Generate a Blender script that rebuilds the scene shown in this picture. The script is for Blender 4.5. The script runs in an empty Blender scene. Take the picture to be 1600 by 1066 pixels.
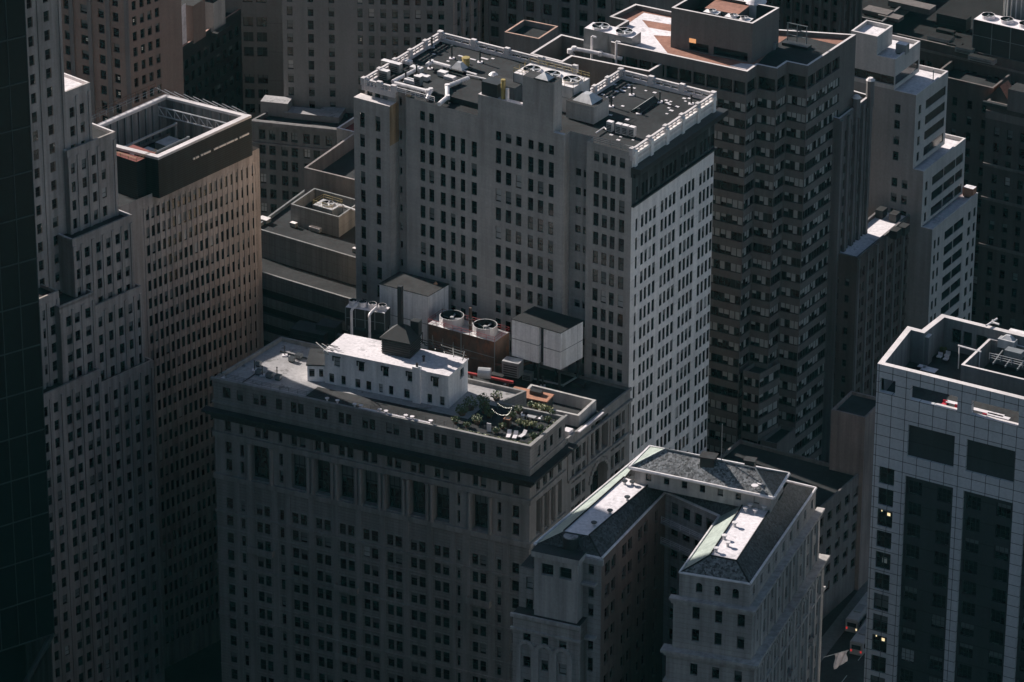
import bpy, math, random
from mathutils import Vector, Matrix
R = math.radians
random.seed(7)
scene = bpy.context.scene
COL = scene.collection

# ------------------------------------------------------------------ camera
CAMZ, PITCH, FPX, ROLL = 420.0, 26.0, 7050.0, 0.2
cam_d = bpy.data.cameras.new("camera")
cam_d.sensor_width = 36.0
cam_d.lens = FPX / 1600 * 36.0
cam_d.clip_start = 5.0
cam_d.clip_end = 8000.0
cam = bpy.data.objects.new("camera", cam_d)
COL.objects.link(cam)
_fw = Vector((0, math.cos(R(PITCH)), -math.sin(R(PITCH))))
_r0 = Vector((1, 0, 0)); _u0 = _r0.cross(_fw)
_rt = math.cos(R(ROLL)) * _r0 + math.sin(R(ROLL)) * _u0
_up = -math.sin(R(ROLL)) * _r0 + math.cos(R(ROLL)) * _u0
cam.matrix_world = Matrix(((_rt.x, _up.x, -_fw.x, 0), (_rt.y, _up.y, -_fw.y, 0), (_rt.z, _up.z, -_fw.z, CAMZ), (0, 0, 0, 1)))
scene.camera = cam
EYE = Vector((0, 0, CAMZ))

# ------------------------------------------------------------------ sky, sun, exposure
SUN_EL = 29.0
SUN_AZ = math.degrees(math.atan2(-1.0, 0.83))      # clockwise from +Y: behind and left
world = bpy.data.worlds.new("World"); scene.world = world
world.use_nodes = True
nt = world.node_tree; nt.nodes.clear()
sky = nt.nodes.new('ShaderNodeTexSky'); sky.sky_type = 'NISHITA'
sky.sun_disc = False; sky.sun_elevation = R(SUN_EL); sky.sun_rotation = R(SUN_AZ)
sky.air_density = 1.0; sky.dust_density = 1.0; sky.ozone_density = 1.0
bg = nt.nodes.new('ShaderNodeBackground'); bg.inputs[1].default_value = 0.056
wo = nt.nodes.new('ShaderNodeOutputWorld')
nt.links.new(sky.outputs[0], bg.inputs[0]); nt.links.new(bg.outputs[0], wo.inputs[0])
sun_d = bpy.data.lights.new("sun", 'SUN'); sun_d.energy = 5.0; sun_d.angle = R(0.5)
sun_d.color = (1.0, 0.93, 0.87)
sun = bpy.data.objects.new("sun", sun_d); COL.objects.link(sun)
_el, _az = R(SUN_EL), R(SUN_AZ)
_sd = Vector((math.sin(_az) * math.cos(_el), math.cos(_az) * math.cos(_el), math.sin(_el)))
sun.rotation_euler = _sd.to_track_quat('Z', 'Y').to_euler()
sun.location = (0, 700, 600)
vs_ = scene.view_settings
vs_.view_transform = 'Standard'; vs_.look = 'None'; vs_.gamma = 1.0
vs_.exposure = 0.6
vs_.use_curve_mapping = False
scene.cycles.max_bounces = 6; scene.cycles.diffuse_bounces = 3; scene.cycles.glossy_bounces = 3
scene.cycles.caustics_reflective = False; scene.cycles.caustics_refractive = False

# ------------------------------------------------------------------ pixel -> place
def ray(px, py):
    return _fw + (px - 800) / FPX * _rt - (py - 533) / FPX * _up
def P(px, py, z):
    d = ray(px, py); return EYE + d * ((z - CAMZ) / d.z)
def PX(p):
    d = Vector(p) - EYE; w = d.dot(_fw)
    return 800 + FPX * d.dot(_rt) / w, 533 - FPX * d.dot(_up) / w
def flat(v): return Vector((v.x, v.y, 0))
class Face:
    """a vertical wall plane from a (left) to b (right) as seen from outside"""
    def __init__(s, a, b):
        s.a = flat(a); s.b = flat(b); s.e = (s.b - s.a).normalized(); s.L = (s.b - s.a).length
        s.n = Vector((s.e.y, -s.e.x, 0))
    def off(s, d):                       # the same plane pushed outwards by d
        f = Face(s.a + s.n * d, s.b + s.n * d); return f
    def uz(s, px, py):
        d = ray(px, py); t = (s.a - EYE).dot(s.n) / d.dot(s.n)
        p = EYE + d * t; return (p - s.a).dot(s.e), p.z
    def u(s, px, py): return s.uz(px, py)[0]
    def z(s, px, py): return s.uz(px, py)[1]
    def at(s, u, z=0, out=0): 
        p = s.a + s.e * u + s.n * out; return Vector((p.x, p.y, z))
    def pt(s, px, py): return flat(s.at(s.u(px, py)))
def cols_px(f, prs, x0, y0, sl):
    """window columns given by photo x ranges along a row through (x0,y0) of slope sl"""
    r = []
    for a, b in prs:
        r.append((f.u(a, y0 + sl * (a - x0)), f.u(b, y0 + sl * (b - x0))))
    return r
def rows_z(ztop, h, period, zmin):
    r = []
    z = ztop
    while z - h > zmin:
        r.append((z - h, z)); z -= period
    return r[::-1]
def cols_n(L, n, w, m0, m1=None):
    m1 = m0 if m1 is None else m1
    if n == 1: return [((L - w) / 2, (L + w) / 2)]
    st = (L - m0 - m1 - w) / (n - 1)
    return [(m0 + i * st, m0 + i * st + w) for i in range(n)]
def cols_g(L, ng, k, w, gap, m):
    """ng groups of k windows"""
    gw = k * w + (k - 1) * gap; r = []
    st = (L - 2 * m - gw) / max(1, ng - 1)
    for g in range(ng):
        for i in range(k):
            u = m + g * st + i * (w + gap); r.append((u, u + w))
    return r

# ------------------------------------------------------------------ materials
MATS = {}
def _mat(name):
    m = bpy.data.materials.new(name); m.use_nodes = True
    n = m.node_tree.nodes; n.clear()
    o = n.new('ShaderNodeOutputMaterial'); b = n.new('ShaderNodeBsdfPrincipled')
    m.node_tree.links.new(b.outputs[0], o.inputs[0])
    MATS[name] = m
    return m, m.node_tree, b
def _math(t, op, a, b=None, c=None):
    n = t.nodes.new('ShaderNodeMath'); n.operation = op
    for i, v in enumerate((a, b, c)):
        if v is None: continue
        if hasattr(v, 'links'): t.links.new(v, n.inputs[i])
        else: n.inputs[i].default_value = v
    return n.outputs[0]
def _noise(t, pos, sc, scale=(1, 1, 1), detail=4, rough=.55):
    mp = t.nodes.new('ShaderNodeMapping'); mp.inputs['Scale'].default_value = scale
    t.links.new(pos, mp.inputs['Vector'])
    n = t.nodes.new('ShaderNodeTexNoise'); n.inputs['Scale'].default_value = sc
    n.inputs['Detail'].default_value = detail; n.inputs['Roughness'].default_value = rough
    t.links.new(mp.outputs[0], n.inputs['Vector']); return n.outputs['Fac']
def _range(t, v, a, b, c, d):
    n = t.nodes.new('ShaderNodeMapRange'); t.links.new(v, n.inputs[0])
    for i, x in enumerate((a, b, c, d)): n.inputs[i + 1].default_value = x
    return n.outputs[0]
def _tint(t, col, fac):
    """colour * factor socket"""
    n = t.nodes.new('ShaderNodeVectorMath'); n.operation = 'SCALE'
    if hasattr(col, 'links'): t.links.new(col, n.inputs[0])
    else: n.inputs[0].default_value = col[:3]
    t.links.new(fac, n.inputs['Scale']); return n.outputs[0]
def _mix(t, fac, a, b):
    n = t.nodes.new('ShaderNodeMix'); n.data_type = 'RGBA'
    t.links.new(fac, n.inputs[0])
    for i, v in ((6, a), (7, b)):
        if hasattr(v, 'links'): t.links.new(v, n.inputs[i])
        else: n.inputs[i].default_value = (*v[:3], 1)
    return n.outputs[2]
def stone(name, col, course=0.0, joint=.12, jd=.7, var=.22, streak=.25, rough=.85, e=None, pitch=0, stain=None, fine=.0, spec=.3):
    m, t, b = _mat(name)
    pos = t.nodes.new('ShaderNodeNewGeometry').outputs['Position']
    f = _range(t, _noise(t, pos, .09, detail=5), .3, .7, 1 - var, 1 + var)
    s = _range(t, _noise(t, pos, 1.0, (.9, .9, .045), 3), .35, .7, 1 + streak * .4, 1 - streak)
    f = _math(t, 'MULTIPLY', f, s)
    g = _range(t, _noise(t, pos, 2.2, detail=2), .3, .7, .93, 1.07)
    f = _math(t, 'MULTIPLY', f, g)
    if course or pitch:
        sp = t.nodes.new('ShaderNodeSeparateXYZ'); t.links.new(pos, sp.inputs[0])
    if course:
        fr = _math(t, 'FRACT', _math(t, 'DIVIDE', sp.outputs[2], course))
        j = _math(t, 'LESS_THAN', fr, joint / course)
        f = _math(t, 'MULTIPLY', f, _range(t, j, 0, 1, 1, jd))
        # each course slightly different
        fl = t.nodes.new('ShaderNodeTexWhiteNoise'); fl.noise_dimensions = '1D'
        t.links.new(_math(t, 'FLOOR', _math(t, 'DIVIDE', sp.outputs[2], course)), fl.inputs['W'])
        f = _math(t, 'MULTIPLY', f, _range(t, fl.outputs[0], 0, 1, .96, 1.04))
    if pitch:
        d = t.nodes.new('ShaderNodeVectorMath'); d.operation = 'DOT_PRODUCT'
        t.links.new(pos, d.inputs[0]); d.inputs[1].default_value = e
        fr = _math(t, 'FRACT', _math(t, 'DIVIDE', d.outputs['Value'], pitch))
        j = _math(t, 'LESS_THAN', fr, joint / pitch)
        f = _math(t, 'MULTIPLY', f, _range(t, j, 0, 1, 1, jd))
    c = _tint(t, col, f)
    if stain:
        k = _range(t, _noise(t, pos, .5, (1, 1, .12), 4), .56, .72, 0, .8)
        c = _mix(t, k, c, stain)
    t.links.new(c, b.inputs['Base Color'])
    b.inputs['Roughness'].default_value = rough
    b.inputs['Specular IOR Level'].default_value = spec
    return m
def tarroof(name, col, var=.35, patch=None, scale=.12, rough=.9):
    m, t, b = _mat(name)
    pos = t.nodes.new('ShaderNodeNewGeometry').outputs['Position']
    f = _range(t, _noise(t, pos, scale, detail=6, rough=.65), .3, .7, 1 - var, 1 + var)
    f = _math(t, 'MULTIPLY', f, _range(t, _noise(t, pos, 1.5, detail=3), .3, .7, .85, 1.15))
    c = _tint(t, col, f)
    if patch:
        k = _range(t, _noise(t, pos, .35, detail=5, rough=.7), .58, .64, 0, .85)
        c = _mix(t, k, c, patch)
    t.links.new(c, b.inputs['Base Color']); b.inputs['Roughness'].default_value = rough
    b.inputs['Specular IOR Level'].default_value = .2
    return m
def metal(name, col, rough=.45, met=.0, var=.2, rust=None):
    m, t, b = _mat(name)
    pos = t.nodes.new('ShaderNodeNewGeometry').outputs['Position']
    f = _range(t, _noise(t, pos, .8, (1, 1, .4), 4), .3, .7, 1 - var, 1 + var)
    c = _tint(t, col, f)
    if rust:
        k = _range(t, _noise(t, pos, .6, (1, 1, .5), 5, .7), .52, .66, 0, .9)
        c = _mix(t, k, c, rust)
    t.links.new(c, b.inputs['Base Color'])
    b.inputs['Roughness'].default_value = rough; b.inputs['Metallic'].default_value = met
    return m
def leafmat(name, col):
    m, t, b = _mat(name)
    pos = t.nodes.new('ShaderNodeNewGeometry').outputs['Position']
    c = _tint(t, col, _range(t, _noise(t, pos, 2.5, detail=3), .3, .7, .4, 1.7))
    t.links.new(c, b.inputs['Base Color']); b.inputs['Roughness'].default_value = .6
    return m
def plain(name, col, rough=.5, emit=0, ecol=None, spec=.5):
    m, t, b = _mat(name)
    pos = t.nodes.new('ShaderNodeNewGeometry').outputs['Position']
    c = _tint(t, col, _range(t, _noise(t, pos, .6, detail=3), .3, .7, .85, 1.15))
    t.links.new(c, b.inputs['Base Color']); b.inputs['Roughness'].default_value = rough
    b.inputs['Specular IOR Level'].default_value = spec
    if emit:
        b.inputs['Emission Color'].default_value = (*(ecol or col), 1); b.inputs['Emission Strength'].default_value = emit
    return m
def slate(name, col):
    m, t, b = _mat(name)
    pos = t.nodes.new('ShaderNodeNewGeometry').outputs['Position']
    v = t.nodes.new('ShaderNodeTexVoronoi'); v.inputs['Scale'].default_value = 3.2
    t.links.new(pos, v.inputs['Vector'])
    sp = t.nodes.new('ShaderNodeSeparateColor'); t.links.new(v.outputs['Color'], sp.inputs[0])
    f = _range(t, sp.outputs[0], 0, 1, .3, 2.3)
    f = _math(t, 'MULTIPLY', f, _range(t, _noise(t, pos, .2, detail=4), .3, .7, .75, 1.25))
    t.links.new(_tint(t, col, f), b.inputs['Base Color'])
    b.inputs['Roughness'].default_value = .55
    bp = t.nodes.new('ShaderNodeBump'); bp.inputs['Strength'].default_value = .6; bp.inputs['Distance'].default_value = .12
    t.links.new(sp.outputs[1], bp.inputs['Height']); t.links.new(bp.outputs[0], b.inputs['Normal'])
    return m

# window materials
M_glass = plain('window_glass', (.012, .016, .018), .12, spec=.5)
M_frame = plain('window_frame_dark', (.016, .019, .02), .5)
M_blind = plain('blind', (.13, .135, .135), .5)
M_blind2 = plain('blind_pale', (.36, .36, .35), .5)
M_rb = plain('ribbon_blind', (.34, .345, .335), .4)
M_lit = plain('lit_room', (.5, .4, .2), .5, .7, (1.0, .78, .45))
M_sun = plain('sunlit_curtain', (.75, .7, .6), .5)
# shared materials
M_tarb = tarroof('black_roof_with_shade', (.012, .012, .0125), .5)  # near-black roofs, shadow of taller blocks put into the colour
M_tar = tarroof('roof_tar', (.03, .031, .033), .4)
M_tar2 = tarroof('roof_tar_worn', (.038, .038, .039), .45)
M_gravel = tarroof('roof_gravel_grey', (.34, .325, .325), .22, (.16, .155, .15))
M_white = tarroof('roof_white_coating', (.72, .67, .68), .10, (.5, .47, .48))
M_cap = stone('stone_coping', (.62, .57, .56), 0, var=.15, streak=.1)
M_dark = metal('dark_metal', (.028, .03, .032), .5)
M_steel = metal('grey_steel', (.22, .23, .235), .45, .2)
M_galv = metal('galvanised_steel', (.55, .54, .54), .4, .25)
M_pipe = metal('white_pipe_paint', (.75, .70, .69), .45)
M_rust = metal('rusty_steel', (.10, .06, .045), .8, 0, .3, (.22, .09, .05))
M_red = metal('red_paint', (.35, .05, .05), .5)
M_yel = metal('yellow_paint', (.34, .26, .09), .5)
M_copper = tarroof('green_copper', (.30, .34, .305), .2, (.20, .235, .21), .5, .6)
M_leaf = leafmat('leaf_green', (.07, .09, .03))
M_leaf2 = leafmat('leaf_yellow', (.19, .19, .08))

# ------------------------------------------------------------------ meshes and things
class MB:
    cnt = 0
    def __init__(s): s.v = []; s.f = []; s.m = []; s.mats = []
    def mi(s, m):
        if m not in s.mats: s.mats.append(m)
        return s.mats.index(m)
    def quad(s, pts, m):
        n = len(s.v); s.v += [tuple(p) for p in pts]; s.f.append(tuple(range(n, n + len(pts)))); s.m.append(s.mi(m))
    poly = quad
    def prism(s, pts, z0, z1, m, top=None, bottom=True, topf=True):
        """pts: CCW from above"""
        k = len(pts); n = len(s.v)
        s.v += [(p[0], p[1], z0) for p in pts] + [(p[0], p[1], z1) for p in pts]
        i = s.mi(m)
        for a in range(k):
            b = (a + 1) % k; s.f.append((n + a, n + b, n + k + b, n + k + a)); s.m.append(i)
        if topf: s.f.append(tuple(n + k + a for a in range(k))); s.m.append(s.mi(top or m))
        if bottom: s.f.append(tuple(n + a for a in reversed(range(k)))); s.m.append(i)
    def obox(s, c, e, n, lu, lw, z0, z1, m, top=None):
        """box centred at c, lu along e, lw along n"""
        c = flat(Vector(c)); e = flat(Vector(e)).normalized(); q = Vector((-e.y, e.x, 0))
        p = [c - e * lu / 2 - q * lw / 2, c + e * lu / 2 - q * lw / 2, c + e * lu / 2 + q * lw / 2, c - e * lu / 2 + q * lw / 2]
        s.prism(p, z0, z1, m, top)
    def cyl(s, c, r, z0, z1, m, n=12, r2=None, top=None, topf=True):
        r2 = r if r2 is None else r2; k = len(s.v); i = s.mi(m)
        for a in range(n):
            t = 2 * math.pi * a / n; s.v.append((c[0] + r * math.cos(t), c[1] + r * math.sin(t), z0))
        for a in range(n):
            t = 2 * math.pi * a / n; s.v.append((c[0] + r2 * math.cos(t), c[1] + r2 * math.sin(t), z1))
        for a in range(n):
            b = (a + 1) % n; s.f.append((k + a, k + b, k + n + b, k + n + a)); s.m.append(i)
        if topf: s.f.append(tuple(k + n + a for a in range(n))); s.m.append(s.mi(top or m))
        s.f.append(tuple(k + a for a in reversed(range(n)))); s.m.append(i)
    def tube(s, pts, r, m, n=6):
        pts = [Vector(p) for p in pts]; i = s.mi(m)
        for a, b in zip(pts, pts[1:]):
            d = (b - a)
            if d.length < 1e-6: continue
            d.normalize(); x = d.cross(Vector((0, 0, 1)))
            if x.length < .01: x = Vector((1, 0, 0))
            x.normalize(); y = d.cross(x); k = len(s.v)
            for p in (a, b):
                for q in range(n):
                    t = 2 * math.pi * q / n; w = p + x * (r * math.cos(t)) + y * (r * math.sin(t)); s.v.append(tuple(w))
            for q in range(n):
                w = (q + 1) % n; s.f.append((k + q, k + w, k + n + w, k + n + q)); s.m.append(i)
            s.f.append(tuple(k + q for q in reversed(range(n)))); s.m.append(i)
            s.f.append(tuple(k + n + q for q in range(n))); s.m.append(i)
    def ledge(s, f, u0, u1, z0, z1, out, m, back=.05, w0=0):
        """a band standing out of a wall face"""
        MB.cnt += 1; j = (MB.cnt % 7) * .003; out += j; z0 += j * .7; z1 += j * .7; u0 -= j * .3; u1 += j * .3
        p = [f.at(u0, 0, out + w0), f.at(u1, 0, out + w0), f.at(u1, 0, -back + w0), f.at(u0, 0, -back + w0)]
        s.prism(p, z0, z1, m)
    def build(s, name, parent=None, origin=None):
        me = bpy.data.meshes.new(name)
        L = origin if origin is not None else Vector((0, 0, 0))
        me.from_pydata([(x - L.x, y - L.y, z - L.z) for x, y, z in s.v], [], s.f)
        for m in s.mats: me.materials.append(m)
        me.polygons.foreach_set('material_index', s.m)
        me.update()
        o = bpy.data.objects.new(name, me); COL.objects.link(o)
        if parent: o.parent = parent
        else: o.location = L
        return o
THINGS = []
class Thing:
    def __init__(s, name, label, cat, loc, group=None):
        s.name = name; s.loc = Vector(loc); s.parts = []; s.wins = []
        o = bpy.data.objects.new(name, None); COL.objects.link(o); o.empty_display_size = 1
        o.location = s.loc; o['label'] = label; o['category'] = cat
        if group: o['group'] = group
        s.root = o; THINGS.append(s)
    def part(s, name, sub=None, label=None):
        mb = MB(); rec = [name, mb, sub, label, None]; s.parts.append(rec); mb.rec = rec; return mb
    def finish(s):
        for r in s.parts:
            if not r[1].f: continue
            par = s.root
            if r[2] is not None and r[2].rec[4] is not None: par = r[2].rec[4]
            r[4] = r[1].build(r[0], par, s.loc)
            if r[3]: r[4]['label'] = r[3]
def solo(name, mb, label, cat, loc, group=None):
    o = mb.build(name, None, Vector(loc)); o['label'] = label; o['category'] = cat
    if group: o['group'] = group
    return o
def struct(name, mb, loc=(0, 0, 0), kind='structure', label=None):
    o = mb.build(name, None, Vector(loc)); o['kind'] = kind
    if label: o['label'] = label
    return o

# ------------------------------------------------------------------ walls with real window openings
def facade(T, mb, f, u0, u1, z0, z1, us, vs, m, d=.35, style='sash', skip=None, out=0, pv=None, rv=None):
    """wall of face f from u0..u1, z0..z1 with an opening for every column x row"""
    us = sorted((max(a, u0 + .02), min(b, u1 - .02)) for a, b in us if b > u0 + .3 and a < u1 - .3)
    vs = sorted((a, b) for a, b in vs if a > z0 + .02 and b < z1 - .02)
    if not us or not vs:
        mb.quad([f.at(u0, z0, out), f.at(u1, z0, out), f.at(u1, z1, out), f.at(u0, z1, out)], m); return
    V = [z0]
    for a, b in vs: V += [a, b]
    V.append(z1); U = [u0]
    for a, b in us: U += [a, b]
    U.append(u1)
    rm = rv or m
    for j in range(len(V) - 1):
        if V[j + 1] - V[j] < 1e-4: continue
        if j % 2 == 0:
            mb.quad([f.at(u0, V[j], out), f.at(u1, V[j], out), f.at(u1, V[j + 1], out), f.at(u0, V[j + 1], out)], m); continue
        st = u0
        for i in range(1, len(U) - 1, 2):
            a, b = U[i], U[i + 1]; za, zb = V[j], V[j + 1]
            if skip and skip((i - 1) // 2, (j - 1) // 2, a, za): continue
            if a > st: mb.quad([f.at(st, za, out), f.at(a, za, out), f.at(a, zb, out), f.at(st, zb, out)], m)
            st = b
            i0, i1 = out, out - d
            mb.quad([f.at(a, za, i0), f.at(b, za, i0), f.at(b, za, i1), f.at(a, za, i1)], rm)
            mb.quad([f.at(a, zb, i1), f.at(b, zb, i1), f.at(b, zb, i0), f.at(a, zb, i0)], rm)
            mb.quad([f.at(a, za, i1), f.at(a, zb, i1), f.at(a, zb, i0), f.at(a, za, i0)], rm)
            mb.quad([f.at(b, za, i0), f.at(b, zb, i0), f.at(b, zb, i1), f.at(b, za, i1)], rm)
            if style: T.wins.append((f.at((a + b) / 2, (za + zb) / 2, out - d), f.e, f.n, b - a, zb - za, style, pv))
        if st < u1: mb.quad([f.at(st, V[j], out), f.at(u1, V[j], out), f.at(u1, V[j + 1], out), f.at(st, V[j + 1], out)], m)
def inset(poly, t):
    k = len(poly); r = []
    for i in range(k):
        p0, p1, p2 = [Vector((q[0], q[1])) for q in (poly[i - 1], poly[i], poly[(i + 1) % k])]
        d1 = (p1 - p0).normalized(); d2 = (p2 - p1).normalized()
        n1 = Vector((-d1.y, d1.x)); n2 = Vector((-d2.y, d2.x))
        den = 1 + n1.dot(n2)
        q = p1 + (n1 + n2) * (t / max(.15, den)); r.append((q.x, q.y))
    return r
def roof(mb, poly, z, par, t, m, wallm, capm=None, face=None):
    """flat roof at z with a parapet ring par high and t thick (outer face is the wall's job when par reaches it)"""
    q = inset(poly, t); k = len(poly)
    mb.quad([(x, y, z) for x, y in q], m)
    for i in range(k):
        j = (i + 1) % k; a, b = q[i], q[j]
        mb.quad([(b[0], b[1], z), (a[0], a[1], z), (a[0], a[1], z + par), (b[0], b[1], z + par)], wallm)
        A, B = poly[i], poly[j]
        mb.quad([(A[0], A[1], z + par), (B[0], B[1], z + par), (b[0], b[1], z + par), (a[0], a[1], z + par)], capm or wallm)
def fourth(a, b, c): return a + c - b
def tower(T, pts, z0, z1, m, faces=None, par=1.0, pt=.4, roofm=None, capm=None, wall=None, roofpart=None):
    """plain prism building, faces {edge: (us, vs, style, d)}"""
    wall = wall or T.part('wall'); rp = roofpart or T.part('roof')
    faces = faces or {}
    k = len(pts); F = []
    for i in range(k):
        f = Face(pts[i], pts[(i + 1) % k]); F.append(f)
        if i in faces:
            us, vs, st, d = faces[i]; us = us(f) if callable(us) else us
            facade(T, wall, f, 0, f.L, z0, z1, us, vs, m, d, st)
        else: wall.quad([f.at(0, z0), f.at(f.L, z0), f.at(f.L, z1), f.at(0, z1)], m)
    roof(rp, [(p[0], p[1]) for p in pts], z1 - par, par, pt, roofm or M_tar, m, capm or M_cap)
    return F, wall, rp
# ================================================================== ground
M_gr = tarroof('ground_paving', (.03, .03, .031), .25)
ZLOW = -27.0          # the streets at the left lie lower
def gz(x, y):
    a = min(1, max(0, (2 - x) / 10)); b = min(1, max(0, (806 - y) / 14)); return ZLOW * a * a * (3 - 2 * a) * b * b * (3 - 2 * b)
mb = MB(); gx = [-1500, -300, -100, -60, -20] + [-8 + k for k in range(11)] + [10, 60, 300, 1500]; gy = [-200, 300, 500, 650, 700, 750] + [792 + k for k in range(0, 15)] + [820, 900, 1200, 3500]
for i in range(len(gx) - 1):
    for j in range(len(gy) - 1): mb.quad([(x, y, gz(x, y)) for x, y in ((gx[i], gy[j]), (gx[i + 1], gy[j]), (gx[i + 1], gy[j + 1]), (gx[i], gy[j + 1]))], M_gr)
struct('ground', mb)

# ================================================================== central tower
M_tb = stone('tan_brick', (.395, .37, .35), .62, .06, .93, var=.12, streak=.15, rough=.9, stain=(.27, .25, .235))
M_lime = stone('pale_limestone', (.80, .765, .735), 3.73, .18, .88, var=.08, streak=.18)
M_warm = stone('warm_bounce_render', (.78, .60, .44), 0, var=.06, streak=.1)  # hidden walls coloured pale and warm to bounce sun onto the limestone wing
M_ochre = stone('ochre_brick', (.40, .29, .18), var=.15, streak=.5)
ZI = 97.0
A, Bq, Cq = P(565, 125, ZI), P(988, 236, ZI), P(1118, 147, ZI)
T = Thing('office_tower', 'tall tan brick tower with a pale limestone side and white balustrades', 'tower', flat(Bq), 'high-rise buildings')
TI = T
wall = T.part('wall'); rp = T.part('roof'); cor = T.part('cornice'); bal = T.part('balustrade')
f = Face(A, Bq); FI = f
bd = flat(Cq - Bq).normalized(); WD = flat(Cq - Bq).length
def I(u, w): 
    p = f.a + f.e * u + bd * w; return Vector((p.x, p.y, 0))
def Iuw(px, py, z):
    p = flat(P(px, py, z)) - f.a
    e, b = f.e, bd; det = e.x * b.y - e.y * b.x
    return (p.x * b.y - p.y * b.x) / det, (e.x * p.y - e.y * p.x) / det
zt0 = f.z(931, 303); per = (zt0 - f.z(931, 567)) / 9
wh = 20 / 29.3 * per
fl = rows_z(zt0, wh, per, 3)
tall = (f.z(931, 293), f.z(931, 268)); short = (f.z(931, 252), f.z(931, 236.5))
u552, u608 = f.off(1.2).u(552.5, 155), f.off(1.2).u(608.5, 167)
u634, u881, u917 = f.u(634, 155), f.u(881, 215), f.u(917, 222)
L = f.L
# right bay
facade(T, wall, f, u917, L, 0, 96.6, cols_px(f, [(927, 935.5), (940.3, 948.7), (953, 961), (967, 975.8)], 931, 310, .26), fl + [tall, short], M_tb, .2)
# recess beside it
fr = f.off(-2.2)
rr = rows_z(fr.z(903, 333), 1.45, per, 3) + [(fr.z(903, 320), fr.z(903, 305)), (fr.z(903, 290), fr.z(903, 276)), (fr.z(903, 265), fr.z(903, 252))]
rr = rows_z(fr.z(903, 263), 1.5, per, 3)
facade(T, wall, fr, u881, u917, 0, 96.6, cols_px(fr, [(899.5, 908), (912, 916)], 899, 260, .26), rr, M_tb, .2)
for uu in (u881, u917):
    s = -1 if uu == u917 else 1
    a, b = f.at(uu), fr.at(uu)
    q = [(a.x, a.y, 0), (b.x, b.y, 0), (b.x, b.y, 96.6), (a.x, a.y, 96.6)]
    wall.quad(q if s == 1 else q[::-1], M_tb)
# middle face: window groups, raised parapet, lift tower
g1 = [(656, 664), (670, 678), (687.8, 696), (703.7, 711.3), (719.3, 726.8), (736.5, 745)]
g2 = [(774.5, 783), (790, 799), (806, 815), (825, 833.5), (840.5, 849.3), (857, 865.3)]
cm = cols_px(f, g1 + g2, 656, 205, .262)
zm = f.z(690, 166)
tall_m = (f.z(660, 224), f.z(660, 200)); short_m = (f.z(660, 188.5), f.z(660, 174))
flm = rows_z(f.z(660, 234), wh, per, 3)
uA, uB = f.u(747, 172), f.u(818, 190); uC, uD = f.u(816.6, 190), f.u(864.6, 203)
facade(T, wall, f, u634, u881, 0, zm, cm, flm + [tall_m, short_m], M_tb, .2, skip=lambda i, j, a, z: z > tall_m[1] and i not in (0, 1, 6, 7, 8, 9, 10, 11))
for i in (2, 3, 4, 5):     # bricked-up openings
    a, b = cm[i]; wall.ledge(f, a + .1, b - .1, short_m[0], short_m[1], -.12 + .15, M_tb)
zA, zC = f.z(747, 147), f.z(864.6, 130.5)
def block(mbx, u0, u1, w0, w1, z0, z1, m, top):
    mbx.prism([I(u0, w0), I(u1, w0), I(u1, w1), I(u0, w1)], z0, z1, m, top)
block(wall, uA, uC, 0, 1.2, zm - .02, zA, M_tb, M_cap)
lw = Iuw(878.5, 126.5, zC)[1]
block(wall, uC, uD, 0, max(3.0, lw), zm - .02, zC, M_tb, M_tar2)
block(wall, uD, u881, 0, .8, zm - .02, zm + .6, M_tb, M_cap)
# slot and the projecting left bay
fs = f.off(-1.8)
facade(T, wall, fs, u608, u634, 0, zm, cols_px(fs, [(619, 628)], 622, 200, .26), rows_z(fs.z(623, 203), 1.5, per, 3)[:-1] + [(fs.z(623, 203) - 1.9, fs.z(623, 203)), (fs.z(622, 165), fs.z(622, 150))], M_tb, .4)
a, b = fs.at(u634), f.at(u634); wall.quad([(a.x, a.y, 0), (b.x, b.y, 0), (b.x, b.y, zm - 5), (a.x, a.y, zm - 5)], M_tb); wall.quad([(a.x, a.y, zm - 5), (b.x, b.y, zm - 5), (b.x, b.y, zm), (a.x, a.y, zm)], M_ochre)
fb = f.off(1.2); zb = fb.z(580, 159)
bc = cols_px(fb, [(561.8, 569.7), (586.3, 594.2)], 565, 180, .26)
facade(T, wall, fb, u552, u608, 0, zb, bc, rows_z(fb.z(566, 210), wh, per, 3) + [(fb.z(566, 199.5), fb.z(566, 176))], M_tb, .2)
a, b = fb.at(u608), fs.at(u608); wall.quad([(a.x, a.y, 0), (b.x, b.y, 0), (b.x, b.y, zb - 8), (a.x, a.y, zb - 8)], M_tb); wall.quad([(a.x, a.y, zb - 8), (b.x, b.y, zb - 8), (b.x, b.y, zb), (a.x, a.y, zb)], M_ochre)
# attic above the left bay
fa = f.off(-1.0)
ua0 = 0.0
facade(T, wall, fa, ua0, u608 + .01, zb - .4, 96.0, cols_px(fa, [(573, 582), (586, 594), (597, 606)], 573, 146, .26), [(fa.z(580, 152), fa.z(580, 140))], M_tb, .4)
a, b = fa.at(u608), fs.at(u608); wall.quad([(a.x, a.y, zb - .4), (b.x, b.y, zb - .4), (b.x, b.y, 96), (a.x, a.y, 96)], M_tb)
wall.quad([fb.at(u552, zb), fb.at(u608, zb), f.at(u608, zb, -1.1), f.at(u552, zb, -1.1)], M_cap)
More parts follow.
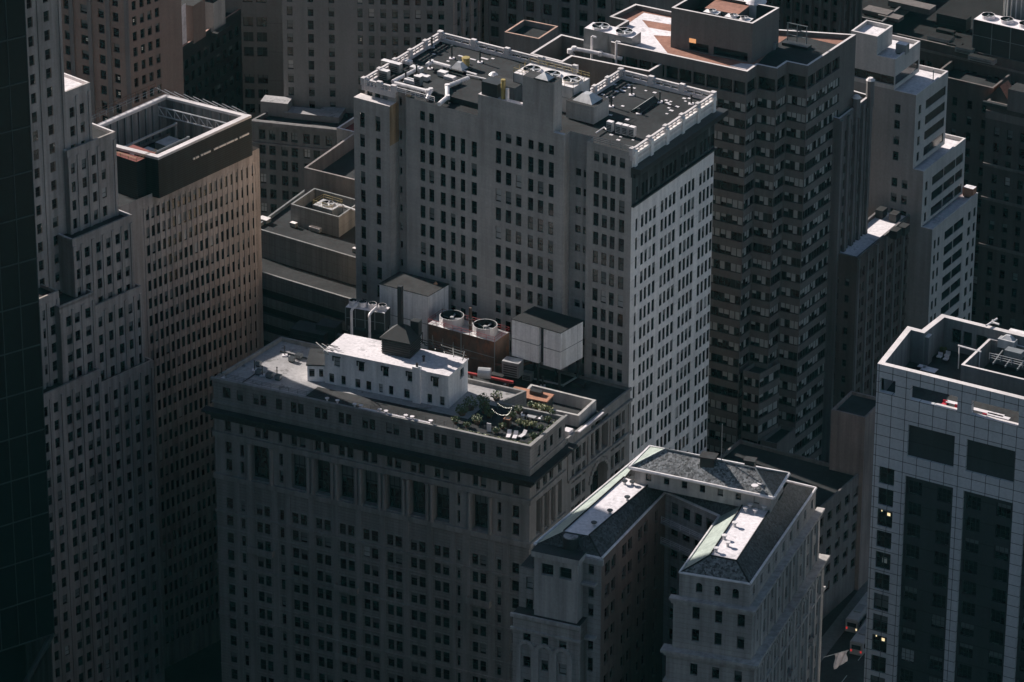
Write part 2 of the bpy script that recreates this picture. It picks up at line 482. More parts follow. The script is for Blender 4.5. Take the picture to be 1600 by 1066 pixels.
# right side: limestone with groups of four windows
fR = Face(Bq, Cq); LR = fR.L
cx = [(993, 996), (1001.6, 1005.7), (1008, 1011.8), (1014.4, 1018.4), (1020.7, 1025), (1032.6, 1036.7), (1039, 1042.8), (1045, 1049.4), (1051.3, 1055.7),
      (1062.8, 1067), (1069.2, 1073.3), (1075.2, 1079.3), (1081, 1085.3), (1092.6, 1096.8), (1098.7, 1102.5), (1104.6, 1108.7), (1110.6, 1114.6)]
cr = cols_px(fR, cx, 993, 352, -.68)
zcr = fR.z(1000, 312)            # underside of the netted band
facade(T, wall, fR, 0, LR, 0, zcr, cr, [r for r in rows_z(zt0 - per * .0, wh * .96, per, 3) if r[1] < zcr - .05], M_lime, .13, 'plain')
zco = fR.z(988, 263)             # cornice level
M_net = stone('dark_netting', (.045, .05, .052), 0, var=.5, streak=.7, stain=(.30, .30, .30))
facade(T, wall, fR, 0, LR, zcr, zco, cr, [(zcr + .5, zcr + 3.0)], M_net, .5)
zat = 96.2
ca = cols_g(LR, 5, 4, LR * .030, LR * .0105, LR * .055)
facade(T, wall, fR, 0, LR, zco, zat, ca, [(zco + .9, zat - 2.0)], M_lime, .15, 'plain')
cor.ledge(fR, -.3, LR + 1.6, zco - .9, zco + .15, 1.9, M_dark)
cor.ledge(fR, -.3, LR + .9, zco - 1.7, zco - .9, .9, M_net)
cor.ledge(fR, 0, LR + .5, zcr - .35, zcr, .5, M_dark)
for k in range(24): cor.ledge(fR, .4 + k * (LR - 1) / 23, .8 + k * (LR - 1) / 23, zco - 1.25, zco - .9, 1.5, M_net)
cor.ledge(fR, 0, LR, zat - .5, zat, .25, M_lime)
for k in range(6):
    u = .9 + k * (LR - 1.8) / 5
    cor.ledge(fR, u - .45, u + .45, zco + .15, zat + .6, .4, M_lime)
# back and left walls
rl = Iuw(965, 112, ZI); nn = Iuw(905, 155, ZI)[1]; um = Iuw(898, 108, ZI)[0]; WB = Iuw(703, 55, ZI)[1]
ring = [I(0, 1.0), I(u608, 1.0), I(u608, 1.8), I(u634, 1.8), I(u634, 0), I(u881, 0), I(u881, 2.2), I(u917, 2.2), I(u917, 0), I(L, 0), I(L, WD), I(rl[0], WD), I(rl[0], nn), I(um, nn), I(um, WB), I(0, WB)]
for i in (9, 10, 11, 12, 13, 14, 15):
    if i == 9: continue
    a, b = ring[i], ring[(i + 1) % len(ring)]; ff = Face(a, b)
    vs2 = rows_z(zt0, wh, per, 3) if i in (10, 14, 15) else []
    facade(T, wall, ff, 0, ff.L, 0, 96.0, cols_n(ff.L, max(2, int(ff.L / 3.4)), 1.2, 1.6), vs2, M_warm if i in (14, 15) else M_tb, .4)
rp.quad([(p.x, p.y, 95.4) for p in ring], M_tar)
# balustrades along the sides and the back
def balus(mbx, a, b, z, n, m=M_cap, h=1.25):
    fc = Face(a, b); Lx = fc.L
    mbx.ledge(fc, 0, Lx, z - .9, z + .15, 0, m, .45)
    for k in range(n + 1):
        u = .3 + k * (Lx - .6) / n
        mbx.ledge(fc, u - .5, u + .5, z + .15, z + h + .35, .12, m, .6)
    mbx.ledge(fc, 0, Lx, z + h - .18, z + h + .08, .02, m, .42)
    mbx.ledge(fc, 0, Lx, z + h * .5, z + h * .5 + .14, 0, m, .3)
    for k in range(n * 4):
        u = .3 + (k + .5) * (Lx - .6) / (n * 4)
        mbx.ledge(fc, u - .07, u + .07, z + .15, z + h - .18, 0, m, .3)
balus(bal, I(L, 0), I(L, WD), 95.9, 5)
balus(bal, I(L, WD), I(rl[0], WD), 95.9, 3)
balus(bal, I(rl[0], WD), I(rl[0], nn + 1), 95.9, 3)
balus(bal, I(um, WB), I(0, WB), 95.9, 4)
balus(bal, I(0, WB), I(0, 0), 95.9, 5)
balus(bal, I(0, .5), I(u608, .5), 95.7, 2)
def railing(mbx, pts, h, m, n=3, r=.045):
    for a, b in zip(pts, pts[1:]):
        a, b = Vector(a), Vector(b); d = (b - a).length; k = max(1, int(d / 1.8))
        for j in range(1, n + 1): mbx.tube([a + Vector((0, 0, h * j / n)), b + Vector((0, 0, h * j / n))], r, m, 4)
        for j in range(k + 1):
            p = a.lerp(b, j / k); mbx.tube([p, p + Vector((0, 0, h))], r, m, 4)
def I3(u, w, z): p = I(u, w); return Vector((p.x, p.y, z))
railing(T.part('railing'), [I3(u917 + .4, .3, 96.6), I3(L - .4, .3, 96.6)], 1.1, M_steel)
railing(T.part('railing'), [I3(u608 + .3, .6, 96), I3(u634 + 6, .6, 96)], 1.1, M_pipe, 3, .07)

# ------------------------------------------------------------------ things on the central tower's roof
def at_roof(px, py, z): return P(px, py, z)
ZR = 95.4
def fan_unit(name, label, cat, c, e, lu, lw, z0, h, nf, body, top=M_galv, rails=None, group=None, fr=None, legs=0, fanm=None, collar=.35):
    """a cooling unit: casing, deck, fan rings with blades; front centre c"""
    t = Thing(name, label, cat, (c[0], c[1], z0), group)
    e = flat(Vector(e)).normalized(); n = Vector((-e.y, e.x, 0)); c = flat(Vector(c))
    b = t.part('casing'); zb = z0 + legs
    if legs:
        lg = t.part('frame')
        for su in (-1, 0, 1):
            for sw in (-1, 1):
                p = c + e * (su * (lu / 2 - .2)) + n * (sw * (lw / 2 - .2)); lg.obox(p, e, n, .22, .22, z0, zb, M_dark)
    b.obox(c, e, n, lu, lw, zb, z0 + h, body, top)
    for k in range(nf + 1):        # vertical ribs on the louvred sides
        u = -lu / 2 + k * lu / nf
        for s in (-1, 1): b.obox(c + e * u + n * (s * (lw / 2 + .03)), e, n, .16, .1, zb, z0 + h - .01, M_steel)
    for s in (-1, 1): b.obox(c + n * (s * (lw / 2 + .02)), e, n, lu, .08, z0 + h * .55, z0 + h * .55 + .1, M_steel)
    r = fr or min(lu / nf, lw) * .40
    for k in range(nf):
        p = c + e * (-lu / 2 + (k + .5) * lu / nf)
        fnp = t.part('fan')
        z = z0 + h
        for q in range(16):
            t0, t1 = 2 * math.pi * q / 16, 2 * math.pi * (q + 1) / 16
            def pt(a, rr, zz): return (p.x + rr * math.cos(a), p.y + rr * math.sin(a), zz)
            fnp.quad([pt(t0, r, z), pt(t1, r, z), pt(t1, r, z + collar), pt(t0, r, z + collar)], top)
            fnp.quad([pt(t1, r * .93, z), pt(t0, r * .93, z), pt(t0, r * .93, z + collar), pt(t1, r * .93, z + collar)], M_dark)
            fnp.quad([pt(t0, r, z + collar), pt(t1, r, z + collar), pt(t1, r * .93, z + collar), pt(t0, r * .93, z + collar)], top)
        fnp.quad([(p.x + r * .93 * math.cos(2 * math.pi * q / 16), p.y + r * .93 * math.sin(2 * math.pi * q / 16), z + .02) for q in range(16)], M_dark)
        bl = t.part('fan_blade', fnp)
        for q in range(5):
            a = 2 * math.pi * q / 5 + k
            x = Vector((math.cos(a), math.sin(a), 0)); y = Vector((-x.y, x.x, 0)); o = Vector((p.x, p.y, z + collar * .55))
            bl.quad([o + x * .1 - y * .05, o + x * r * .88 - y * .2, o + x * r * .88 + y * .18 + Vector((0, 0, .12)), o + x * .1 + y * .12 + Vector((0, 0, .08))], fanm or M_galv)
        bl.cyl((p.x, p.y), r * .16, z + .1, z + collar * .8, fanm or M_galv, 8)
    if rails:
        rl_ = t.part('railing')
        q = [c - e * lu / 2 - n * lw / 2, c + e * lu / 2 - n * lw / 2, c + e * lu / 2 + n * lw / 2, c - e * lu / 2 + n * lw / 2]
        q = [Vector((p.x, p.y, z0 + h)) for p in q]
        railing(rl_, q + [q[0]], 1.0, rails, 2, .04)
    return t
def vent_pole(px, py, z, h, label, r=.17, group='roof vent pipes'):
    c = P(px, py, z); t = Thing('vent_pipe', label, 'vent pipe', (c.x, c.y, z), group)
    a = t.part('pipe'); a.cyl(c, r, z, z + h, M_dark, 8); a.cyl(c, r * 1.6, z + h, z + h + .12, M_dark, 8)
    b = t.part('base'); b.obox(c, (1, 0, 0), 0, 1.0, 1.0, z, z + .18, M_white)
def duct(pts, r, label, m=M_pipe, cat='pipe', group=None, name='roof_pipe', zs=None):
    """round pipe with saddles under it"""
    t = Thing(name, label, cat, pts[0], group); a = t.part('pipe'); a.tube(pts, r, m, 8)
    for p in pts[1:-1]:
        p = Vector(p); a.cyl(p, r * 1.15, p.z - r, p.z + r, m, 8)
    if zs is not None:
        for p, q in zip(pts, pts[1:]):
            p, q = Vector(p), Vector(q)
            for k in range(1, int((q - p).length / 3) + 1):
                o = p.lerp(q, k * 3 / (q - p).length)
                if o.z - r > zs + .1: t.part('support').obox(o, (q - p) if abs((q - p).x) + abs((q - p).y) > .1 else (1, 0, 0), 0, .2, r * 2, zs, o.z - r * .8, M_dark)
    return t
def box_unit(name, label, cat, c, e, lu, lw, z0, h, m, top=None, group=None, hood=0, parts=True, slats=0):
    t = Thing(name, label, cat, (c[0], c[1], z0), group)
    b = t.part('casing'); b.obox(c, e, 0, lu, lw, z0 + .25, z0 + h, m, top or m)
    k = t.part('curb'); k.obox(c, e, 0, lu * .86, lw * .86, z0, z0 + .25, M_dark)
    e = flat(Vector(e)).normalized(); n = Vector((-e.y, e.x, 0)); c = flat(Vector(c))
    if slats:
        g = t.part('grille')
        for i in range(slats):
            z = z0 + .5 + i * (h - .9) / slats
            g.obox(c - n * (lw / 2 + .02), e, 0, lu * .8, .1, z, z + (h - .9) / slats * .5, M_dark)
    if hood:
        hh = t.part('hood'); q = [c - e * lu * .35 - n * lw * .35, c + e * lu * .35 - n * lw * .35, c + e * lu * .35 + n * lw * .35, c - e * lu * .35 + n * lw * .35]
        a = [(p.x, p.y, z0 + h) for p in q]; s = [(c.x + (p.x - c.x) * .35, c.y + (p.y - c.y) * .35, z0 + h + hood) for p in q]
        for i in range(4): hh.quad([a[i], a[(i + 1) % 4], s[(i + 1) % 4], s[i]], M_galv)
        hh.quad(s, M_galv)
    return t
eI = f.e; nI = bd
# triple cooling tower beside the lift tower
c = P(862, 118, ZR + 5.2)
fan_unit('cooling_tower', 'galvanised cooling tower with three fans and yellow rails on the tan tower', 'cooling tower', c, eI, 13.0, 5.6, ZR, 5.2, 3, M_galv, M_pipe, M_yel)
# hood on the lift tower
c = I((uC + uD) / 2 + .8, lw * .5)
t = Thing('roof_skylight', 'small glazed pyramid skylight on top of the brick lift tower', 'skylight', (c.x, c.y, zC)); a = t.part('glazing')
q = [c + eI * x + bd * y for x, y in ((-1.4, -1.1), (1.4, -1.1), (1.4, 1.1), (-1.4, 1.1))]
for i in range(4): a.quad([(q[i].x, q[i].y, zC + .25), (q[(i + 1) % 4].x, q[(i + 1) % 4].y, zC + .25), (c.x, c.y, zC + 1.3)], M_galv)
b = t.part('curb'); b.obox(c, eI, 0, 3.1, 2.5, zC, zC + .26, M_dark)
# machine room beside it
c = P(790, 131, ZR + 3.0)
box_unit('roof_cabin', 'grey metal roof cabin with a round vent behind the raised brick parapet', 'plant room', c, eI, 6.2, 3.4, ZR, 3.4, M_steel, M_tar2)
c2 = P(771, 105, ZR + 3.2); t = Thing('turbine_vent', 'shiny round turbine vent by the grey roof cabin', 'vent', (c2.x, c2.y, ZR)); a = t.part('stem'); a.cyl(c2, .45, ZR, ZR + 1.2, M_galv, 10)
b = t.part('head'); b.cyl(c2, .6, ZR + 1.2, ZR + 1.7, M_pipe, 12, .9); b.cyl(c2, .9, ZR + 1.7, ZR + 2.2, M_pipe, 12, .35)
c = I(f.u(764, 175), 1.6)
box_unit('water_tank', 'black cube tank on a rusty base above the raised brick parapet', 'tank', c, eI, 3.4, 2.8, zA - 1, 3.6, M_dark)
c = I(f.u(783, 178), .7); t = Thing('flue_pipe', 'ochre stained steel flue pipe rising at the raised brick parapet', 'flue', (c.x, c.y, zA)); a = t.part('flue'); a.cyl(c, .42, zA - .5, zA + 3.8, M_yel, 10); a.cyl(c + eI * .9, .35, zA - .5, zA + 2.2, M_pipe, 10)
# pipes on the left roof
def dl(label, pxs, r, z=None, m=M_pipe, cat='pipe', name='roof_pipe'):
    pts = [P(x, y, ZR + h) for x, y, h in pxs]; return duct(pts, r, label, m, cat, 'roof pipes of the tan tower', name, ZR)
dl('white pipe with a double bend running back from the front edge of the left roof', [(686, 163, 1.0), (699, 152, 1.0), (699, 135, 1.6), (732, 122, 1.6)], .42)
dl('white pipe along the front rail of the left roof turning down at its end', [(617, 130, 1.3), (668, 143, 1.3), (673, 141, 1.3), (667, 156, .3)], .40)
dl('long white pipe rising toward the skylight with the orange vent', [(667, 102, 1.2), (674, 97, 1.2), (704, 105, 1.2)], .40)
dl('straight pale pipe between the fan boxes and the rail', [(613, 128, .9), (656, 106, .9)], .36)
dl('thin pipe on the back part of the left roof', [(722, 110, .4), (745, 117, .4)], .2)
dl('thin pipe along the step in the left roof', [(729, 117, .4), (760, 124, .4)], .18)
for px, py, h, lab in ((706, 92, 2.6, 'tall black vent pipe by the orange roof vent'), (750, 98, 2.4, 'black vent pipe in the middle of the left roof'), (634, 128, 2.2, 'black vent pipe among the white pipes'), (651, 120, 2.3, 'black vent pipe behind the white pipes'),
      (672, 108, 1.8, 'short black vent pipe near the long white pipe'), (675, 74, 2.0, 'black vent pipe by the left balustrade')):
    vent_pole(px, py, ZR, h, lab)
c = P(718, 110, ZR); box_unit('roof_skylight', 'low skylight with a grey sloping hood beside the orange vent', 'skylight', c, eI, 3.6, 3.0, ZR, .5, M_tar2, M_tar2, None, 1.2)
c = P(728, 106, ZR); t = Thing('roof_vent', 'orange mesh vent on the left roof of the tan tower', 'vent', (c.x, c.y, ZR)); t.part('cage').cyl(c, .7, ZR, ZR + 1.9, M_yel, 8); t.part('cap').cyl(c, .8, ZR + 1.9, ZR + 2.1, M_yel, 8)
for px, py, lu, lab in ((612, 112, 4.2, 'long pale fan box at the corner of the left balustrade'), (601, 125, 1.9, 'small pale fan box at the front corner of the left roof'), (654, 134, 1.4, 'small white fan box behind the front railing')):
    c = P(px, py, ZR); box_unit('fan_box', lab, 'fan unit', c, eI, lu, 1.1, ZR, 2.0, M_steel, M_pipe, None, 0, True, 3)
for i, (px, py, lab) in enumerate(((636, 101, 'white duct box near the left balustrade'), (663, 126, 'white duct elbow behind the front pipe'), (642, 131, 'white valve box behind the front pipe'), (692, 120, 'pinkish duct cover in the middle of the left roof'), (703, 126, 'pinkish duct cover beside the bent white pipe'), (651, 113, 'reddish duct cover among the pipes'))):
    c = P(px, py, ZR); box_unit('duct_cover', lab, 'duct', c, eI, 1.8 + .3 * (i % 3), 1.2, ZR, .9 + .2 * (i % 2), (M_pipe, M_galv)[i % 2], M_pipe)
# raised curb of the left roof
st = T.part('roof_step')
st.prism([I(u634 + 1, 3.6), I(uA - .4, 3.6), I(uA - .4, 9.6), I(u634 + 1, 9.6)], ZR - .05, ZR + 1.1, M_tar2, M_tar)
# right roof
c = P(918, 160, ZR + 3); hb = box_unit('roof_cabin', 'small brick roof cabin with a sloping hood at the edge of the right roof', 'plant room', c, eI, 6.0, 5.2, ZR, 3.6, M_tb, M_tar2, None, 1.3)
for px, py, h, lab in ((1031, 160, 2.0, 'black vent pipe with a white base in the middle of the right roof'), (987, 149, 2.0, 'black vent pipe with a white base behind the roof ridge'), (955, 167, 2.1, 'black vent pipe nearest the brick roof cabin'), (1080, 163, 1.8, 'black vent pipe near the right balustrade'), (1013, 133, 1.8, 'black vent pipe at the back balustrade'), (998, 178, 1.0, 'short vent pipe in front of the roof ridge')):
    vent_pole(px, py, ZR, h, lab)
c = P(1008, 167, ZR); t = Thing('roof_skylight', 'long dark ridge skylight on the right roof', 'skylight', (c.x, c.y, ZR)); a = t.part('glazing'); b = t.part('curb')
b.obox(c, bd, 0, 7.0, 2.0, ZR, ZR + .3, M_dark)
q = Face(c - bd * 3.4, c + bd * 3.4)
for s in (-1, 1): 
    pp = [q.at(0, ZR + .3, s * .95), q.at(6.8, ZR + .3, s * .95), q.at(6.8, ZR + 1.0, 0), q.at(0, ZR + 1.0, 0)]
    a.quad(pp if s > 0 else pp[::-1], M_steel if s < 0 else M_tar2)
for i, px in enumerate((953.5, 967.5, 977.5, 988)):
    c = P(px, 206 + (px - 953) * .24, ZR); box_unit('air_conditioner', ('condenser unit standing alone at the left of its row on the right roof', 'first of three joined condensers on the right roof', 'middle one of three joined condensers on the right roof', 'rightmost of three joined condensers on the right roof')[i], 'air conditioner', c, eI, 1.15, .9, ZR, 2.1, M_galv, M_pipe, 'condensers on the right roof', 0, True, 4)
t = dl('small white pipe loop by the condensers', [(931, 208, .5), (944, 199, .5), (948, 203, .4)], .12)
pads = MB()
for k, (px, py) in enumerate(((990, 129), (983, 133), (976, 137), (971, 141), (964, 143), (982, 137), (991, 138), (975, 142.5), (957, 152), (948, 152), (1009, 142), (1023, 145), (1041, 157), (1048, 159), (1043, 161), (1046, 163.5), (1045, 169), (1049, 173), (1069, 154), (1077, 154), (1071, 158.5), (1085, 149.5), (973, 166), (1023, 158), (980, 187), (942, 148), (955, 133), (960, 132), (955, 211), (970, 214), (989, 219), (966, 219), (954, 180), (1042, 178), (1058, 167))):
    c = P(px, py, ZR); pads = MB(); s = .36 + .26 * ((k * 37) % 10) / 10
    pads.obox(c, eI, 0, s * 1.3, s, ZR + .004, ZR + .05, M_white)
    solo('roof_patch', pads, 'small pale square patch lying on the dark right roof of the tan tower', 'patch', (c.x, c.y, ZR), 'pale patches on the right roof')
for k, (px, py) in enumerate(((700, 96), (720, 88), (745, 77), (770, 92), (792, 88), (738, 93), (678, 85), (690, 100), (757, 92), (772, 82))):
    c = P(px, py, ZR); pads = MB(); pads.obox(c, eI, 0, .6 + (k % 3) * .5, .45, ZR + .004, ZR + .06, M_white)
    solo('roof_patch', pads, 'small pale patch lying on the dark left roof of the tan tower', 'patch', (c.x, c.y, ZR), 'pale patches on the left roof')
# ================================================================== old hotel-like block in front of the tower
M_hot = stone('grey_rusticated_stone', (.22, .212, .205), .62, .10, .78, var=.12, streak=.22)
M_hot2 = stone('grey_smooth_stone', (.245, .236, .228), 0, var=.14, streak=.25)
ZH, ZW = 55.5, 50.5
h0, h1, hs = P(333, 590, ZH), P(828, 697, ZH), P(883, 650, ZH)
w0, w1 = P(887, 684, ZW), P(985, 606, ZW)
T = Thing('classical_office_block', 'dark grey stone block with a heavy black cornice and a white house on top', 'building', flat(h1), 'high-rise buildings')
TH = T
wall = T.part('wall'); rp = T.part('roof'); cor = T.part('cornice')
fH = Face(h0, h1); fS = Face(h1, hs); LH = fH.L; LS = fS.L
zy = lambda y: fH.z(828, y)
z_att, z_c0, z_fr, z_be, z_co, z_b2 = zy(745), zy(760), zy(781), zy(789), zy(848), zy(856)
def ups(f, prs, xr, yr, sl): return cols_px(f, prs, xr, yr, sl)
# attic storey
att = [(347.8, 360), (369.8, 379.5), (395.4, 404), (406.3, 416), (430.7, 440.5)]
for k in range(7): att += [(454 + k * 37.3, 463 + k * 37.3), (465.3 + k * 37.3, 474.3 + k * 37.3)]
att += [(710.3, 719.7), (737.5, 746), (749, 758), (775, 784.4), (798.5, 809.8)]
facade(T, wall, fH, 0, LH, z_att, ZH, ups(fH, att, 804, 712, .2162), [(fH.z(804, 720.6), fH.z(804, 703.6))], M_hot, .22)
facade(T, wall, fS, 0, LS, z_att, ZH, ups(fS, [(839.8, 844.5), (849.5, 854), (859.5, 864), (873, 877.3)], 842, 705, -.85), [(fH.z(804, 720.6), fH.z(804, 703.6))], M_hot, .22)
for ff, LL in ((fH, LH), (fS, LS)):
    cor.ledge(ff, -.35, LL + .35, ZH - .45, ZH + .12, .35, M_hot2)
    cor.ledge(ff, -.25, LL + .25, z_att + 1.2, z_att + 1.55, .25, M_hot2)
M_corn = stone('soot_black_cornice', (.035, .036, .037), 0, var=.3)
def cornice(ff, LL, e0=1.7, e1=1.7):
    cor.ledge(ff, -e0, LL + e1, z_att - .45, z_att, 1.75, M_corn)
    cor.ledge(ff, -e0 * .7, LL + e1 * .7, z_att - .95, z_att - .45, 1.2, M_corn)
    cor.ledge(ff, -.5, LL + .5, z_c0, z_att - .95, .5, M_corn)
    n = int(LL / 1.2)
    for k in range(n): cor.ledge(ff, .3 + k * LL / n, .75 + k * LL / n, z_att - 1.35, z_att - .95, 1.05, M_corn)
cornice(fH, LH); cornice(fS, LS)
# below the cornice: zones of segments
low = [(353, 363), (376, 382), (400, 409.3), (412, 421), (437, 443)]
for k in range(7): low += [(456 + k * 37.1, 465.6 + k * 37.1), (469 + k * 37.1, 479 + k * 37.1)]
low += [(714.4, 719), (738, 747), (750, 759.5), (777, 783), (800, 811)]
cl = ups(fH, low, 358, 758, .2162)
facade(T, wall, fH, 0, LH, z_fr, z_c0, cl, [(z_fr + .35, z_c0 - .25)], M_hot2, .5, 'plain')
cor.ledge(fH, -.3, LH + .3, z_be, z_fr, .4, M_hot2)
big = [(394, 421)] + [(456 + k * 37.1, 479.5 + k * 37.1) for k in range(7)] + [(738, 762)]
bigu = ups(fH, big, 456, 770, .2162)
smallu = ups(fH, [(353, 363), (376, 382), (437, 443), (714.4, 719), (777, 783), (800, 811)], 358, 740, .2162)
zm1 = z_co + (z_be - z_co) * .5
cuts = [0.0]
segs = []
allc = sorted([(a, b, 'b') for a, b in bigu] + [(a, b, 's') for a, b in smallu])
st = 0.0
for i, (a, b, k) in enumerate(allc):
    en = LH if i == len(allc) - 1 else (b + allc[i + 1][0]) / 2
    if k == 'b': facade(T, wall, fH, st, en, z_co, z_be, [(a, b)], [(z_co + .25, z_be - .3)], M_hot2, 1.3, 'grid')
    else: facade(T, wall, fH, st, en, z_co, z_be, [(a, b)], [(z_co + .8, zm1 - .5), (zm1 + .5, z_be - .8)], M_hot2, .5)
    st = en
def column(u, ff, z0, z1, r=.42, out=.15):
    c = T.part('column'); p = ff.at(u, 0, out)
    c.cyl(p, r * 1.25, z0, z0 + .35, M_hot2, 10); c.cyl(p, r, z0 + .35, z1 - .5, M_hot2, 10, r * .88); c.cyl(p, r * .9, z1 - .5, z1, M_hot2, 10, r * 1.4)
for i in range(7):
    if i < 6:
        m0 = (bigu[1 + i][1] + bigu[2 + i][0]) / 2
        for d in (-.42, .42): column(m0 + d * 1.05, fH, z_co, z_be)
for a, b in (bigu[0], bigu[-1]):
    column(a - .5, fH, z_co, z_be); column(b + .5, fH, z_co, z_be)
cor.ledge(fH, -.3, LH + .3, z_b2, z_co, .45, M_hot2)
# regular floors below
ztp, hh, pp = fH.z(358, 750.6), 15.5 / 7.8 / .9 * 1.0, 28.2 / 27.6 * 3.55
rws = rows_z(ztp, hh, pp, ZLOW + 2.5)
rws = [r for r in rws if r[1] < z_b2 - .2]
facade(T, wall, fH, 0, LH, ZLOW - .5, z_b2, cl, rws, M_hot, .2)
for k, r in enumerate(rws[::-1]):
    if k in (0, 3, 6): cor.ledge(fH, -.25, LH + .25, r[0] - 1.0, r[0] - .6, .3, M_hot2)
    elif k % 2: cor.ledge(fH, 0, LH, r[0] - .75, r[0] - .55, .15, M_hot2)
# pilasters between the bays of the lower floors, window heads
for i in range(0, len(cl) - 1):
    g_ = cl[i + 1][0] - cl[i][1]
    if g_ > .7: u = (cl[i + 1][0] + cl[i][1]) / 2; T.part('pilaster').ledge(fH, u - g_ * .3, u + g_ * .3, ZLOW, z_b2, .10, M_hot2)
for k, r in enumerate(rws[::-1][:9]):
    for a, b in cl: cor.ledge(fH, a - .12, b + .12, r[1] + .03, r[1] + .26, .14, M_hot2)
# relief panels and balconies
for i in range(8):
    u = (cl[5 + 2 * i][0] + cl[4 + 2 * i][1]) / 2 if i else cl[5][0] - 1
    cor.ledge(fH, u - .55, u + .55, z_fr + .5, z_c0 - .4, .12, M_hot2)
for u0, u1, r in ((bigu[0][0] - .8, bigu[0][1] + .8, 2), (bigu[-1][0] - .8, bigu[-1][1] + .8, 2), (bigu[3][0] - .8, bigu[3][1] + .8, 3), (bigu[3][0] - .8, bigu[3][1] + .8, 7)):
    r = rws[::-1][r]; bl = T.part('balcony')
    bl.ledge(fH, u0, u1, r[0] - .5, r[0] - .2, 1.1, M_hot2); bl.ledge(fH, u0, u1, r[0] - .2, r[0] + .7, 1.1, M_hot2, -.95)
    for q in range(2): bl.ledge(fH, (u0, u1 - .15)[q], (u0 + .15, u1)[q], r[0] - .2, r[0] + .7, .95, M_hot2)
# right side below the cornice
facade(T, wall, fS, 0, LS, z_fr, z_c0, ups(fS, [(838, 844), (848.6, 855), (858.6, 864.6), (872, 878)], 842, 760, -.85), [(z_fr + .35, z_c0 - .25)], M_hot2, .5, 'plain')
cor.ledge(fS, -.3, LS, z_be, z_fr, .4, M_hot2)
sb = ups(fS, [(838, 844.6), (848.6, 855), (858.6, 864.6)], 842, 790, -.85)
facade(T, wall, fS, 0, LS, z_co, z_be, sb + ups(fS, [(872, 878)], 875, 770, -.85), [(z_co + .25, z_be - .3)], M_hot2, .9, 'grid')
for a, b in sb: column(b + .45, fS, z_co, z_be, .38)
cor.ledge(fS, -.3, LS, z_b2, z_co, .45, M_hot2)
facade(T, wall, fS, 0, LS, ZLOW - .5, z_b2, cols_n(LS, 4, 1.4, 1.3), rws, M_hot, .3)
# side wing
fW = Face(w0, w1); LW = fW.L
zt = ZW
wl = ups(fW, [(893.7, 898), (899.6, 908.2), (910.6, 915.2)], 893, 692, -.8); wr = ups(fW, [(955.6, 960), (962, 970.2), (972.4, 976.7)], 955, 645, -.8)
ar = ups(fW, [(923.5, 950)], 923, 690, -.8)[0]
rw = rows_z(zt - 3.6, 2.75, 3.75, 2.5)
facade(T, wall, fW, -1.0, ar[0] - .6, 0, zt, wl, rw, M_hot2, .5)
facade(T, wall, fW, ar[1] + .6, LW, 0, zt, wr, rw, M_hot2, .5)
za1, zl0, zl1 = fW.z(936, 722), fW.z(936, 708), fW.z(936, 656); za0 = za1 - 11; print('arch', zt - za1, zt - zl0, zt - zl1)
facade(T, wall, fW, ar[0] - .6, ar[1] + .6, 0, zt, [ar], [(za0, za1), (zl0, zl1)], M_hot2, 2.0, 'grid')
# arched head of the great opening
uc, rad = (ar[0] + ar[1]) / 2, (ar[1] - ar[0]) / 2
for s in (-1, 1):
    pts = [fW.at(uc + s * rad, za1, -.01)]
    for q in range(9):
        a = math.pi / 2 * q / 8; pts.append(fW.at(uc + s * rad * math.cos(a), za1 - rad + rad * math.sin(a), -.01))
    wall.quad(pts if s < 0 else pts[::-1], M_hot2)
for q in range(12):
    a = math.pi * (q + .5) / 12; u = uc + (rad + .35) * math.cos(a); z = za1 - rad + (rad + .35) * math.sin(a)
    cor.ledge(fW, u - .42, u + .42, z - .42, z + .42, .22 + .02 * (q % 2), M_hot2)
for u in (ar[0] + rad * .62, ar[1] - rad * .62): column(u, fW, zl0, zl1, .36, -.6)
cor.ledge(fW, -.5, LW, zt - 2.6, zt - 2.1, .5, M_hot2); cor.ledge(fW, -.5, LW, zt - .4, zt + .15, .3, M_hot2)
cor.ledge(fW, 0, LW, zl0 - .9, zl0 - .4, .45, M_hot2); cor.ledge(fW, 0, LW, za0 - .9, za0 - .4, .4, M_hot2)
for u in (ar[0] - 1.0, ar[1] + 1.0, .3, LW - .4): cor.ledge(fW, u - .4, u + .4, zl0 - .4, zt - 2.6, .22, M_hot2)
# footprints: attic block in front, lower roof behind up to the tower
hb = P(439, 525.6, ZH)
bH = flat(hs - h1).normalized(); bL = flat(hb - h0)
gap = FI.off(2.2)
q2 = flat(w1); 
back = [q2, gap.at(gap.L * .8), gap.at(gap.L * .28), flat(h0) + bL * 1.06]
poly = [flat(h0), flat(h1), flat(hs), flat(w0)] + back
lowp = [flat(h0) + (flat(h1) - flat(h0)) * .02 + bL * .3, flat(h1) + bH * 4, flat(hs), flat(w0)] + back
rp.quad([(p.x, p.y, ZW - .7) for p in lowp], M_tar2)
for a, b in zip(back, back[1:] + [flat(h0)]):
    ff = Face(a, b); facade(T, wall, ff, 0, ff.L, ZLOW - .5, ZW, cols_n(ff.L, max(2, int(ff.L / 3.5)), 1.2, 1.5), rows_z(ZW - 4, 2.1, 3.6, 3), M_hot, .4)
mid = flat(h0).lerp(flat(h1), .80)
att_p = [flat(h0), flat(h1), flat(hs), mid + bH * LS, mid + bL * .95, flat(h0) + bL]
for i in range(2, 6):
    ff = Face(att_p[i], att_p[(i + 1) % 6]); wall.quad([ff.at(0, ZW - .7), ff.at(ff.L, ZW - .7), ff.at(ff.L, ZH), ff.at(0, ZH)], M_hot)
roof(T.part('attic_roof'), [(p.x, p.y) for p in att_p], ZH - .75, .75, .45, M_gravel, M_hot2, M_hot2)
dk = T.part('terrace_deck'); 
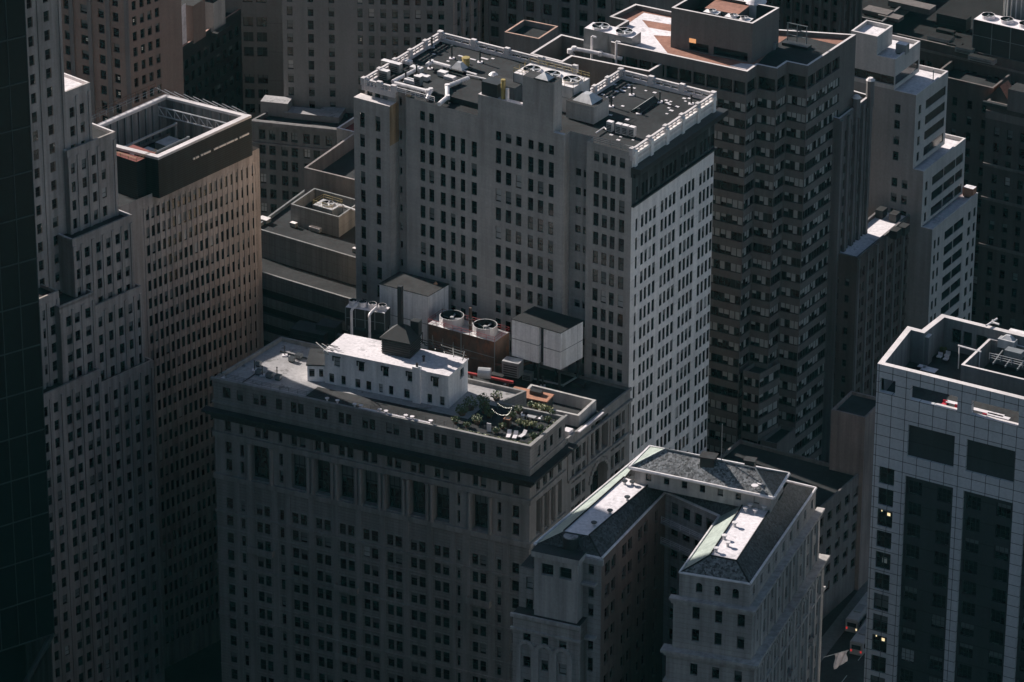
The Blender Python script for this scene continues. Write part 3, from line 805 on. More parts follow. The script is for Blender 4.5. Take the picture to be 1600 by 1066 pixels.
def Hp(u, w, z=0): p = fH.at(u) + bH * w; return Vector((p.x, p.y, z))
uG = fH.u(706, 680)
dk.prism([Hp(uG, .6), Hp(LH - .6, .6), Hp(LH - .6, LS - .6), Hp(uG, LS - .6)], ZH - .74, ZH - .66, M_tar)
u5 = fH.u(470, 625)
dk.prism([Hp(u5, .6), Hp(uG - .1, .6), Hp(uG - .1, 6.0), Hp(u5, 6.0)], ZH - .74, ZH - .67, M_tar2)
rl_ = T.part('railing')
railing(rl_, [Hp(.5, .6, ZH), Hp(uG, .6, ZH)], .9, M_dark, 3, .03)
# ------------------------------------------------------------------ white house on the roof
M_wst = stone('white_stucco', (.82, .80, .79), 0, var=.06, streak=.18, stain=(.55, .53, .51))
zb0 = ZH - .75; ZT = 61.1
p0, p1, p2_ = P(507, 549, ZT), P(700.7, 589, ZT), P(731, 562, ZT)
Th = Thing('rooftop_house', 'two-storey white house standing on the roof of the grey stone block', 'house', flat(p1))
wl_ = Th.part('wall'); rf = Th.part('roof')
fA = Face(p0, p1); fB = Face(p1, p2_)
def rw_px(f, px, ya, yb): return (f.z(px, yb), f.z(px, ya))
up = ups(fA, [(521.6, 531), (559.5, 569), (597.7, 607), (636.3, 645.8), (675.6, 685)], 521, 565, .2066)
lo_ = ups(fA, [(514, 522), (533, 540), (554.5, 563), (571.6, 580), (591.8, 598), (607, 614.5), (631, 640), (667.5, 675), (687, 694.5)], 514, 590, .2066)
r_u, r_l = rw_px(fA, 526, 558.5, 573), rw_px(fA, 518, 583.8, 598)
zmid = (r_u[0] + r_l[1]) / 2
facade(Th, wl_, fA, 0, fA.L, zb0, zmid, lo_, [r_l], M_wst, .35); facade(Th, wl_, fA, 0, fA.L, zmid, ZT, up, [r_u], M_wst, .35)
facade(Th, wl_, fB, 0, fB.L, zb0, ZT, ups(fB, [(719, 725)], 722, 590, -.88), [(r_l[0] - .3, r_l[1]), r_u], M_wst, .35)
p3_ = fourth(p0, p1, p2_)
for a, b in ((p2_, p3_), (p3_, p0)):
    ff = Face(a, b); wl_.quad([ff.at(0, zb0), ff.at(ff.L, zb0), ff.at(ff.L, ZT), ff.at(0, ZT)], M_wst)
rf.prism([Face(p0, p1).at(-.15, 0, .15), fA.at(fA.L + .15, 0, .15), fB.at(fB.L + .1, 0, .15), flat(p3_)], ZT, ZT + .22, M_wst, M_white)
for a, b in up:        # hood moulds over the upper windows
    lint = Th.part('window_hood'); lint.ledge(fA, a - .25, b + .15, r_u[1], r_u[1] + .2, .18, M_dark); lint.ledge(fA, a - .25, a - .02, r_u[1] - .8, r_u[1], .12, M_dark)
ch = Th.part('chimney'); uch = fA.u(652, 600); ch.ledge(fA, uch - .75, uch + .75, zb0, ZT + .8, .5, M_wst, .3); ch.cyl(fA.at(uch, 0, .1), .22, ZT + .8, ZT + 1.5, M_dark, 8)
# low annex at its left
a0 = P(480, 571, zb0 + 3.2); an = Thing('rooftop_annex', 'low white annex with a dark roof at the left end of the white rooftop house', 'annex', (a0.x, a0.y, zb0))
fN = Face(a0, fA.at(-.05, 0, -.4)); w_ = an.part('wall'); r_ = an.part('roof')
facade(an, w_, fN, 0, fN.L, zb0, zb0 + 3.2, cols_px(fN, [(483, 491.5), (498.5, 505)], 483, 580, .21), [(zb0 + .9, zb0 + 2.5)], M_wst, .3)
q = [fN.at(0), fN.at(fN.L), fN.at(fN.L, 0, -6.4), fN.at(0, 0, -6.4)]
for i in (1, 2, 3): ff = Face(q[i], q[(i + 1) % 4]); w_.quad([ff.at(0, zb0), ff.at(ff.L, zb0), ff.at(ff.L, zb0 + 3.2), ff.at(0, zb0 + 3.2)], M_wst)
r_.prism([fN.at(-.2, 0, .2), fN.at(fN.L, 0, .2), fN.at(fN.L, 0, -6.5), fN.at(-.2, 0, -6.5)], zb0 + 3.2, zb0 + 3.45, M_dark, M_tar)
# louvred lantern with a pyramid roof and tall flue
zt_ = ZT + .22; c = P(627, 549, zt_); eA, bA = fA.e, fB.e
Tp = Thing('roof_lantern', 'dark louvred lantern with a pyramid hood and a tall flue on the white rooftop house', 'lantern', (c.x, c.y, zt_))
b_ = Tp.part('body'); b_.obox(c, eA, 0, 5.6, 4.4, zt_, zt_ + 3.2, M_dark)
for k in range(6): b_.obox(c, eA, 0, 5.8, 4.6, zt_ + .4 + k * .45, zt_ + .55 + k * .45, M_tar2)
hd = Tp.part('hood'); q = [c + eA * x + bA * y for x, y in ((-3.1, -2.6), (3.1, -2.6), (3.1, 2.6), (-3.1, 2.6))]; s_ = [c + eA * x + bA * y for x, y in ((-.5, -.4), (.9, -.4), (.9, .4), (-.5, .4))]
M_lead = metal('dull_lead', (.028, .028, .028), .6)
for i in range(4):
    j = (i + 1) % 4; hd.quad([(q[i].x, q[i].y, zt_ + 3.2), (q[j].x, q[j].y, zt_ + 3.2), (s_[j].x, s_[j].y, zt_ + 5.4), (s_[i].x, s_[i].y, zt_ + 5.4)], M_lead)
hd.quad([(p.x, p.y, zt_ + 5.4) for p in s_], M_lead); hd.quad([(p.x, p.y, zt_ + 3.2) for p in q[::-1]], M_dark)
fl_ = Tp.part('flue'); fl_.obox(c + eA * -.1, eA, 0, .8, .8, zt_ + 5.2, zt_ + 13.0, M_dark)
fl2 = Tp.part('vent_stack'); fl2.obox(c + eA * 2.2 + bA * 1.6, eA, 0, 1.6, 1.4, zt_ + 3.0, zt_ + 6.0, M_dark)
c = P(662, 566, zt_); vent_pole(662, 566, zt_, 1.1, 'short pale vent pipe on the white roof of the rooftop house', .2, None)
mesh_ = MB(); 
for k in range(3): mesh_.tube([P(494 + k * 9, 535 + k * 2, zt_ + .5), P(513 + k * 9, 551 - k * 3, zt_ + .5)], .07, M_dark, 4)
for k in range(3): mesh_.tube([P(496 + k * 7, 550 - k * 6, zt_ + .5), P(514 + k * 7, 554 - k * 6, zt_ + .5)], .07, M_dark, 4)
for k in range(4): mesh_.tube([P(503 + k * 6, 548 - k * 2, zt_), P(503 + k * 6, 548 - k * 2, zt_ + .7)], .06, M_dark, 4)
solo('pipe_rack', mesh_, 'thin dark pipe rack lying at the left edge of the white house roof', 'pipe rack', P(505, 545, zt_))
rk = MB()
for k in range(5):
    rk.tube([P(654 + k * 18, 529 + k * 5, zt_ + 2.2), P(667 + k * 14, 541 + k * 5.5, zt_ + 2.2)], .1, M_dark, 4)
    p = P(660 + k * 16, 537 + k * 5.3, zt_); rk.tube([p, p + Vector((0, 0, 2.3))], .09, M_dark, 4)
for d in (0, 5, 10): rk.tube([P(653 + d, 529 + d, zt_ + 2.2), P(727 + d * .4, 551 + d, zt_ + 2.2)], .1, M_dark, 4)
solo('steel_frame', rk, 'open dark steel frame over the back of the white house roof', 'steel frame', P(690, 545, zt_))
# ------------------------------------------------------------------ plant on the rear roof
zr = ZW - .7
cA, cB, cC = P(539.4, 480, 59.2), P(600.4, 489.7, 59.2), P(609.7, 480.3, 59.2)
def mid3(a, b, c): return (a + c) / 2
t = fan_unit('cooling_tower', 'white-topped cooling unit with four small fans and two white pipes behind the rooftop house', 'cooling tower', mid3(cA, cB, cC), cB - cA, flat(cB - cA).length, flat(cC - cB).length, 54.5, 4.7, 4, M_dark, M_pipe, None, None, None, 1.0, None, 1.0)
sp = t.part('frame'); sp.obox(mid3(cA, cB, cC), cB - cA, 0, flat(cB - cA).length * .9, flat(cC - cB).length * .9, zr, 54.6, M_dark)
for px, py in ((552.5, 483.5), (580.6, 490.3)):
    w = t.part('drain_pipe'); p = P(px, py, 59.3); n_ = -bH * .8
    w.tube([p + bH * 1.8 + Vector((0, 0, .5)), p + n_ * .4 + Vector((0, 0, .3)), p + n_, p + n_ - Vector((0, 0, 6))], .26, M_pipe, 8)
M_wpan = stone('white_metal_panel', (.82, .81, .80), 0, var=.08, streak=.2, rough=.5, e=tuple(fA.e), pitch=1.1, joint=.06, jd=.8, stain=(.42, .40, .38))
def panel_box(label, A_, B_, C_, z0, z1, gapu=None, legs=None, name='rooftop_tank', topm=None):
    t = Thing(name, label, 'tank', (B_.x, B_.y, z0)); e = flat(B_ - A_).normalized(); L_ = flat(B_ - A_).length; b = flat(C_ - B_)
    def Q(u, w, z): p = flat(A_) + e * u + b * w; return (p.x, p.y, z)
    w_ = t.part('panel_wall'); tp = t.part('roof')
    spans = [(0, L_)] if gapu is None else [(0, gapu - .55), (gapu + .55, L_)]
    for a, c in spans:
        w_.prism([Q(a, 0, 0), Q(c, 0, 0), Q(c, 1, 0), Q(a, 1, 0)], z0, z1, M_wpan)
        w_.prism([Q(a - .03, -.01, 0), Q(c + .03, -.01, 0), Q(c + .03, 1.01, 0), Q(a - .03, 1.01, 0)], z0 + (z1 - z0) * .48, z0 + (z1 - z0) * .48 + .12, M_steel)
    if gapu is not None: w_.prism([Q(gapu - .55, .12, 0), Q(gapu + .55, .12, 0), Q(gapu + .55, .9, 0), Q(gapu - .55, .9, 0)], z0, z1, M_dark)
    tp.prism([Q(-.1, -.02, 0), Q(L_ + .1, -.02, 0), Q(L_ + .1, 1.02, 0), Q(-.1, 1.02, 0)], z1, z1 + .15, topm or M_tar)
    if legs is not None:
        for u in (.06, .5, .94):
            for w in (.1, .9):
                lg = t.part('leg'); p = Q(u * L_, w, 0); lg.obox(p, e, 0, .35, .35, legs, z0, M_dark)
    return t
panel_box('white panelled tank with a dark seam raised on legs against the tan tower', P(800, 499, 62), P(876, 521, 62), P(911, 502, 62), 54.6, 62, flat(P(876, 521, 62) - P(800, 499, 62)).length * .60, zr)
panel_box('white panelled plant house with a sunlit roof edge behind the dark lantern', P(593, 444, 61), P(669, 463.4, 61), P(700.7, 445, 61), zr, 61, None, None, 'plant_house', M_tar2)
c = P(681, 464, 58.5); t = Thing('water_tank', 'small round tank with an orange cone roof beside the white plant house', 'water tank', (c.x, c.y, zr)); t.part('barrel').cyl(c, 1.6, zr, 59.2, M_rust, 14)
t.part('cone_roof').cyl(c, 1.8, 59.2, 61.6, metal('orange_painted_cone', (.55, .27, .15), .6), 14, .1)
cA, cB, cC = P(668.4, 505.9, 57), P(772.6, 534.7, 57), P(795.8, 519, 57)
t = fan_unit('cooling_tower', 'rusty cooling tower with two big raised fan drums and red rails behind the rooftop house', 'cooling tower', mid3(cA, cB, cC), cB - cA, flat(cB - cA).length, flat(cC - cB).length, zr, 57 - zr, 2, M_rust, M_galv, M_red, None, 2.3, 0, None, 1.7)
c = P(757, 583, 53.6); t = Thing('horizontal_tank', 'small round-ended metal drum lying on a red beam by the white house', 'drum', (c.x, c.y, zr)); a = t.part('drum')
a.tube([c - fA.e * 1.1 - bH * .3, c + fA.e * 1.1 + bH * .3], 1.05, M_galv, 14); b = t.part('beam'); b.obox(P(765, 590, 52), fA.e, 0, 9.5, .5, 51.8, 52.2, M_red)
for s in (-3.6, 3.6): lg = t.part('leg'); lg.obox(P(765, 590, 52) + fA.e * s, fA.e, 0, .4, .4, zr, 51.8, M_rust)
c = P(801, 578, 52.5); box_unit('transformer_box', 'grey louvred unit in front of the white panelled tank', 'air handler', c, fA.e, 3.4, 2.2, zr + 1.5, 3.2, M_steel, M_galv, None, 0, True, 5)
c = P(735, 570, zr); mt = MB(); mt.obox(c, fA.e, 0, .45, .45, zr, 61.5, M_rust)
for k in range(8): mt.obox(c, fA.e, 0, .6, .6, zr + 1 + k * 1.2, zr + 1.12 + k * 1.2, M_steel)
solo('mast', mt, 'slim rusty mast standing between the white house and the cooling tower', 'mast', (c.x, c.y, zr))
# dark plant at the back left of the roof
for px, py, lu, lw, h, lab in ((487, 512, 7, 4, 4.2, 'large black air handler behind the grey gravel roof'), (514, 505, 4, 3, 5.2, 'tall black duct box beside the white-topped cooling unit'), (468, 522, 3, 3, 2.6, 'small black unit at the corner of the gravel roof')):
    c = P(px, py, zr + h); box_unit('air_handler', lab, 'air handler', c, fA.e, lu, lw, zr, h, M_dark, M_tar2, None, 0, True, 4)
c = P(722, 515, zr + 1.5)
# pipes, ducts and small plant crowding the rear roof
for i, (pts_, r_c, m_c, lab) in enumerate((
    (((648, 512, 3.0), (700, 528, 3.0), (700, 528, .3)), .22, M_dark, 'black pipe run below the plant house'), (((735, 560, 2.6), (800, 575, 2.6), (830, 566, 2.6)), .28, M_rust, 'rusty duct run in front of the panelled tank'),
    (((742, 596, 1.6), (800, 610, 1.6)), .2, M_dark, 'black pipe run behind the terrace garden'), (((835, 592, 1.0), (880, 602, 1.0), (900, 590, 1.0)), .18, M_steel, 'grey pipe beside the light court'),
    (((520, 520, 3.4), (540, 526, 3.4), (540, 526, .3)), .3, M_steel, 'grey duct dropping behind the white-topped unit'), (((690, 470, 5.0), (760, 486, 5.0), (760, 486, .5)), .25, M_dark, 'dark pipe along the foot of the tan tower'))):
    duct([P(x, y, zr + h) for x, y, h in pts_], r_c, lab, m_c)
for i, (px, py, lu, lw, h, m_c, lab) in enumerate(((652, 528, 2.0, 1.5, 2.4, M_dark, 'black fan box below the plant house'), (742, 560, 1.8, 1.4, 2.8, M_rust, 'rusty box beside the mast'), (778, 592, 2.6, 1.6, 2.0, M_dark, 'black cabinet behind the terrace garden'), (825, 588, 1.8, 1.2, 1.8, M_steel, 'grey cabinet under the panelled tank'),
    (858, 596, 1.4, 1.0, 1.2, M_dark, 'low black box right of the grey cabinet'), (772, 566, 1.2, 1.2, 3.6, M_dark, 'tall black duct box by the louvred unit'), (700, 492, 6.0, 1.6, 3.0, M_dark, 'long black awning box at the foot of the tan tower'), (775, 488, 9.0, 1.8, 3.4, M_dark, 'longer black awning box at the foot of the tan tower'), (905, 600, 2.2, 1.6, .9, M_dark, 'low black hatch on the wing roof'), (560, 510, 2.4, 1.6, 1.6, M_steel, 'grey pump box under the white-topped unit'))):
    box_unit('plant_box', lab, 'plant box', P(px, py, zr + h * .5), fA.e, lu, lw, zr, h, m_c, M_tar2 if m_c is M_dark else M_steel, None, 0, True, 3)
for i, (px, py, h, lab) in enumerate(((512, 530, 3.2, 'black vent pipe behind the left end of the white house'), (668, 540, 4.2, 'black vent pipe behind the dark lantern'), (745, 545, 3.0, 'black vent pipe beside the rusty cooling tower'), (790, 600, 2.6, 'black vent pipe by the black cabinet'), (848, 604, 2.0, 'black vent pipe by the light court'))): vent_pole(px, py, zr, h, lab, .16, None)
lad = MB()
for s_x in (0, .5): lad.tube([P(731, 566, zr) + fA.e * s_x, P(731, 566, zr) + fA.e * s_x + Vector((0, 0, 8))], .05, M_steel, 4)
for k in range(18): q_ = P(731, 566, zr) + Vector((0, 0, .4 + k * .42)); lad.tube([q_, q_ + fA.e * .5], .035, M_steel, 4)
solo('ladder', lad, 'steel ladder at the right end wall of the white house', 'ladder', P(731, 566, zr))
# walled light court at the right
tr = Thing('light_court', 'pale walled light court sunk beside the terrace garden', 'light court', flat(P(904.5, 648, ZW)))
pl = [P(804, 628, ZW + 1.6), P(904.5, 650, ZW + 1.6), P(931.7, 625, ZW + 1.6), P(829.5, 600, ZW + 1.6)]
wq = tr.part('wall'); pz = [(p.x, p.y) for p in pl]; ins = inset(pz, .5)
M_pale = stone('pale_render', (.42, .40, .385), 0, var=.1, streak=.25)
for i in range(4):
    j = (i + 1) % 4; A_, B_, a_, b_2 = pz[i], pz[j], ins[i], ins[j]
    wq.quad([(*A_, zr), (*B_, zr), (*B_, ZW + 1.6), (*A_, ZW + 1.6)], M_pale); wq.quad([(*b_2, zr), (*a_, zr), (*a_, ZW + 1.6), (*b_2, ZW + 1.6)], M_pale)
    wq.quad([(*A_, ZW + 1.6), (*B_, ZW + 1.6), (*b_2, ZW + 1.6), (*a_, ZW + 1.6)], M_pale)
M_terra = tarroof('terracotta_membrane', (.42, .21, .14), .25, (.3, .15, .1))
c = P(829, 617, ZW + 2.6); t = Thing('stair_bulkhead', 'flat orange-topped stair bulkhead at the corner of the light court', 'stair bulkhead', (c.x, c.y, zr)); a = t.part('wall'); a.obox(c, fA.e, 0, 7.5, 3.0, zr, ZW + 2.5, M_dark); b = t.part('roof'); b.obox(c, fA.e, 0, 7.9, 3.4, ZW + 2.5, ZW + 2.75, M_terra)
c2 = P(838, 614, ZW + 3); d = t.part('hatch'); d.obox(c2, fA.e, 0, 2.2, 1.2, ZW + 2.75, ZW + 3.5, M_dark)
c = P(912, 672, ZW + .2); mb = MB(); mb.obox(P(923, 662, ZW), fW.e, 0, 9.0, .5, ZW + .18, ZW + .4, M_white); solo('roof_beam', mb, 'long white beam lying along the edge of the side wing roof', 'beam', P(923, 662, ZW))
mb = MB(); mb.obox(P(887, 672, ZW + .5), fW.e, 0, 1.6, 1.4, zr, ZW + .6, M_white); solo('roof_box', mb, 'small white box behind the corner of the terrace parapet', 'box', P(887, 672, ZW))
# poles and boxes on the gravel roof
zg = ZH - .75
for px, py, h, lab in ((346.5, 590, 1.9, 'thin pole at the front corner of the gravel roof'), (398, 579, 1.9, 'thin pole left of the middle of the gravel roof'), (410, 587, 1.9, 'thin pole near the roof boxes'), (445, 556, 1.9, 'thin pole at the back of the gravel roof'), (433, 590, 2.0, 'thin pole at the front of the gravel roof')):
    vent_pole(px, py, zg, h, lab, .09, 'thin poles on the gravel roof')
for px, py, s, lab in ((404, 572, .9, 'small dark roof vent behind the pole on the gravel roof'), (405, 585, 1.1, 'square dark roof vent nearest the left of the gravel roof'), (421, 590, 1.1, 'grey roof vent in the middle of three at the front'), (435, 593, 1.1, 'grey roof vent at the right of three at the front'), (467, 560, 1.2, 'dark box vent at the back of the gravel roof'), (456, 565, 1.0, 'low dark vent beside the box vent')):
    c = P(px, py, zg); box_unit('roof_vent', lab, 'vent', c, fA.e, s, s, zg, .9, M_steel, M_dark)
mb = MB(); mb.tube([P(438, 549, zg + .2), P(483, 561, zg + .2)], .15, M_dark, 6); solo('roof_pipe', mb, 'dark pipe lying across the back of the gravel roof', 'pipe', P(438, 549, zg))
mb = MB(); mb.tube([P(377, 599, zg + .1), P(399, 584, zg + .1)], .1, M_dark, 6); solo('roof_pipe', mb, 'dark cable lying across the front of the gravel roof', 'cable', P(377, 599, zg))
# ------------------------------------------------------------------ terrace garden
def bush(mbx, c, r, h, n, m, rnd):
    for k in range(n):
        a, q = rnd.uniform(0, 6.28), rnd.random() ** .5
        p = Vector((c.x + r * q * math.cos(a), c.y + r * q * math.sin(a), c.z + h * (.1 + .9 * rnd.random() * (1 - .45 * q))))
        s = rnd.uniform(.10, .24); x = Vector((rnd.uniform(-1, 1), rnd.uniform(-1, 1), rnd.uniform(-1, 1))).normalized(); y = x.orthogonal().normalized()
        mbx.quad([p - x * s, p + y * s * .6, p + x * s, p - y * s * .6], m)
rnd = random.Random(3); zd = ZH - .66
def shrub(px, py, r, h, n, label, m=None, pot=True, group=None, z=None):
    z = zd if z is None else z
    c = P(px, py, z); t = Thing('potted_shrub' if pot else 'shrub', label, 'shrub', (c.x, c.y, z), group)
    a = t.part('foliage'); bush(a, Vector((c.x, c.y, z + (.4 if pot else .05))), r, h, n, m or M_leaf, rnd)
    s = t.part('stem'); s.tube([(c.x, c.y, z), (c.x, c.y, z + h * .7)], .05, M_rust, 5)
    if pot: b = t.part('pot'); b.cyl(c, r * .5, z, z + .5, M_rust, 8, r * .6)
for px, py, r, h, n, lab, m in ((735, 640, 1.3, 2.6, 260, 'dark tree-like shrub against the right end of the white house', None), (722, 648, 1.2, 1.8, 200, 'dark shrub near the house corner on the terrace', None), (755, 632, 1.2, 2.0, 200, 'dark shrub at the back of the terrace behind the string lights', None), (776, 625, 1.1, 1.8, 180, 'dark shrub by the red beam at the back of the terrace', None),
    (838, 640, .8, 1.0, 140, 'yellow-green shrub at the back parapet of the terrace', M_leaf2), (848, 643, .9, 1.1, 150, 'large pale shrub at the back parapet of the terrace', M_leaf2), (858, 645, .7, .9, 120, 'pale shrub at the back corner of the terrace', M_leaf2), (829, 637, .7, .9, 110, 'small green shrub left along the back parapet of the terrace', M_leaf),
    (812, 664, .8, .8, 130, 'pale flowering shrub behind the leftmost lounger', M_leaf2), (822, 667, .8, .9, 140, 'yellow flowering shrub behind the white loungers', M_leaf2), (832, 668, .8, .9, 140, 'yellow shrub right of the white loungers', M_leaf2), (785, 670, .7, .9, 120, 'green shrub left of the white loungers', M_leaf), (833, 685, .7, .8, 120, 'green shrub in the front corner of the terrace', M_leaf), (856, 660, .7, .9, 120, 'dark green shrub by the side parapet', M_leaf),
    (800, 655, .8, 1.4, 140, 'green shrub beside the brown planter', M_leaf), (730, 668, .7, .8, 120, 'green shrub by the front parapet below the house', M_leaf), (765, 652, .9, 1.5, 150, 'dark green shrub under the string lights', M_leaf), (862, 650, .6, .8, 100, 'dark shrub in the back corner of the terrace', M_leaf), (845, 672, .6, .7, 100, 'low green shrub along the side parapet', M_leaf), (745, 662, 1.0, 1.7, 170, 'dark bushy shrub left of the string lights', M_leaf), (712, 662, .8, 1.2, 130, 'dark shrub by the front parapet left of the garden', M_leaf), (757, 645, 1.0, 2.2, 180, 'tall dark shrub beside the pergola post', M_leaf), (810, 645, .8, 1.3, 130, 'dark shrub behind the planter at the pergola', M_leaf), (775, 677, .7, .8, 110, 'green shrub at the front parapet by the white panel', M_leaf)):
    shrub(px, py, r, h, n, lab, m)
hedge = MB()
for k in range(60):
    u = uG + 1 + (LH - 2 - uG) * k / 60; p = Hp(u, .75, zd); bush(hedge, p, .4, .8, 16, M_leaf if rnd.random() < .6 else M_leaf2, rnd)
for k in range(24):
    p = Hp(LH - .8, .8 + (LS - 2) * k / 24, zd); bush(hedge, p, .4, .7, 12, M_leaf, rnd)
o = hedge.build('hedge', None, Hp(LH - 2, .75, zd)); o['label'] = 'low uneven green planting along the parapet of the terrace garden'; o['category'] = 'hedge'; 
for i, (px, py, da) in enumerate(((795, 682, 0), (805, 683.5, .05), (817, 682, .5))):
    c = P(px, py, zd); e = Vector((.15 + da, .9, 0)).normalized(); n = Vector((-e.y, e.x, 0))
    t = Thing('sun_lounger', ('white sun lounger at the left of three on the terrace', 'white sun lounger in the middle of three on the terrace', 'white sun lounger turned away at the right of three on the terrace')[i], 'sun lounger', (c.x, c.y, zd), 'sun loungers on the terrace')
    s = t.part('seat'); s.obox(c - e * .4, e, 0, 1.3, .75, zd + .3, zd + .38, M_white)
    b = t.part('backrest'); q = Face(c + e * .25 + n * .37, c + e * .25 - n * .37)
    o1, o2 = c + e * .27 + n * .37, c + e * .27 - n * .37; u1, u2 = c + e * .85 + n * .37, c + e * .85 - n * .37
    b.quad([(o2.x, o2.y, zd + .36), (o1.x, o1.y, zd + .36), (u1.x, u1.y, zd + .95), (u2.x, u2.y, zd + .95)], M_white); b.quad([(o1.x, o1.y, zd + .30), (o2.x, o2.y, zd + .30), (u2.x, u2.y, zd + .89), (u1.x, u1.y, zd + .89)], M_white)
    for sx, sy in ((-.9, .3), (-.9, -.3), (.2, .3), (.2, -.3)): lg = t.part('leg'); lg.obox(c + e * sx + n * sy, e, 0, .06, .06, zd, zd + .3, M_galv)
c = P(764, 671, zd + .6); t = Thing('standing_panel', 'upright white panel standing on the dark terrace', 'panel', (c.x, c.y, zd)); t.part('panel').obox(c, fA.e, 0, .8, .15, zd + .15, zd + 1.8, M_white); t.part('foot').obox(c, fA.e, 0, .9, .5, zd, zd + .15, M_dark)
c = P(793, 666, zd); t = Thing('planter', 'tall brown planter box with an orange end on the terrace', 'planter', (c.x, c.y, zd)); t.part('box').obox(c, fA.e, 0, 1.1, 1.0, zd, zd + 1.5, M_rust); t.part('rim').obox(c, fA.e, 0, 1.2, 1.1, zd + 1.5, zd + 1.6, M_terra); t.part('soil').obox(c, fA.e, 0, .9, .8, zd + 1.6, zd + 1.63, M_dark)
c = P(830, 655, zd); t = Thing('garden_table', 'low pale table with white cushions around it on the terrace', 'table', (c.x, c.y, zd)); t.part('table_top').obox(c, fA.e, 0, 1.7, .9, zd + .5, zd + .57, M_galv)
for sx, sy in ((-.7, .35), (-.7, -.35), (.7, .35), (.7, -.35)): t.part('leg').obox(c + fA.e * sx + bH * sy, fA.e, 0, .06, .06, zd, zd + .5, M_galv)
for dx, dy, lab in ((-1.6, 0, 'white garden chair left of the low table'), (1.6, .2, 'white garden chair right of the low table')):
    q = c + fA.e * dx + bH * dy; t = Thing('garden_chair', lab, 'chair', (q.x, q.y, zd)); t.part('seat').obox(q, fA.e, 0, .6, .6, zd + .35, zd + .45, M_white); t.part('backrest').obox(q + fA.e * (.28 if dx > 0 else -.28), fA.e, 0, .08, .6, zd + .45, zd + .9, M_white)
    for sx in (-.25, .25):
        for sy in (-.25, .25): t.part('leg').obox(q + fA.e * sx + bH * sy, fA.e, 0, .05, .05, zd, zd + .35, M_galv)
M_bulb = plain('light_bulb', (.9, .85, .7), .4, 2.0, (1, .93, .8))
for i, (x0, y0, x1, y1) in enumerate(((768, 638, 790, 648), (777, 629, 800, 636), (790, 648, 800, 636))):
    a, b = P(x0, y0, zd + 2.6), P(x1, y1, zd + 2.6); t = Thing('string_lights', ('string of small bulbs at the front of the dark pergola', 'string of small bulbs at the back of the dark pergola', 'string of small bulbs at the right side of the dark pergola')[i], 'string lights', (a.x, a.y, zd), 'string lights over the terrace'); w = t.part('wire')
    pt_ = [a.lerp(b, k / 8) - Vector((0, 0, .5 * (1 - (k / 4 - 1) ** 2))) for k in range(9)]; w.tube(pt_, .02, M_dark, 4)
    for s in (a, b): t.part('post').tube([Vector((s.x, s.y, zd)), s], .05, M_dark, 5)
    for k in range(10): q = a.lerp(b, (k + .5) / 10); q = q - Vector((0, 0, .5 * (1 - ((k + .5) / 5 - 1) ** 2))); t.part('bulb').cyl(q, .04, q.z - .09, q.z, M_bulb, 5)
for k, (px, py) in enumerate(((510, 624), (526, 626), (553, 635), (563, 634.5), (592, 642), (602, 643), (633, 650), (643, 652), (672, 658))):
    u = fH.u(px, py); p = Hp(u, .25, ZH + .12); t = Thing('stone_urn', 'small white urn standing on the front parapet below the rooftop house', 'urn', (p.x, p.y, p.z), 'white urns on the parapet')
    a = t.part('base'); a.cyl(p, .16, p.z, p.z + .25, M_white, 8); b = t.part('bowl'); b.cyl(p, .18, p.z + .25, p.z + .6, M_white, 8, .42)
mb = MB(); mb.ledge(fH, fH.u(560, 638), fH.u(672, 662), ZH + .125, ZH + .2, -.05, M_white, .5); solo('parapet_flashing', mb, 'bright strip of flashing on the front parapet below the rooftop house', 'flashing', fH.at(30, ZH))
# ================================================================== U-shaped building with green copper roofs
M_ub = stone('buff_grey_stone', (.36, .335, .32), .9, .10, .80, var=.14, streak=.3)
M_ub2 = stone('buff_stone_trim', (.40, .375, .36), 0, var=.14, streak=.3)
M_ubr = stone('brown_court_brick', (.22, .165, .14), 0, var=.15, streak=.2)
M_slate = slate('grey_slate', (.12, .122, .125)); M_dslate = slate('dark_slate', (.035, .037, .04))
ZU = 69.0
U_ = [P(x, y, ZU) for x, y in ((834, 852), (940, 874), (1040, 770), (1124, 807.6), (1061.5, 896), (1172, 914), (1275, 764), (1013, 702))]
T = Thing('mansard_building', 'U-shaped stone building round a dark court with slate and green copper roofs', 'building', flat(U_[5]), 'high-rise buildings')
wall = T.part('wall'); cor = T.part('cornice'); rp = T.part('roof'); sl = T.part('slate_roof'); cu = T.part('copper_roof'); gut = T.part('gutter')
F = [Face(U_[i], U_[(i + 1) % 8]) for i in range(8)]
f1, f2, f3, f5, f6 = F[0], F[1], F[2], F[4], F[5]
# left wing front: recessed strip, projecting bay, wider base
zr1 = [(f1.z(923, y1), f1.z(923, y0)) for y0, y1 in ((881, 898), (914, 934), (944, 964), (998, 1016), (1028, 1050))]
ub0, ub1 = f1.off(2.6).u(835, 880), f1.off(2.6).u(902, 880)
facade(T, wall, f1, ub1 - .2, f1.L, 0, ZU, cols_px(f1, [(919, 928)], 919, 890, .2), zr1, M_ub, .4)
fbay = f1.off(2.6)
ztB = fbay.z(835, 868)
facade(T, wall, fbay, ub0, ub1, 0, ztB, cols_px(fbay, [(845, 864.6), (873.4, 893)], 845, 885, .28), [(fbay.z(855, 900), fbay.z(855, 881.5))], M_ub2, .7)
wall.prism([f1.at(ub0, 0, 1.85), f1.at(ub1 - .02, 0, 1.85), f1.at(ub1 - .02, 0, -.5), f1.at(ub0, 0, -.5)], 0, ztB, M_ub2)
cor.prism([f1.at(ub0 - .4, 0, 3.1), f1.at(ub1 + .5, 0, 3.1), f1.at(ub1 + .5, 0, .0), f1.at(ub0 - .4, 0, 0)], ztB, ztB + 1.0, M_ub2, M_tar)
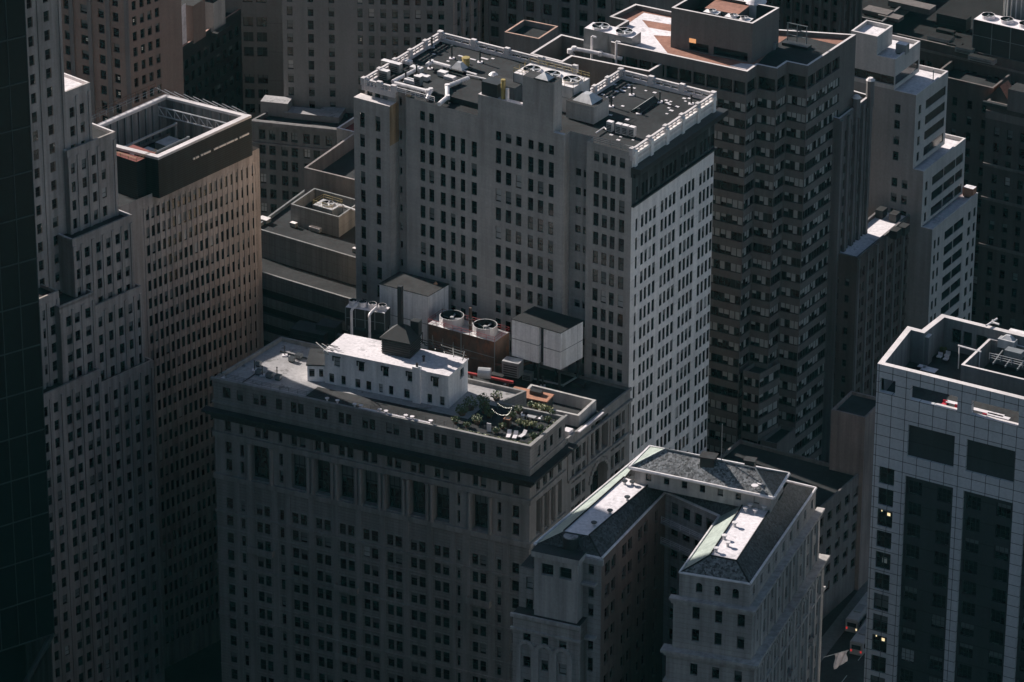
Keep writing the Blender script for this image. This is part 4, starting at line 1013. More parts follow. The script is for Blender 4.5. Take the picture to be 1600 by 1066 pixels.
for F_, a_, z_, d_, k_ in ((fbay, ub1, ztB, 2.6, 1), (fbay, ub0, ztB, 2.6, -1)):
    q = [F_.at(a_, 0, 0), F_.at(a_, 0, -d_), F_.at(a_, z_, -d_), F_.at(a_, z_, 0)]; wall.quad(q if k_ > 0 else q[::-1], M_ub2)
for z in (14.5, 13.2): cor.ledge(fbay, ub0 - .1, ub1 + .1, ZU - z, ZU - z + .35, .25, M_ub2)
fbase = f1.off(3.4); uc0, uc1 = fbase.u(801, 960), fbase.u(905, 985)
zc0 = fbase.z(850, 968)
cc = cols_px(fbase, [(817, 829), (845.5, 856.5), (873, 885)], 817, 995, .23)
facade(T, wall, fbase, uc0, uc1, 0, zc0, cc, rows_z(fbase.z(823, 990), 2.1, 4.3, 2), M_ub, .5)
wall.prism([f1.at(uc0, 0, 2.8), f1.at(uc1, 0, 2.8), f1.at(uc1, 0, 0), f1.at(uc0, 0, -18)], 0, zc0 - .05, M_ub, M_tar2)
q = [fbase.at(uc1, 0, 0), fbase.at(uc1, 0, -3.4), fbase.at(uc1, zc0, -3.4), fbase.at(uc1, zc0, 0)]; wall.quad(q, M_ub)
T.part('base_roof').quad([fbase.at(uc0, zc0, 0), fbase.at(uc1, zc0, 0), fbase.at(uc1, zc0, -3.4), fbase.at(uc0, zc0, -3.4)], M_tar2)
cor.ledge(fbase, uc0 - .3, uc1 + .3, zc0 - .5, zc0 + .1, .4, M_ub2); cor.ledge(fbase, uc0 - .3, uc1 + .3, zc0 - 2.9, zc0 - 2.5, .35, M_ub2)
for a, b in cc:      # arches under the first base windows
    uc = (a + b) / 2
    for q in range(9):
        t = math.pi * q / 8; u = uc + 1.35 * math.cos(t); z = zc0 - 6.2 + 1.35 * math.sin(t); cor.ledge(fbase, u - .3, u + .3, z - .3, z + .3, .3, M_ub2)
    for s in (-1.35, 1.35): cor.ledge(fbase, uc + s - .35, uc + s + .35, 20, zc0 - 6.2, .35, M_ub2)
fle = f1.off(1.0); ul0 = fle.u(811, 900); zle = fle.z(811, 886)
facade(T, wall, fle, ul0, ub0, 0, zle, cols_px(fle, [(822, 833)], 822, 905, .2), [(fle.z(825, 921), fle.z(825, 902)), (fle.z(825, 955), fle.z(825, 936))], M_ub, .4)
wall.prism([f1.at(ul0, 0, .5), f1.at(ub0, 0, .5), f1.at(ub0, 0, -10), f1.at(ul0, 0, -10)], 0, zle - .02, M_ub, M_tar2)
cor.ledge(f1, ub1, f1.L + .4, ZU - 1.0, ZU, .5, M_ub2)
for k in (1, 3): cor.ledge(f1, f1.u(912, 880), f1.u(934, 880), zr1[k][1] + .3, zr1[k][1] + .7, 1.2, M_ub2)
# inner side of the left wing (brownish) and court end
ci = cols_px(f2, [(945.7, 953), (955.7, 962), (972.5, 979), (981.7, 988), (997.6, 1003.6), (1006.4, 1012.8), (1024, 1029)], 946, 880, -1.03)
ri = rows_z(f2.z(949, 878), 2.3, 4.2, 2)
facade(T, wall, f2, 0, f2.L, 0, ZU, ci, ri, M_ubr, .45)

ce = cols_n(f3.L, 4, 1.7, 1.2)
facade(T, wall, f3, 0, f3.L, 0, ZU, ce, rows_z(ZU - 1.2, 2.3, 4.0, 2), M_ub, .4)
for k, z in enumerate((ZU - 4.6, ZU - 8.4)):
    b = T.part('balcony'); b.ledge(f3, .6, f3.L - .6, z - .3, z, 1.8, M_ub2)
    r = T.part('railing'); railing(r, [f3.at(.7, z, 1.7), f3.at(f3.L - .7, z, 1.7)], 1.0, M_pipe, 3, .05)
facade(T, wall, F[3], 0, F[3].L, 0, ZU, cols_n(F[3].L, 6, 1.3, 1.5), ri, M_ubr, .4)
# right wing front in three stepping tiers
za = f5.z(1092, 930) - 1.0; ta = f5.off(.7); tb = f5.off(1.5)
zbb = ta.z(1092, 1018) - .4
top_r = [(f5.z(1092, 926.5), f5.z(1092, 911))]
facade(T, wall, f5, 0, f5.L, za, ZU, cols_px(f5, [(1087, 1097.4), (1115.7, 1126), (1143.8, 1154.3)], 1092, 918, .22), top_r, M_ub, .45, 'plain', None, 0, (.6, .1, 0, .0, .1, 0, .25))
ct = cols_px(ta, [(1081.3, 1093), (1116.5, 1128.2), (1152, 1163.6)], 1081, 958, .22)
facade(T, wall, ta, -.7, f5.L + .7, zbb, za, ct, [(ta.z(1087, 968.5), ta.z(1087, 948.5)), (ta.z(1087, 1003), ta.z(1087, 983.5))], M_ub, .45)
cb = cols_px(tb, [(1077.7, 1089.5), (1112, 1123.5), (1147, 1159)], 1078, 1046, .22)
facade(T, wall, tb, -1.5, f5.L + 1.5, 0, zbb, cb, rows_z(tb.z(1083, 1037), 2.2, 4.2, 2), M_ub, .45)
arc = top_r[0][1]
for a, b in cols_px(f5, [(1087, 1097.4), (1115.7, 1126), (1143.8, 1154.3)], 1092, 918, .22):
    uc, rr_ = (a + b) / 2, (b - a) / 2
    for s in (-1, 1):
        pts = [f5.at(uc + s * rr_, arc, -.01)] + [f5.at(uc + s * rr_ * math.cos(math.pi / 2 * q / 6), arc - rr_ + rr_ * math.sin(math.pi / 2 * q / 6), -.01) for q in range(7)]
        wall.quad(pts if s < 0 else pts[::-1], M_ub)
# right wing side: the same tiers, piers between the windows
LU = f6.L; n6 = 9
c6 = cols_n(LU, n6, 1.15, 1.6, 1.4)
facade(T, wall, f6, 0, LU, za, ZU, c6, top_r, M_ub, .45, 'plain')
g6 = f6.off(.7); k6 = f6.off(1.5)
facade(T, wall, g6, -.7, LU + .7, zbb, za, c6, [(ta.z(1087, 968.5), ta.z(1087, 948.5)), (ta.z(1087, 1003), ta.z(1087, 983.5))], M_ub, .45)
facade(T, wall, k6, -1.5, LU + 1.5, 0, zbb, c6, rows_z(zbb - 2.4, 2.6, 4.2, 2), M_ub, .45)
for i in range(n6 + 1):
    u = (c6[i - 1][1] + c6[i][0]) / 2 if 0 < i < n6 else (.7 if i == 0 else LU - .7)
    cor.ledge(g6, u - .45, u + .45, zbb + .8, za - .9, .3, M_ub2); cor.ledge(k6, u - .4, u + .4, 2, zbb - 1.0, .35, M_ub2)
    for z in (zbb - 2.2,):
        if i < n6:
            uc = (c6[i][0] + c6[i][1]) / 2
            for q in range(7):
                t = math.pi * q / 6; cor.ledge(k6, uc + .95 * math.cos(t) - .2, uc + .95 * math.cos(t) + .2, z + .95 * math.sin(t) - .2, z + .95 * math.sin(t) + .2, .25, M_ub2)
    if i < n6:
        bk = T.part('balcony')
        if i in (4, 7): bk.ledge(k6, c6[i][0] - .5, c6[i][1] + .5, zbb - 12.2, zbb - 11.8, 1.0, M_ub2); bk.ledge(k6, c6[i][0] - .5, c6[i][1] + .5, zbb - 11.8, zbb - 11.0, 1.0, M_ub2, -.9)
for ff, LL in ((f5, f5.L), (f6, LU)):
    cor.ledge(ff, -1.3, LL + 1.3, za - .1, za + .35, 1.3, M_ub2); cor.ledge(ff, -1.0, LL + 1.0, za - .7, za - .1, 1.0, M_ub2)
    cor.ledge(ff, -2.3, LL + 2.3, zbb - .1, zbb + .4, 2.2, M_ub2); cor.ledge(ff, -1.8, LL + 1.8, zbb - .7, zbb - .1, 1.8, M_ub2)
    cor.ledge(ff, -1.9, LL + 1.9, zbb - 5.8, zbb - 5.4, 1.8, M_ub2)
facade(T, wall, F[6], 0, F[6].L, 0, ZU, cols_n(F[6].L, 12, 1.3, 2), ri, M_ub, .4)
facade(T, wall, F[7], 0, F[7].L, 0, ZU, cols_n(F[7].L, 8, 1.3, 2), ri, M_ub, .4)
# roofs
zt2 = ZU + 3.0
Fp = [P(x, y, zt2) for x, y in ((1109, 868.5), (1151, 876.7), (1203, 797), (1160.5, 789))]
Lp = [P(x, y, zt2) for x, y in ((881, 830), (920.5, 837), (1013, 758), (975, 746))]
G = P(1231, 755, zt2)
u_ = [Vector((p.x, p.y, ZU)) for p in U_]
sl.quad([u_[4], u_[5], Fp[1], Fp[0]], M_slate)
sl.quad([u_[5], u_[6], G, Fp[2], Fp[1]], M_dslate)
cu.quad([u_[3], u_[4], Fp[0], Fp[3]], M_copper)
T.part('flat_roof').quad(Fp, M_white); T.part('flat_roof').quad(Lp, M_white)
mdR = flat(P(1226, 748, ZU + 6)).lerp(flat(P(1209, 770, ZU + 6)), .4); mdL = flat(P(1008, 716, ZU + 6)); mdR.z = mdL.z = zt2
sl.quad([u_[0], u_[1], Lp[1], Lp[0]], M_dslate); sl.quad([u_[1], u_[2], Lp[2], Lp[1]], M_dslate)
cu.quad([u_[7], u_[0], Lp[0], Lp[3]], M_copper)
sl.quad([u_[2], u_[3], Fp[3], Lp[2]], M_dslate)
rp.quad([Lp[3], Lp[2], Fp[3], Fp[2], G, mdR, mdL], M_tar)
for i, j in ((4, 5), (5, 6), (3, 4), (2, 3), (1, 2), (7, 0), (0, 1), (6, 7)):
    gut.tube([u_[i] + Vector((0, 0, .15)), u_[j] + Vector((0, 0, .15))], .22, M_pipe, 6)
rg = T.part('ridge_trim')
for a, b in ((u_[4], Fp[0]), (u_[5], Fp[1]), (Fp[0], Fp[3]), (Fp[1], Fp[2]), (Lp[0], Lp[3]), (Lp[1], Lp[2]), (u_[1], Lp[1]), (u_[2], Lp[2]), (Fp[0], Fp[1])):
    rg.tube([a + Vector((0, 0, .1)), b + Vector((0, 0, .1))], .14, M_tar2, 5)
# raised central range with a hipped slate roof
zE = ZU + 6.0
Rr = [P(x, y, zE) for x, y in ((983, 731), (1209, 778.7), (1232.7, 740.5), (1015, 698))]
r0, r1 = P(1040, 702, zE + 3.0), P(1180, 732, zE + 3.0)
att = T.part('attic_wall'); ip = inset([(p.x, p.y) for p in Rr], .7)
for i in range(4):
    ff = Face(Vector((*ip[i], 0)), Vector((*ip[(i + 1) % 4], 0)))
    facade(T, att, ff, 0, ff.L, zt2 - .3, zE, cols_n(ff.L, 7 if i % 2 == 0 else 2, 1.0, 2.0), [(zt2 + .9, zE - .8)], M_ub2, .3, 'plain')
sl.quad([Rr[0], Rr[1], r1, r0], M_slate); sl.quad([Rr[1], Rr[2], r1], M_dslate); cu.quad([Rr[3], Rr[0], r0], M_copper); sl.quad([Rr[2], Rr[3], r0, r1], M_dslate)
for i in range(4): gut.tube([Rr[i], Rr[(i + 1) % 4]], .28, M_pipe, 6)
for a, b in ((Rr[1], r1), (Rr[2], r1), (Rr[0], r0), (r0, r1), (Rr[3], r0)): rg.tube([a + Vector((0, 0, .08)), b + Vector((0, 0, .08))], .14, M_steel, 5)
for px, py, w in ((1107, 726, 2.4), (1172, 732, 1.6)):
    d = T.part('dormer'); c = P(px, py, zE + 2.0); d.obox(c, f5.e, 0, w, w * .8, zE + .8, zE + 3.6, M_dark); d.obox(c, f5.e, 0, w + .4, w * .8 + .4, zE + 3.6, zE + 3.75, M_tar2)
for px, py, h, lab in ((1127, 722, 7, 'thin tall mast rising from the slate roof ridge'), ):
    c = P(px, py, zE + 2.6); mb = MB(); mb.tube([c, c + Vector((0, 0, h))], .07, M_steel, 5); mb.cyl(c, .25, c.z - .3, c.z + .3, M_steel, 8); solo('mast', mb, lab, 'mast', c)
for px, py, s, lab in ((1063, 757, 1.2, 'pale box on the dark roof under the slate eave'), (1103, 766, 1.1, 'round-topped pale box on the dark roof under the slate eave'), (1145, 777, 1.8, 'grey duct box on the dark roof near the right white roof')):
    c = P(px, py, zt2 + .2); box_unit('roof_vent', lab, 'vent', c, f5.e, s, s * .8, zt2, 1.2, M_galv, M_pipe)
for px, py, lab in ((1179, 765, 'white dish aerial at the corner of the slate roof'), (1188, 761, 'second white dish aerial at the corner of the slate roof')):
    c = P(px, py, zE + .5); t = Thing('satellite_dish', lab, 'satellite dish', (c.x, c.y, zE + .3)); t.part('pole').cyl(c, .07, zE - .2, zE + 1.0, M_galv, 6); t.part('dish').cyl((c.x, c.y - .2), .15, zE + .9, zE + 1.4, M_white, 12, .6)
for i, (px, py) in enumerate(((1148, 823), (1132, 843), (1137, 854), (1119, 863), (1165, 800), (1180, 803), (1194, 798), (1172, 795))):
    c = P(px, py, zt2); t = Thing('roof_vent', ('small vent at the inner edge of the right white roof', 'small vent at the copper edge of the right white roof', 'tiny vent in the middle of the right white roof', 'small vent at the front end of the right white roof', 'pale vent at the back end of the right white roof', 'fan box at the back end of the right white roof', 'dark vent at the back right end of the right white roof', 'small vent behind the fan box on the right white roof')[i], 'vent', (c.x, c.y, zt2)); t.part('stem').cyl(c, .25, zt2, zt2 + .7, M_galv, 8); t.part('cap').cyl(c, .45, zt2 + .7, zt2 + .85, M_pipe, 8)
for i, (px, py) in enumerate(((976, 757), (988, 758), (980, 782), (953, 803), (928, 822))):
    c = P(px, py, zt2); t = Thing('roof_vent', ('vent at the back left end of the left white roof', 'vent at the back right end of the left white roof', 'vent at the inner edge of the left white roof', 'pair vent by the dark slope of the left white roof', 'low vent near the front of the left white roof')[i], 'vent', (c.x, c.y, zt2)); t.part('stem').cyl(c, .25, zt2, zt2 + .6, M_galv, 8); t.part('cap').cyl(c, .5, zt2 + .6, zt2 + .75, M_dark, 8)
c = P(892, 845, ZU + 1.8); t = Thing('roof_drum', 'round grey drum with a pale lid at the front of the left wing roof', 'drum', (c.x, c.y, ZU)); t.part('drum').cyl(c, 1.35, ZU + .5, ZU + 2.6, M_dark, 20); t.part('lid').cyl(c, 1.2, ZU + 2.6, ZU + 2.75, M_gravel, 20)
for i, (px, py) in enumerate(((1283, 785), (1287, 851), (1290, 990), (1291, 1010))):
    pass

# ================================================================== grey panelled tower at the right edge
ZQ = 91.0
q0 = P(1371, 568.5, ZQ); qr = P(1790, 568.5 + 419 * .246, ZQ)
fQ = Face(q0, qr)
def qx(px, y=700): return fQ.u(px, y)
M_qp = stone('grey_wall_panel', (.56, .555, .565), 1.95, .13, .25, var=.06, streak=.06, rough=.5, e=tuple(fQ.e), pitch=2.5)
M_qback = stone('bounce_rear_panel', (.80, .76, .72), 1.95, .13, .5, var=.06, streak=.06, rough=.5)  # unseen rear faces made pale to throw light back on the neighbours
M_qd = stone('dark_spandrel_panel', (.05, .054, .056), 3.9, .2, .6, var=.15, streak=.15, rough=.4)
T = Thing('panelled_tower', 'grey panelled tower with tall dark window strips and a walled roof terrace', 'tower', flat(q0), 'high-rise buildings')
wall = T.part('wall'); rp = T.part('roof'); cap_ = T.part('coping')
bq = flat(P(1418, 510, ZQ) - q0).normalized()
Q_ = [flat(P(x, y, ZQ)) for x, y in ((1440, 515.6), (1471.6, 491), (1562, 515.6))]
qb = flat(P(1562, 515.6, ZQ)); qbr = qb + fQ.e * 45
polyQ = [flat(q0), flat(qr), qbr, flat(P(1471.6, 491, ZQ)), flat(P(1440, 515.6, ZQ)), flat(P(1418, 510, ZQ))]
zoT, zoB = fQ.z(1385, 592.5), fQ.z(1385, 615)
dz = lambda y, px=1418: fQ.z(px, y)
segq = [(0, qx(1399.5), 'w'), (qx(1399.5), qx(1416), 'p'), (qx(1416), qx(1492.5), 'd'), (qx(1492.5), qx(1508.5), 'p'), (qx(1508.5), qx(1588), 'd'), (qx(1588), qx(1606), 'p'), (qx(1606), qx(1690), 'd'), (qx(1690), fQ.L, 'p')]
zm0, zm1_ = dz(663), dz(713); zs = dz(744)
fp_ = (dz(760, 1385) - dz(760 + 10 * 32.9, 1385)) / 10
zw_top = fQ.z(1385, 731)
wrow = rows_z(zw_top, fp_ * .80, fp_, 2)
opens = [(qx(1374, 600), qx(1399, 605)), (qx(1422, 612), qx(1496, 630)), (qx(1518, 630), qx(1592, 650)), (qx(1616, 650), qx(1688, 670))]
facade(T, wall, fQ, 0, fQ.L, zoB - .4, ZQ, opens, [(zoB, zoT)], M_qp, .9, None)
for a, b, k in segq:
    if k == 'w': facade(T, wall, fQ, a, b, 0, zoB - .4, [(qx(1373, 745), qx(1397, 750))], wrow, M_qp, .4, 'pair', None, 0, (.45, .1, .05, .2, .1, .02, .08))
    elif k == 'p': facade(T, wall, fQ, a, b, 0, zoB - .4, [], [], M_qp)
    else:
        facade(T, wall, fQ, a, b, zs, zoB - .4, [(a + .15, b - .15)], [(zm1_, zm0)], M_qp, .5, None)
        wall.quad([fQ.at(a, zm1_, -.5), fQ.at(b, zm1_, -.5), fQ.at(b, zm0, -.5), fQ.at(a, zm0, -.5)], M_qd)
        w3 = (b - a) / 3
        facade(T, wall, fQ, a, b, 0, zs, [(a + .5, a + w3 + .1), (b - w3 - .1, b - .5)], rows_z(zs - .9, 2.5, fp_, 2), M_qd, .25, 'grid', None, -.5)
        wall.quad([fQ.at(a, zs, -.5), fQ.at(b, zs, -.5), fQ.at(b, zs, 0), fQ.at(a, zs, 0)], M_qp)
        for uu, s in ((a, 1), (b, -1)):
            q = [fQ.at(uu, 0, 0), fQ.at(uu, 0, -.5), fQ.at(uu, zs, -.5), fQ.at(uu, zs, 0)]; wall.quad(q[::-1] if s > 0 else q, M_qp)
for i in range(1, 6):
    ff = Face(polyQ[i], polyQ[(i + 1) % 6]); facade(T, wall, ff, 0, ff.L, 0, ZQ, cols_n(ff.L, max(2, int(ff.L / 3.2)), 2.0, 1.0), wrow, M_qback, .4)
zdk = zoB - .8; insQ = inset([(p.x, p.y) for p in polyQ], 1.0)
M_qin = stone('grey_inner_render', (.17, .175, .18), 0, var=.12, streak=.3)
rp.quad([(x, y, zdk) for x, y in insQ], M_tar2)
for i in range(6):
    a, b = insQ[i], insQ[(i + 1) % 6]; A_, B_ = polyQ[i], polyQ[(i + 1) % 6]
    fi = Face(Vector((*b, 0)), Vector((*a, 0)))
    if i == 0:
        d0 = (Vector((*a, 0)) - fQ.a).dot(fQ.e)
        ops = [(fi.L - (v - d0), fi.L - (u - d0)) for u, v in opens]
        facade(T, wall, fi, 0, fi.L, zdk, ZQ, ops, [(zoB, zoT)], M_qin, .05, None)
    else:
        ops = [(1.5, 3.2), (3.6, 5.2), (6.0, 8.0)] if i == 2 else ([(1.0, 2.2)] if i in (3,) else [])
        facade(T, wall, fi, 0, fi.L, zdk, ZQ, ops, [(zdk + 1.6, zdk + 4.2)], M_qin, .3, 'plain')
    cap_.quad([(A_.x, A_.y, ZQ + .05), (B_.x, B_.y, ZQ + .05), (b[0], b[1], ZQ + .05), (a[0], a[1], ZQ + .05)], M_cap)
    cap_.quad([(A_.x, A_.y, ZQ), (B_.x, B_.y, ZQ), (B_.x, B_.y, ZQ + .05), (A_.x, A_.y, ZQ + .05)], M_cap)
    cap_.quad([(b[0], b[1], ZQ), (a[0], a[1], ZQ), (a[0], a[1], ZQ + .05), (b[0], b[1], ZQ + .05)], M_cap)
# plant enclosure on that roof
zp = ZQ - 1.6; e0 = flat(P(1501.6, 570, zp)); e1 = flat(P(1690, 570 + 188.4 * .24, zp)); e3 = flat(P(1546, 528, zp))
enc = [e0, e1, e1 + (e3 - e0), e3]; T2 = Thing('plant_enclosure', 'open-topped grey plant enclosure on the roof of the panelled tower', 'plant enclosure', e0)
w_ = T2.part('wall'); ie = inset([(p.x, p.y) for p in enc], .45)
for i in range(4):
    j = (i + 1) % 4; A_, B_, a, b = enc[i], enc[j], ie[i], ie[j]
    w_.quad([(A_.x, A_.y, zdk), (B_.x, B_.y, zdk), (B_.x, B_.y, zp), (A_.x, A_.y, zp)], M_qin); w_.quad([(*b, zdk), (*a, zdk), (*a, zp), (*b, zp)], M_qin); w_.quad([(A_.x, A_.y, zp), (B_.x, B_.y, zp), (*b, zp), (*a, zp)], M_cap)
eq = fQ.e
for i, (px, py, lu, lw, h, m, lab) in enumerate(((1575, 537, 3, 2, 1.8, M_galv, 'galvanised fan unit inside the roof enclosure'), (1592, 532, 4, 2, 2.2, M_pipe, 'white duct unit inside the roof enclosure'), (1585, 552, 3, 1.6, 1.4, M_steel, 'grey pump unit inside the roof enclosure'))):
    c = P(px, py, zp); box_unit('fan_unit', lab, 'fan unit', c, eq, lu, lw, zdk + 3.4, h, m, None, None, .6 if i == 0 else 0)
st_ = T2.part('steel_platform'); 
for k in range(6): st_.obox(e3 + eq * (3 + k * 2.2) - bq * 3, bq, 0, 8.0, .2, zdk + 3.1, zdk + 3.4, M_steel)
st_.obox(e3 + eq * 9 - bq * 3, eq, 0, 14, .25, zdk + 2.8, zdk + 3.1, M_steel)
rl_ = T2.part('railing'); railing(rl_, [Vector((*(e3 + eq * 2 - bq * 6)[:2], zdk + 3.4)), Vector((*(e3 + eq * 14 - bq * 6)[:2], zdk + 3.4))], 1.2, M_galv, 3, .05)
railing(rl_, [Vector((*(e3 + eq * 1 + bq * .5)[:2], zp)), Vector((*(e3 + eq * 16 + bq * .5)[:2], zp))], 1.1, M_pipe, 2, .06)
bm = MB(); p = P(1541, 509, ZQ + .5); q = P(1558, 498, ZQ + .5); bm.tube([p, q], .16, M_pipe, 6); bm.tube([P(1549, 503, ZQ + .5), P(1561, 507, ZQ + .5)], .16, M_pipe, 6); bm.cyl(P(1551, 506, ZQ), .2, ZQ + .05, ZQ + .7, M_galv, 8)
solo('davit_arm', bm, 'white branched davit arm over the back parapet of the panelled tower', 'davit', p)
bm = MB(); bm.tube([P(1497, 540, zp), P(1533, 550, zp)], .15, M_pipe, 6); 
for x, y in ((1499, 540.6), (1531, 549.5)): c = P(x, y, zp); bm.tube([c, (c.x, c.y, zdk)], .1, M_pipe, 6)
solo('guard_rail', bm, 'white beam between posts beside the roof enclosure', 'beam', P(1515, 545, zp))
for i, (px, py, lu, lw, lab) in enumerate(((1452, 577, 2.6, 1.6, 'pale slab table on the front of the roof terrace'), (1441, 572, 1.4, 1.0, 'small pale table behind the slab table on the roof terrace'))):
    c = P(px, py, zdk + .8); t = Thing('terrace_table', lab, 'table', (c.x, c.y, zdk)); t.part('table_top').obox(c, eq, 0, lu, lw, zdk + .7, zdk + .8, M_white)
    for sx in (-1, 1):
        for sy in (-1, 1): t.part('leg').obox(c + eq * (sx * lu * .42) + bq * (sy * lw * .4), eq, 0, .1, .1, zdk, zdk + .7, M_dark)
def seat(c, e, z, m, lab, name='terrace_chair', grp=None, w=.8):
    t = Thing(name, lab, 'chair', (c.x, c.y, z), grp); n = Vector((-e.y, e.x, 0)); t.part('seat').obox(c, e, 0, w, w, z + .3, z + .5, m); t.part('backrest').obox(c + n * (w * .45), e, 0, w, .15, z + .5, z + 1.0, m)
    for sx in (-1, 1):
        for sy in (-1, 1): t.part('leg').obox(c + e * (sx * w * .42) + n * (sy * w * .42), e, 0, .08, .08, z, z + .3, M_dark)
M_redc = plain('red_cushion', (.5, .03, .05), .7)
for px, py, lab in ((1468, 556, 'white seat left of the round planter on the roof terrace'), (1480, 554, 'white seat right of the round planter on the roof terrace'), (1478, 560, 'white seat in front of the round planter on the roof terrace')): seat(P(px, py, zdk + .5), eq, zdk, M_white, lab)
shrub(1473, 553, .6, 1.1, 90, 'round planter shrub among white seats on the panelled tower terrace', M_leaf, True, None, zdk)
for px, py, lab in ((1475.5, 630, 'red seat in the middle terrace opening'), (1494, 637, 'red seat at the right end of the middle terrace opening'), (1537, 651, 'red seat in the right terrace opening'), (1493, 543, 'small red seat at the back of the roof terrace')):
    c = P(px, py, zdk + .6); seat(c, eq, zdk, M_redc, lab)
for px, py, lu, lab in ((1493, 630, 3.2, 'pale table by the red seats in the middle terrace opening'), (1540, 643, 6.5, 'long pale awning table in the right terrace opening'), (1560, 650, 4.0, 'white table at the right end of the right terrace opening')):
    c = P(px, py, zdk + .9); t = Thing('terrace_table', lab, 'table', (c.x, c.y, zdk)); t.part('table_top').obox(c, eq, 0, lu, .9, zdk + .8, zdk + .9, M_white)
    for sx in (-1, 1): t.part('leg').obox(c + eq * (sx * lu * .42), eq, 0, .1, .6, zdk, zdk + .8, M_dark)
for u0, u1, lab in ((opens[1][0] + 4.6, opens[1][1] - .1, 'sunlit white sill of the middle terrace opening'), (opens[2][0] + 2.5, opens[2][1] - .1, 'sunlit white sill of the right terrace opening')):
    s = T.part('sill'); s.ledge(fQ, u0, u1, zoB, zoB + .12, .25, M_cap, .8)
c = P(1423, 552, zdk + 1.2); box_unit('storage_box', 'pale storage box in the left corner of the roof terrace', 'box', c, eq, 2.2, .9, zdk, 1.4, M_galv, M_white)
c = P(1449, 560, zdk); mb = MB(); col_ = P(1450, 520, ZQ - .6); t = Thing('screen_column', 'square grey column with a small lit top at the notch of the terrace wall', 'column', (col_.x, col_.y, zdk)); t.part('shaft').obox(col_ - bq * .6, eq, 0, 1.6, 1.6, zdk, ZQ - .9, M_qin); t.part('cap').obox(col_ - bq * .6, eq, 0, 1.2, 1.2, ZQ - .9, ZQ - .7, M_white)

# ================================================================== dark glass tower at the left edge
ca_ = P(85, 991, 10.5); ea = Vector((math.cos(R(35)), math.sin(R(35)), 0)); na = Vector((-ea.y, ea.x, 0))
fG = Face(flat(ca_) - ea * 62, flat(ca_))
M_cw = plain('dark_curtain_glass', (.008, .013, .014), .35, spec=.15)
M_mul = metal('dark_mullion', (.035, .05, .053), .6)
T = Thing('glass_tower', 'very dark glass tower with faint mullion lines filling the left edge', 'tower', flat(ca_), 'high-rise buildings')
w_ = T.part('curtain_wall'); fr_ = T.part('curtain_frame')
bk = [fG.a, fG.b, fG.b + na * 45, fG.a + na * 45]
w_.prism(bk, 10.5, 235, M_cw, M_tar)
w_.prism([fG.at(2, 0, -4), fG.at(fG.L - 4, 0, -4), fG.at(fG.L - 4, 0, -40), fG.at(2, 0, -40)], ZLOW - .5, 10.5, M_cw)
ff = Face(fG.b, fG.b + na * 45)
for fc in (fG, ff):
    n = int(fc.L / 3.6)
    for k in range(n + 1): fr_.ledge(fc, max(0, k * fc.L / n - .07), min(fc.L, k * fc.L / n + .07), 10.5, 235, .10, M_mul)
    for k in range(27): fr_.ledge(fc, 0, fc.L, 10.5 + k * 8.4, 10.72 + k * 8.4, .14, M_mul)
for k in range(4):
    bm = T.part('slanting_strut'); u = fG.L - k * 16
    bm.tube([fG.at(u - .3, 10.4, -.4), fG.at(u - 19, -16, -.4)], .55, M_mul, 8)

# ================================================================== stepped limestone tower with a long windowed wing
M_sl = stone('warm_grey_limestone', (.36, .318, .296), 0, var=.16, streak=.35)
ZB = 75.0
bk_ = P(405, 232, ZB); bl_ = P(190, 322, ZB); eb = flat(bk_ - bl_).normalized()
fB0 = Face(flat(bk_) - eb * 78, flat(bk_)); nb = Vector((-eb.y, eb.x, 0)); LB = fB0.L
T = Thing('stepped_tower', 'stepped limestone tower with a long many-windowed wing crowned by a white frame', 'tower', flat(bk_), 'high-rise buildings')
wall = T.part('wall'); rp = T.part('roof'); cor = T.part('ledge')
u190 = fB0.u(190, 322)
cw = [(226.8 + k * 8.30, 232.8 + k * 8.30) for k in range(21)]
cwu = cols_px(fB0, cw, 227, 330, -.44)
perB = (fB0.z(398, 257) - fB0.z(398, 448.8)) / 7
rB = rows_z(fB0.z(398, 257), perB * .60, perB, ZLOW + 3)
facade(T, wall, fB0, u190 - 3, LB, ZLOW - .5, ZB, cwu, rB, M_sl, .12, 'plain', None, 0, (.62, .16, .10, 0, .10, .02, 0))
pier = T.part('pier')
ws = cwu[0][1] - cwu[0][0]; gp = cwu[1][0] - cwu[0][1]
for k in range(22):
    u = cwu[0][0] - gp / 2 + k * (ws + gp); pier.ledge(fB0, u - .28, min(u + .28, LB), ZLOW, ZB - 2.4, .07, M_sl)
fe = Face(fB0.b, fB0.b + nb * 18); facade(T, wall, fe, 0, 18, ZLOW - .5, ZB, cols_n(18, 6, 1.1, 1.2), rB, M_sl, .4)
wall.quad([fB0.at(0, ZLOW, -18), fB0.at(0, ZLOW, 0), fB0.at(0, ZB, 0), fB0.at(0, ZB, -18)], M_sl)
ff = Face(fB0.b + nb * 18, fB0.a + nb * 18); wall.quad([ff.at(0, ZLOW), ff.at(ff.L, ZLOW), ff.at(ff.L, ZB), ff.at(0, ZB)], M_sl)
rp.quad([(p.x, p.y, ZB - .8) for p in (fB0.at(u190 - 3, 0, -.4), fB0.at(LB - .4, 0, -.4), fB0.at(LB - .4, 0, -17.6), fB0.at(u190 - 3, 0, -17.6))], M_tar)
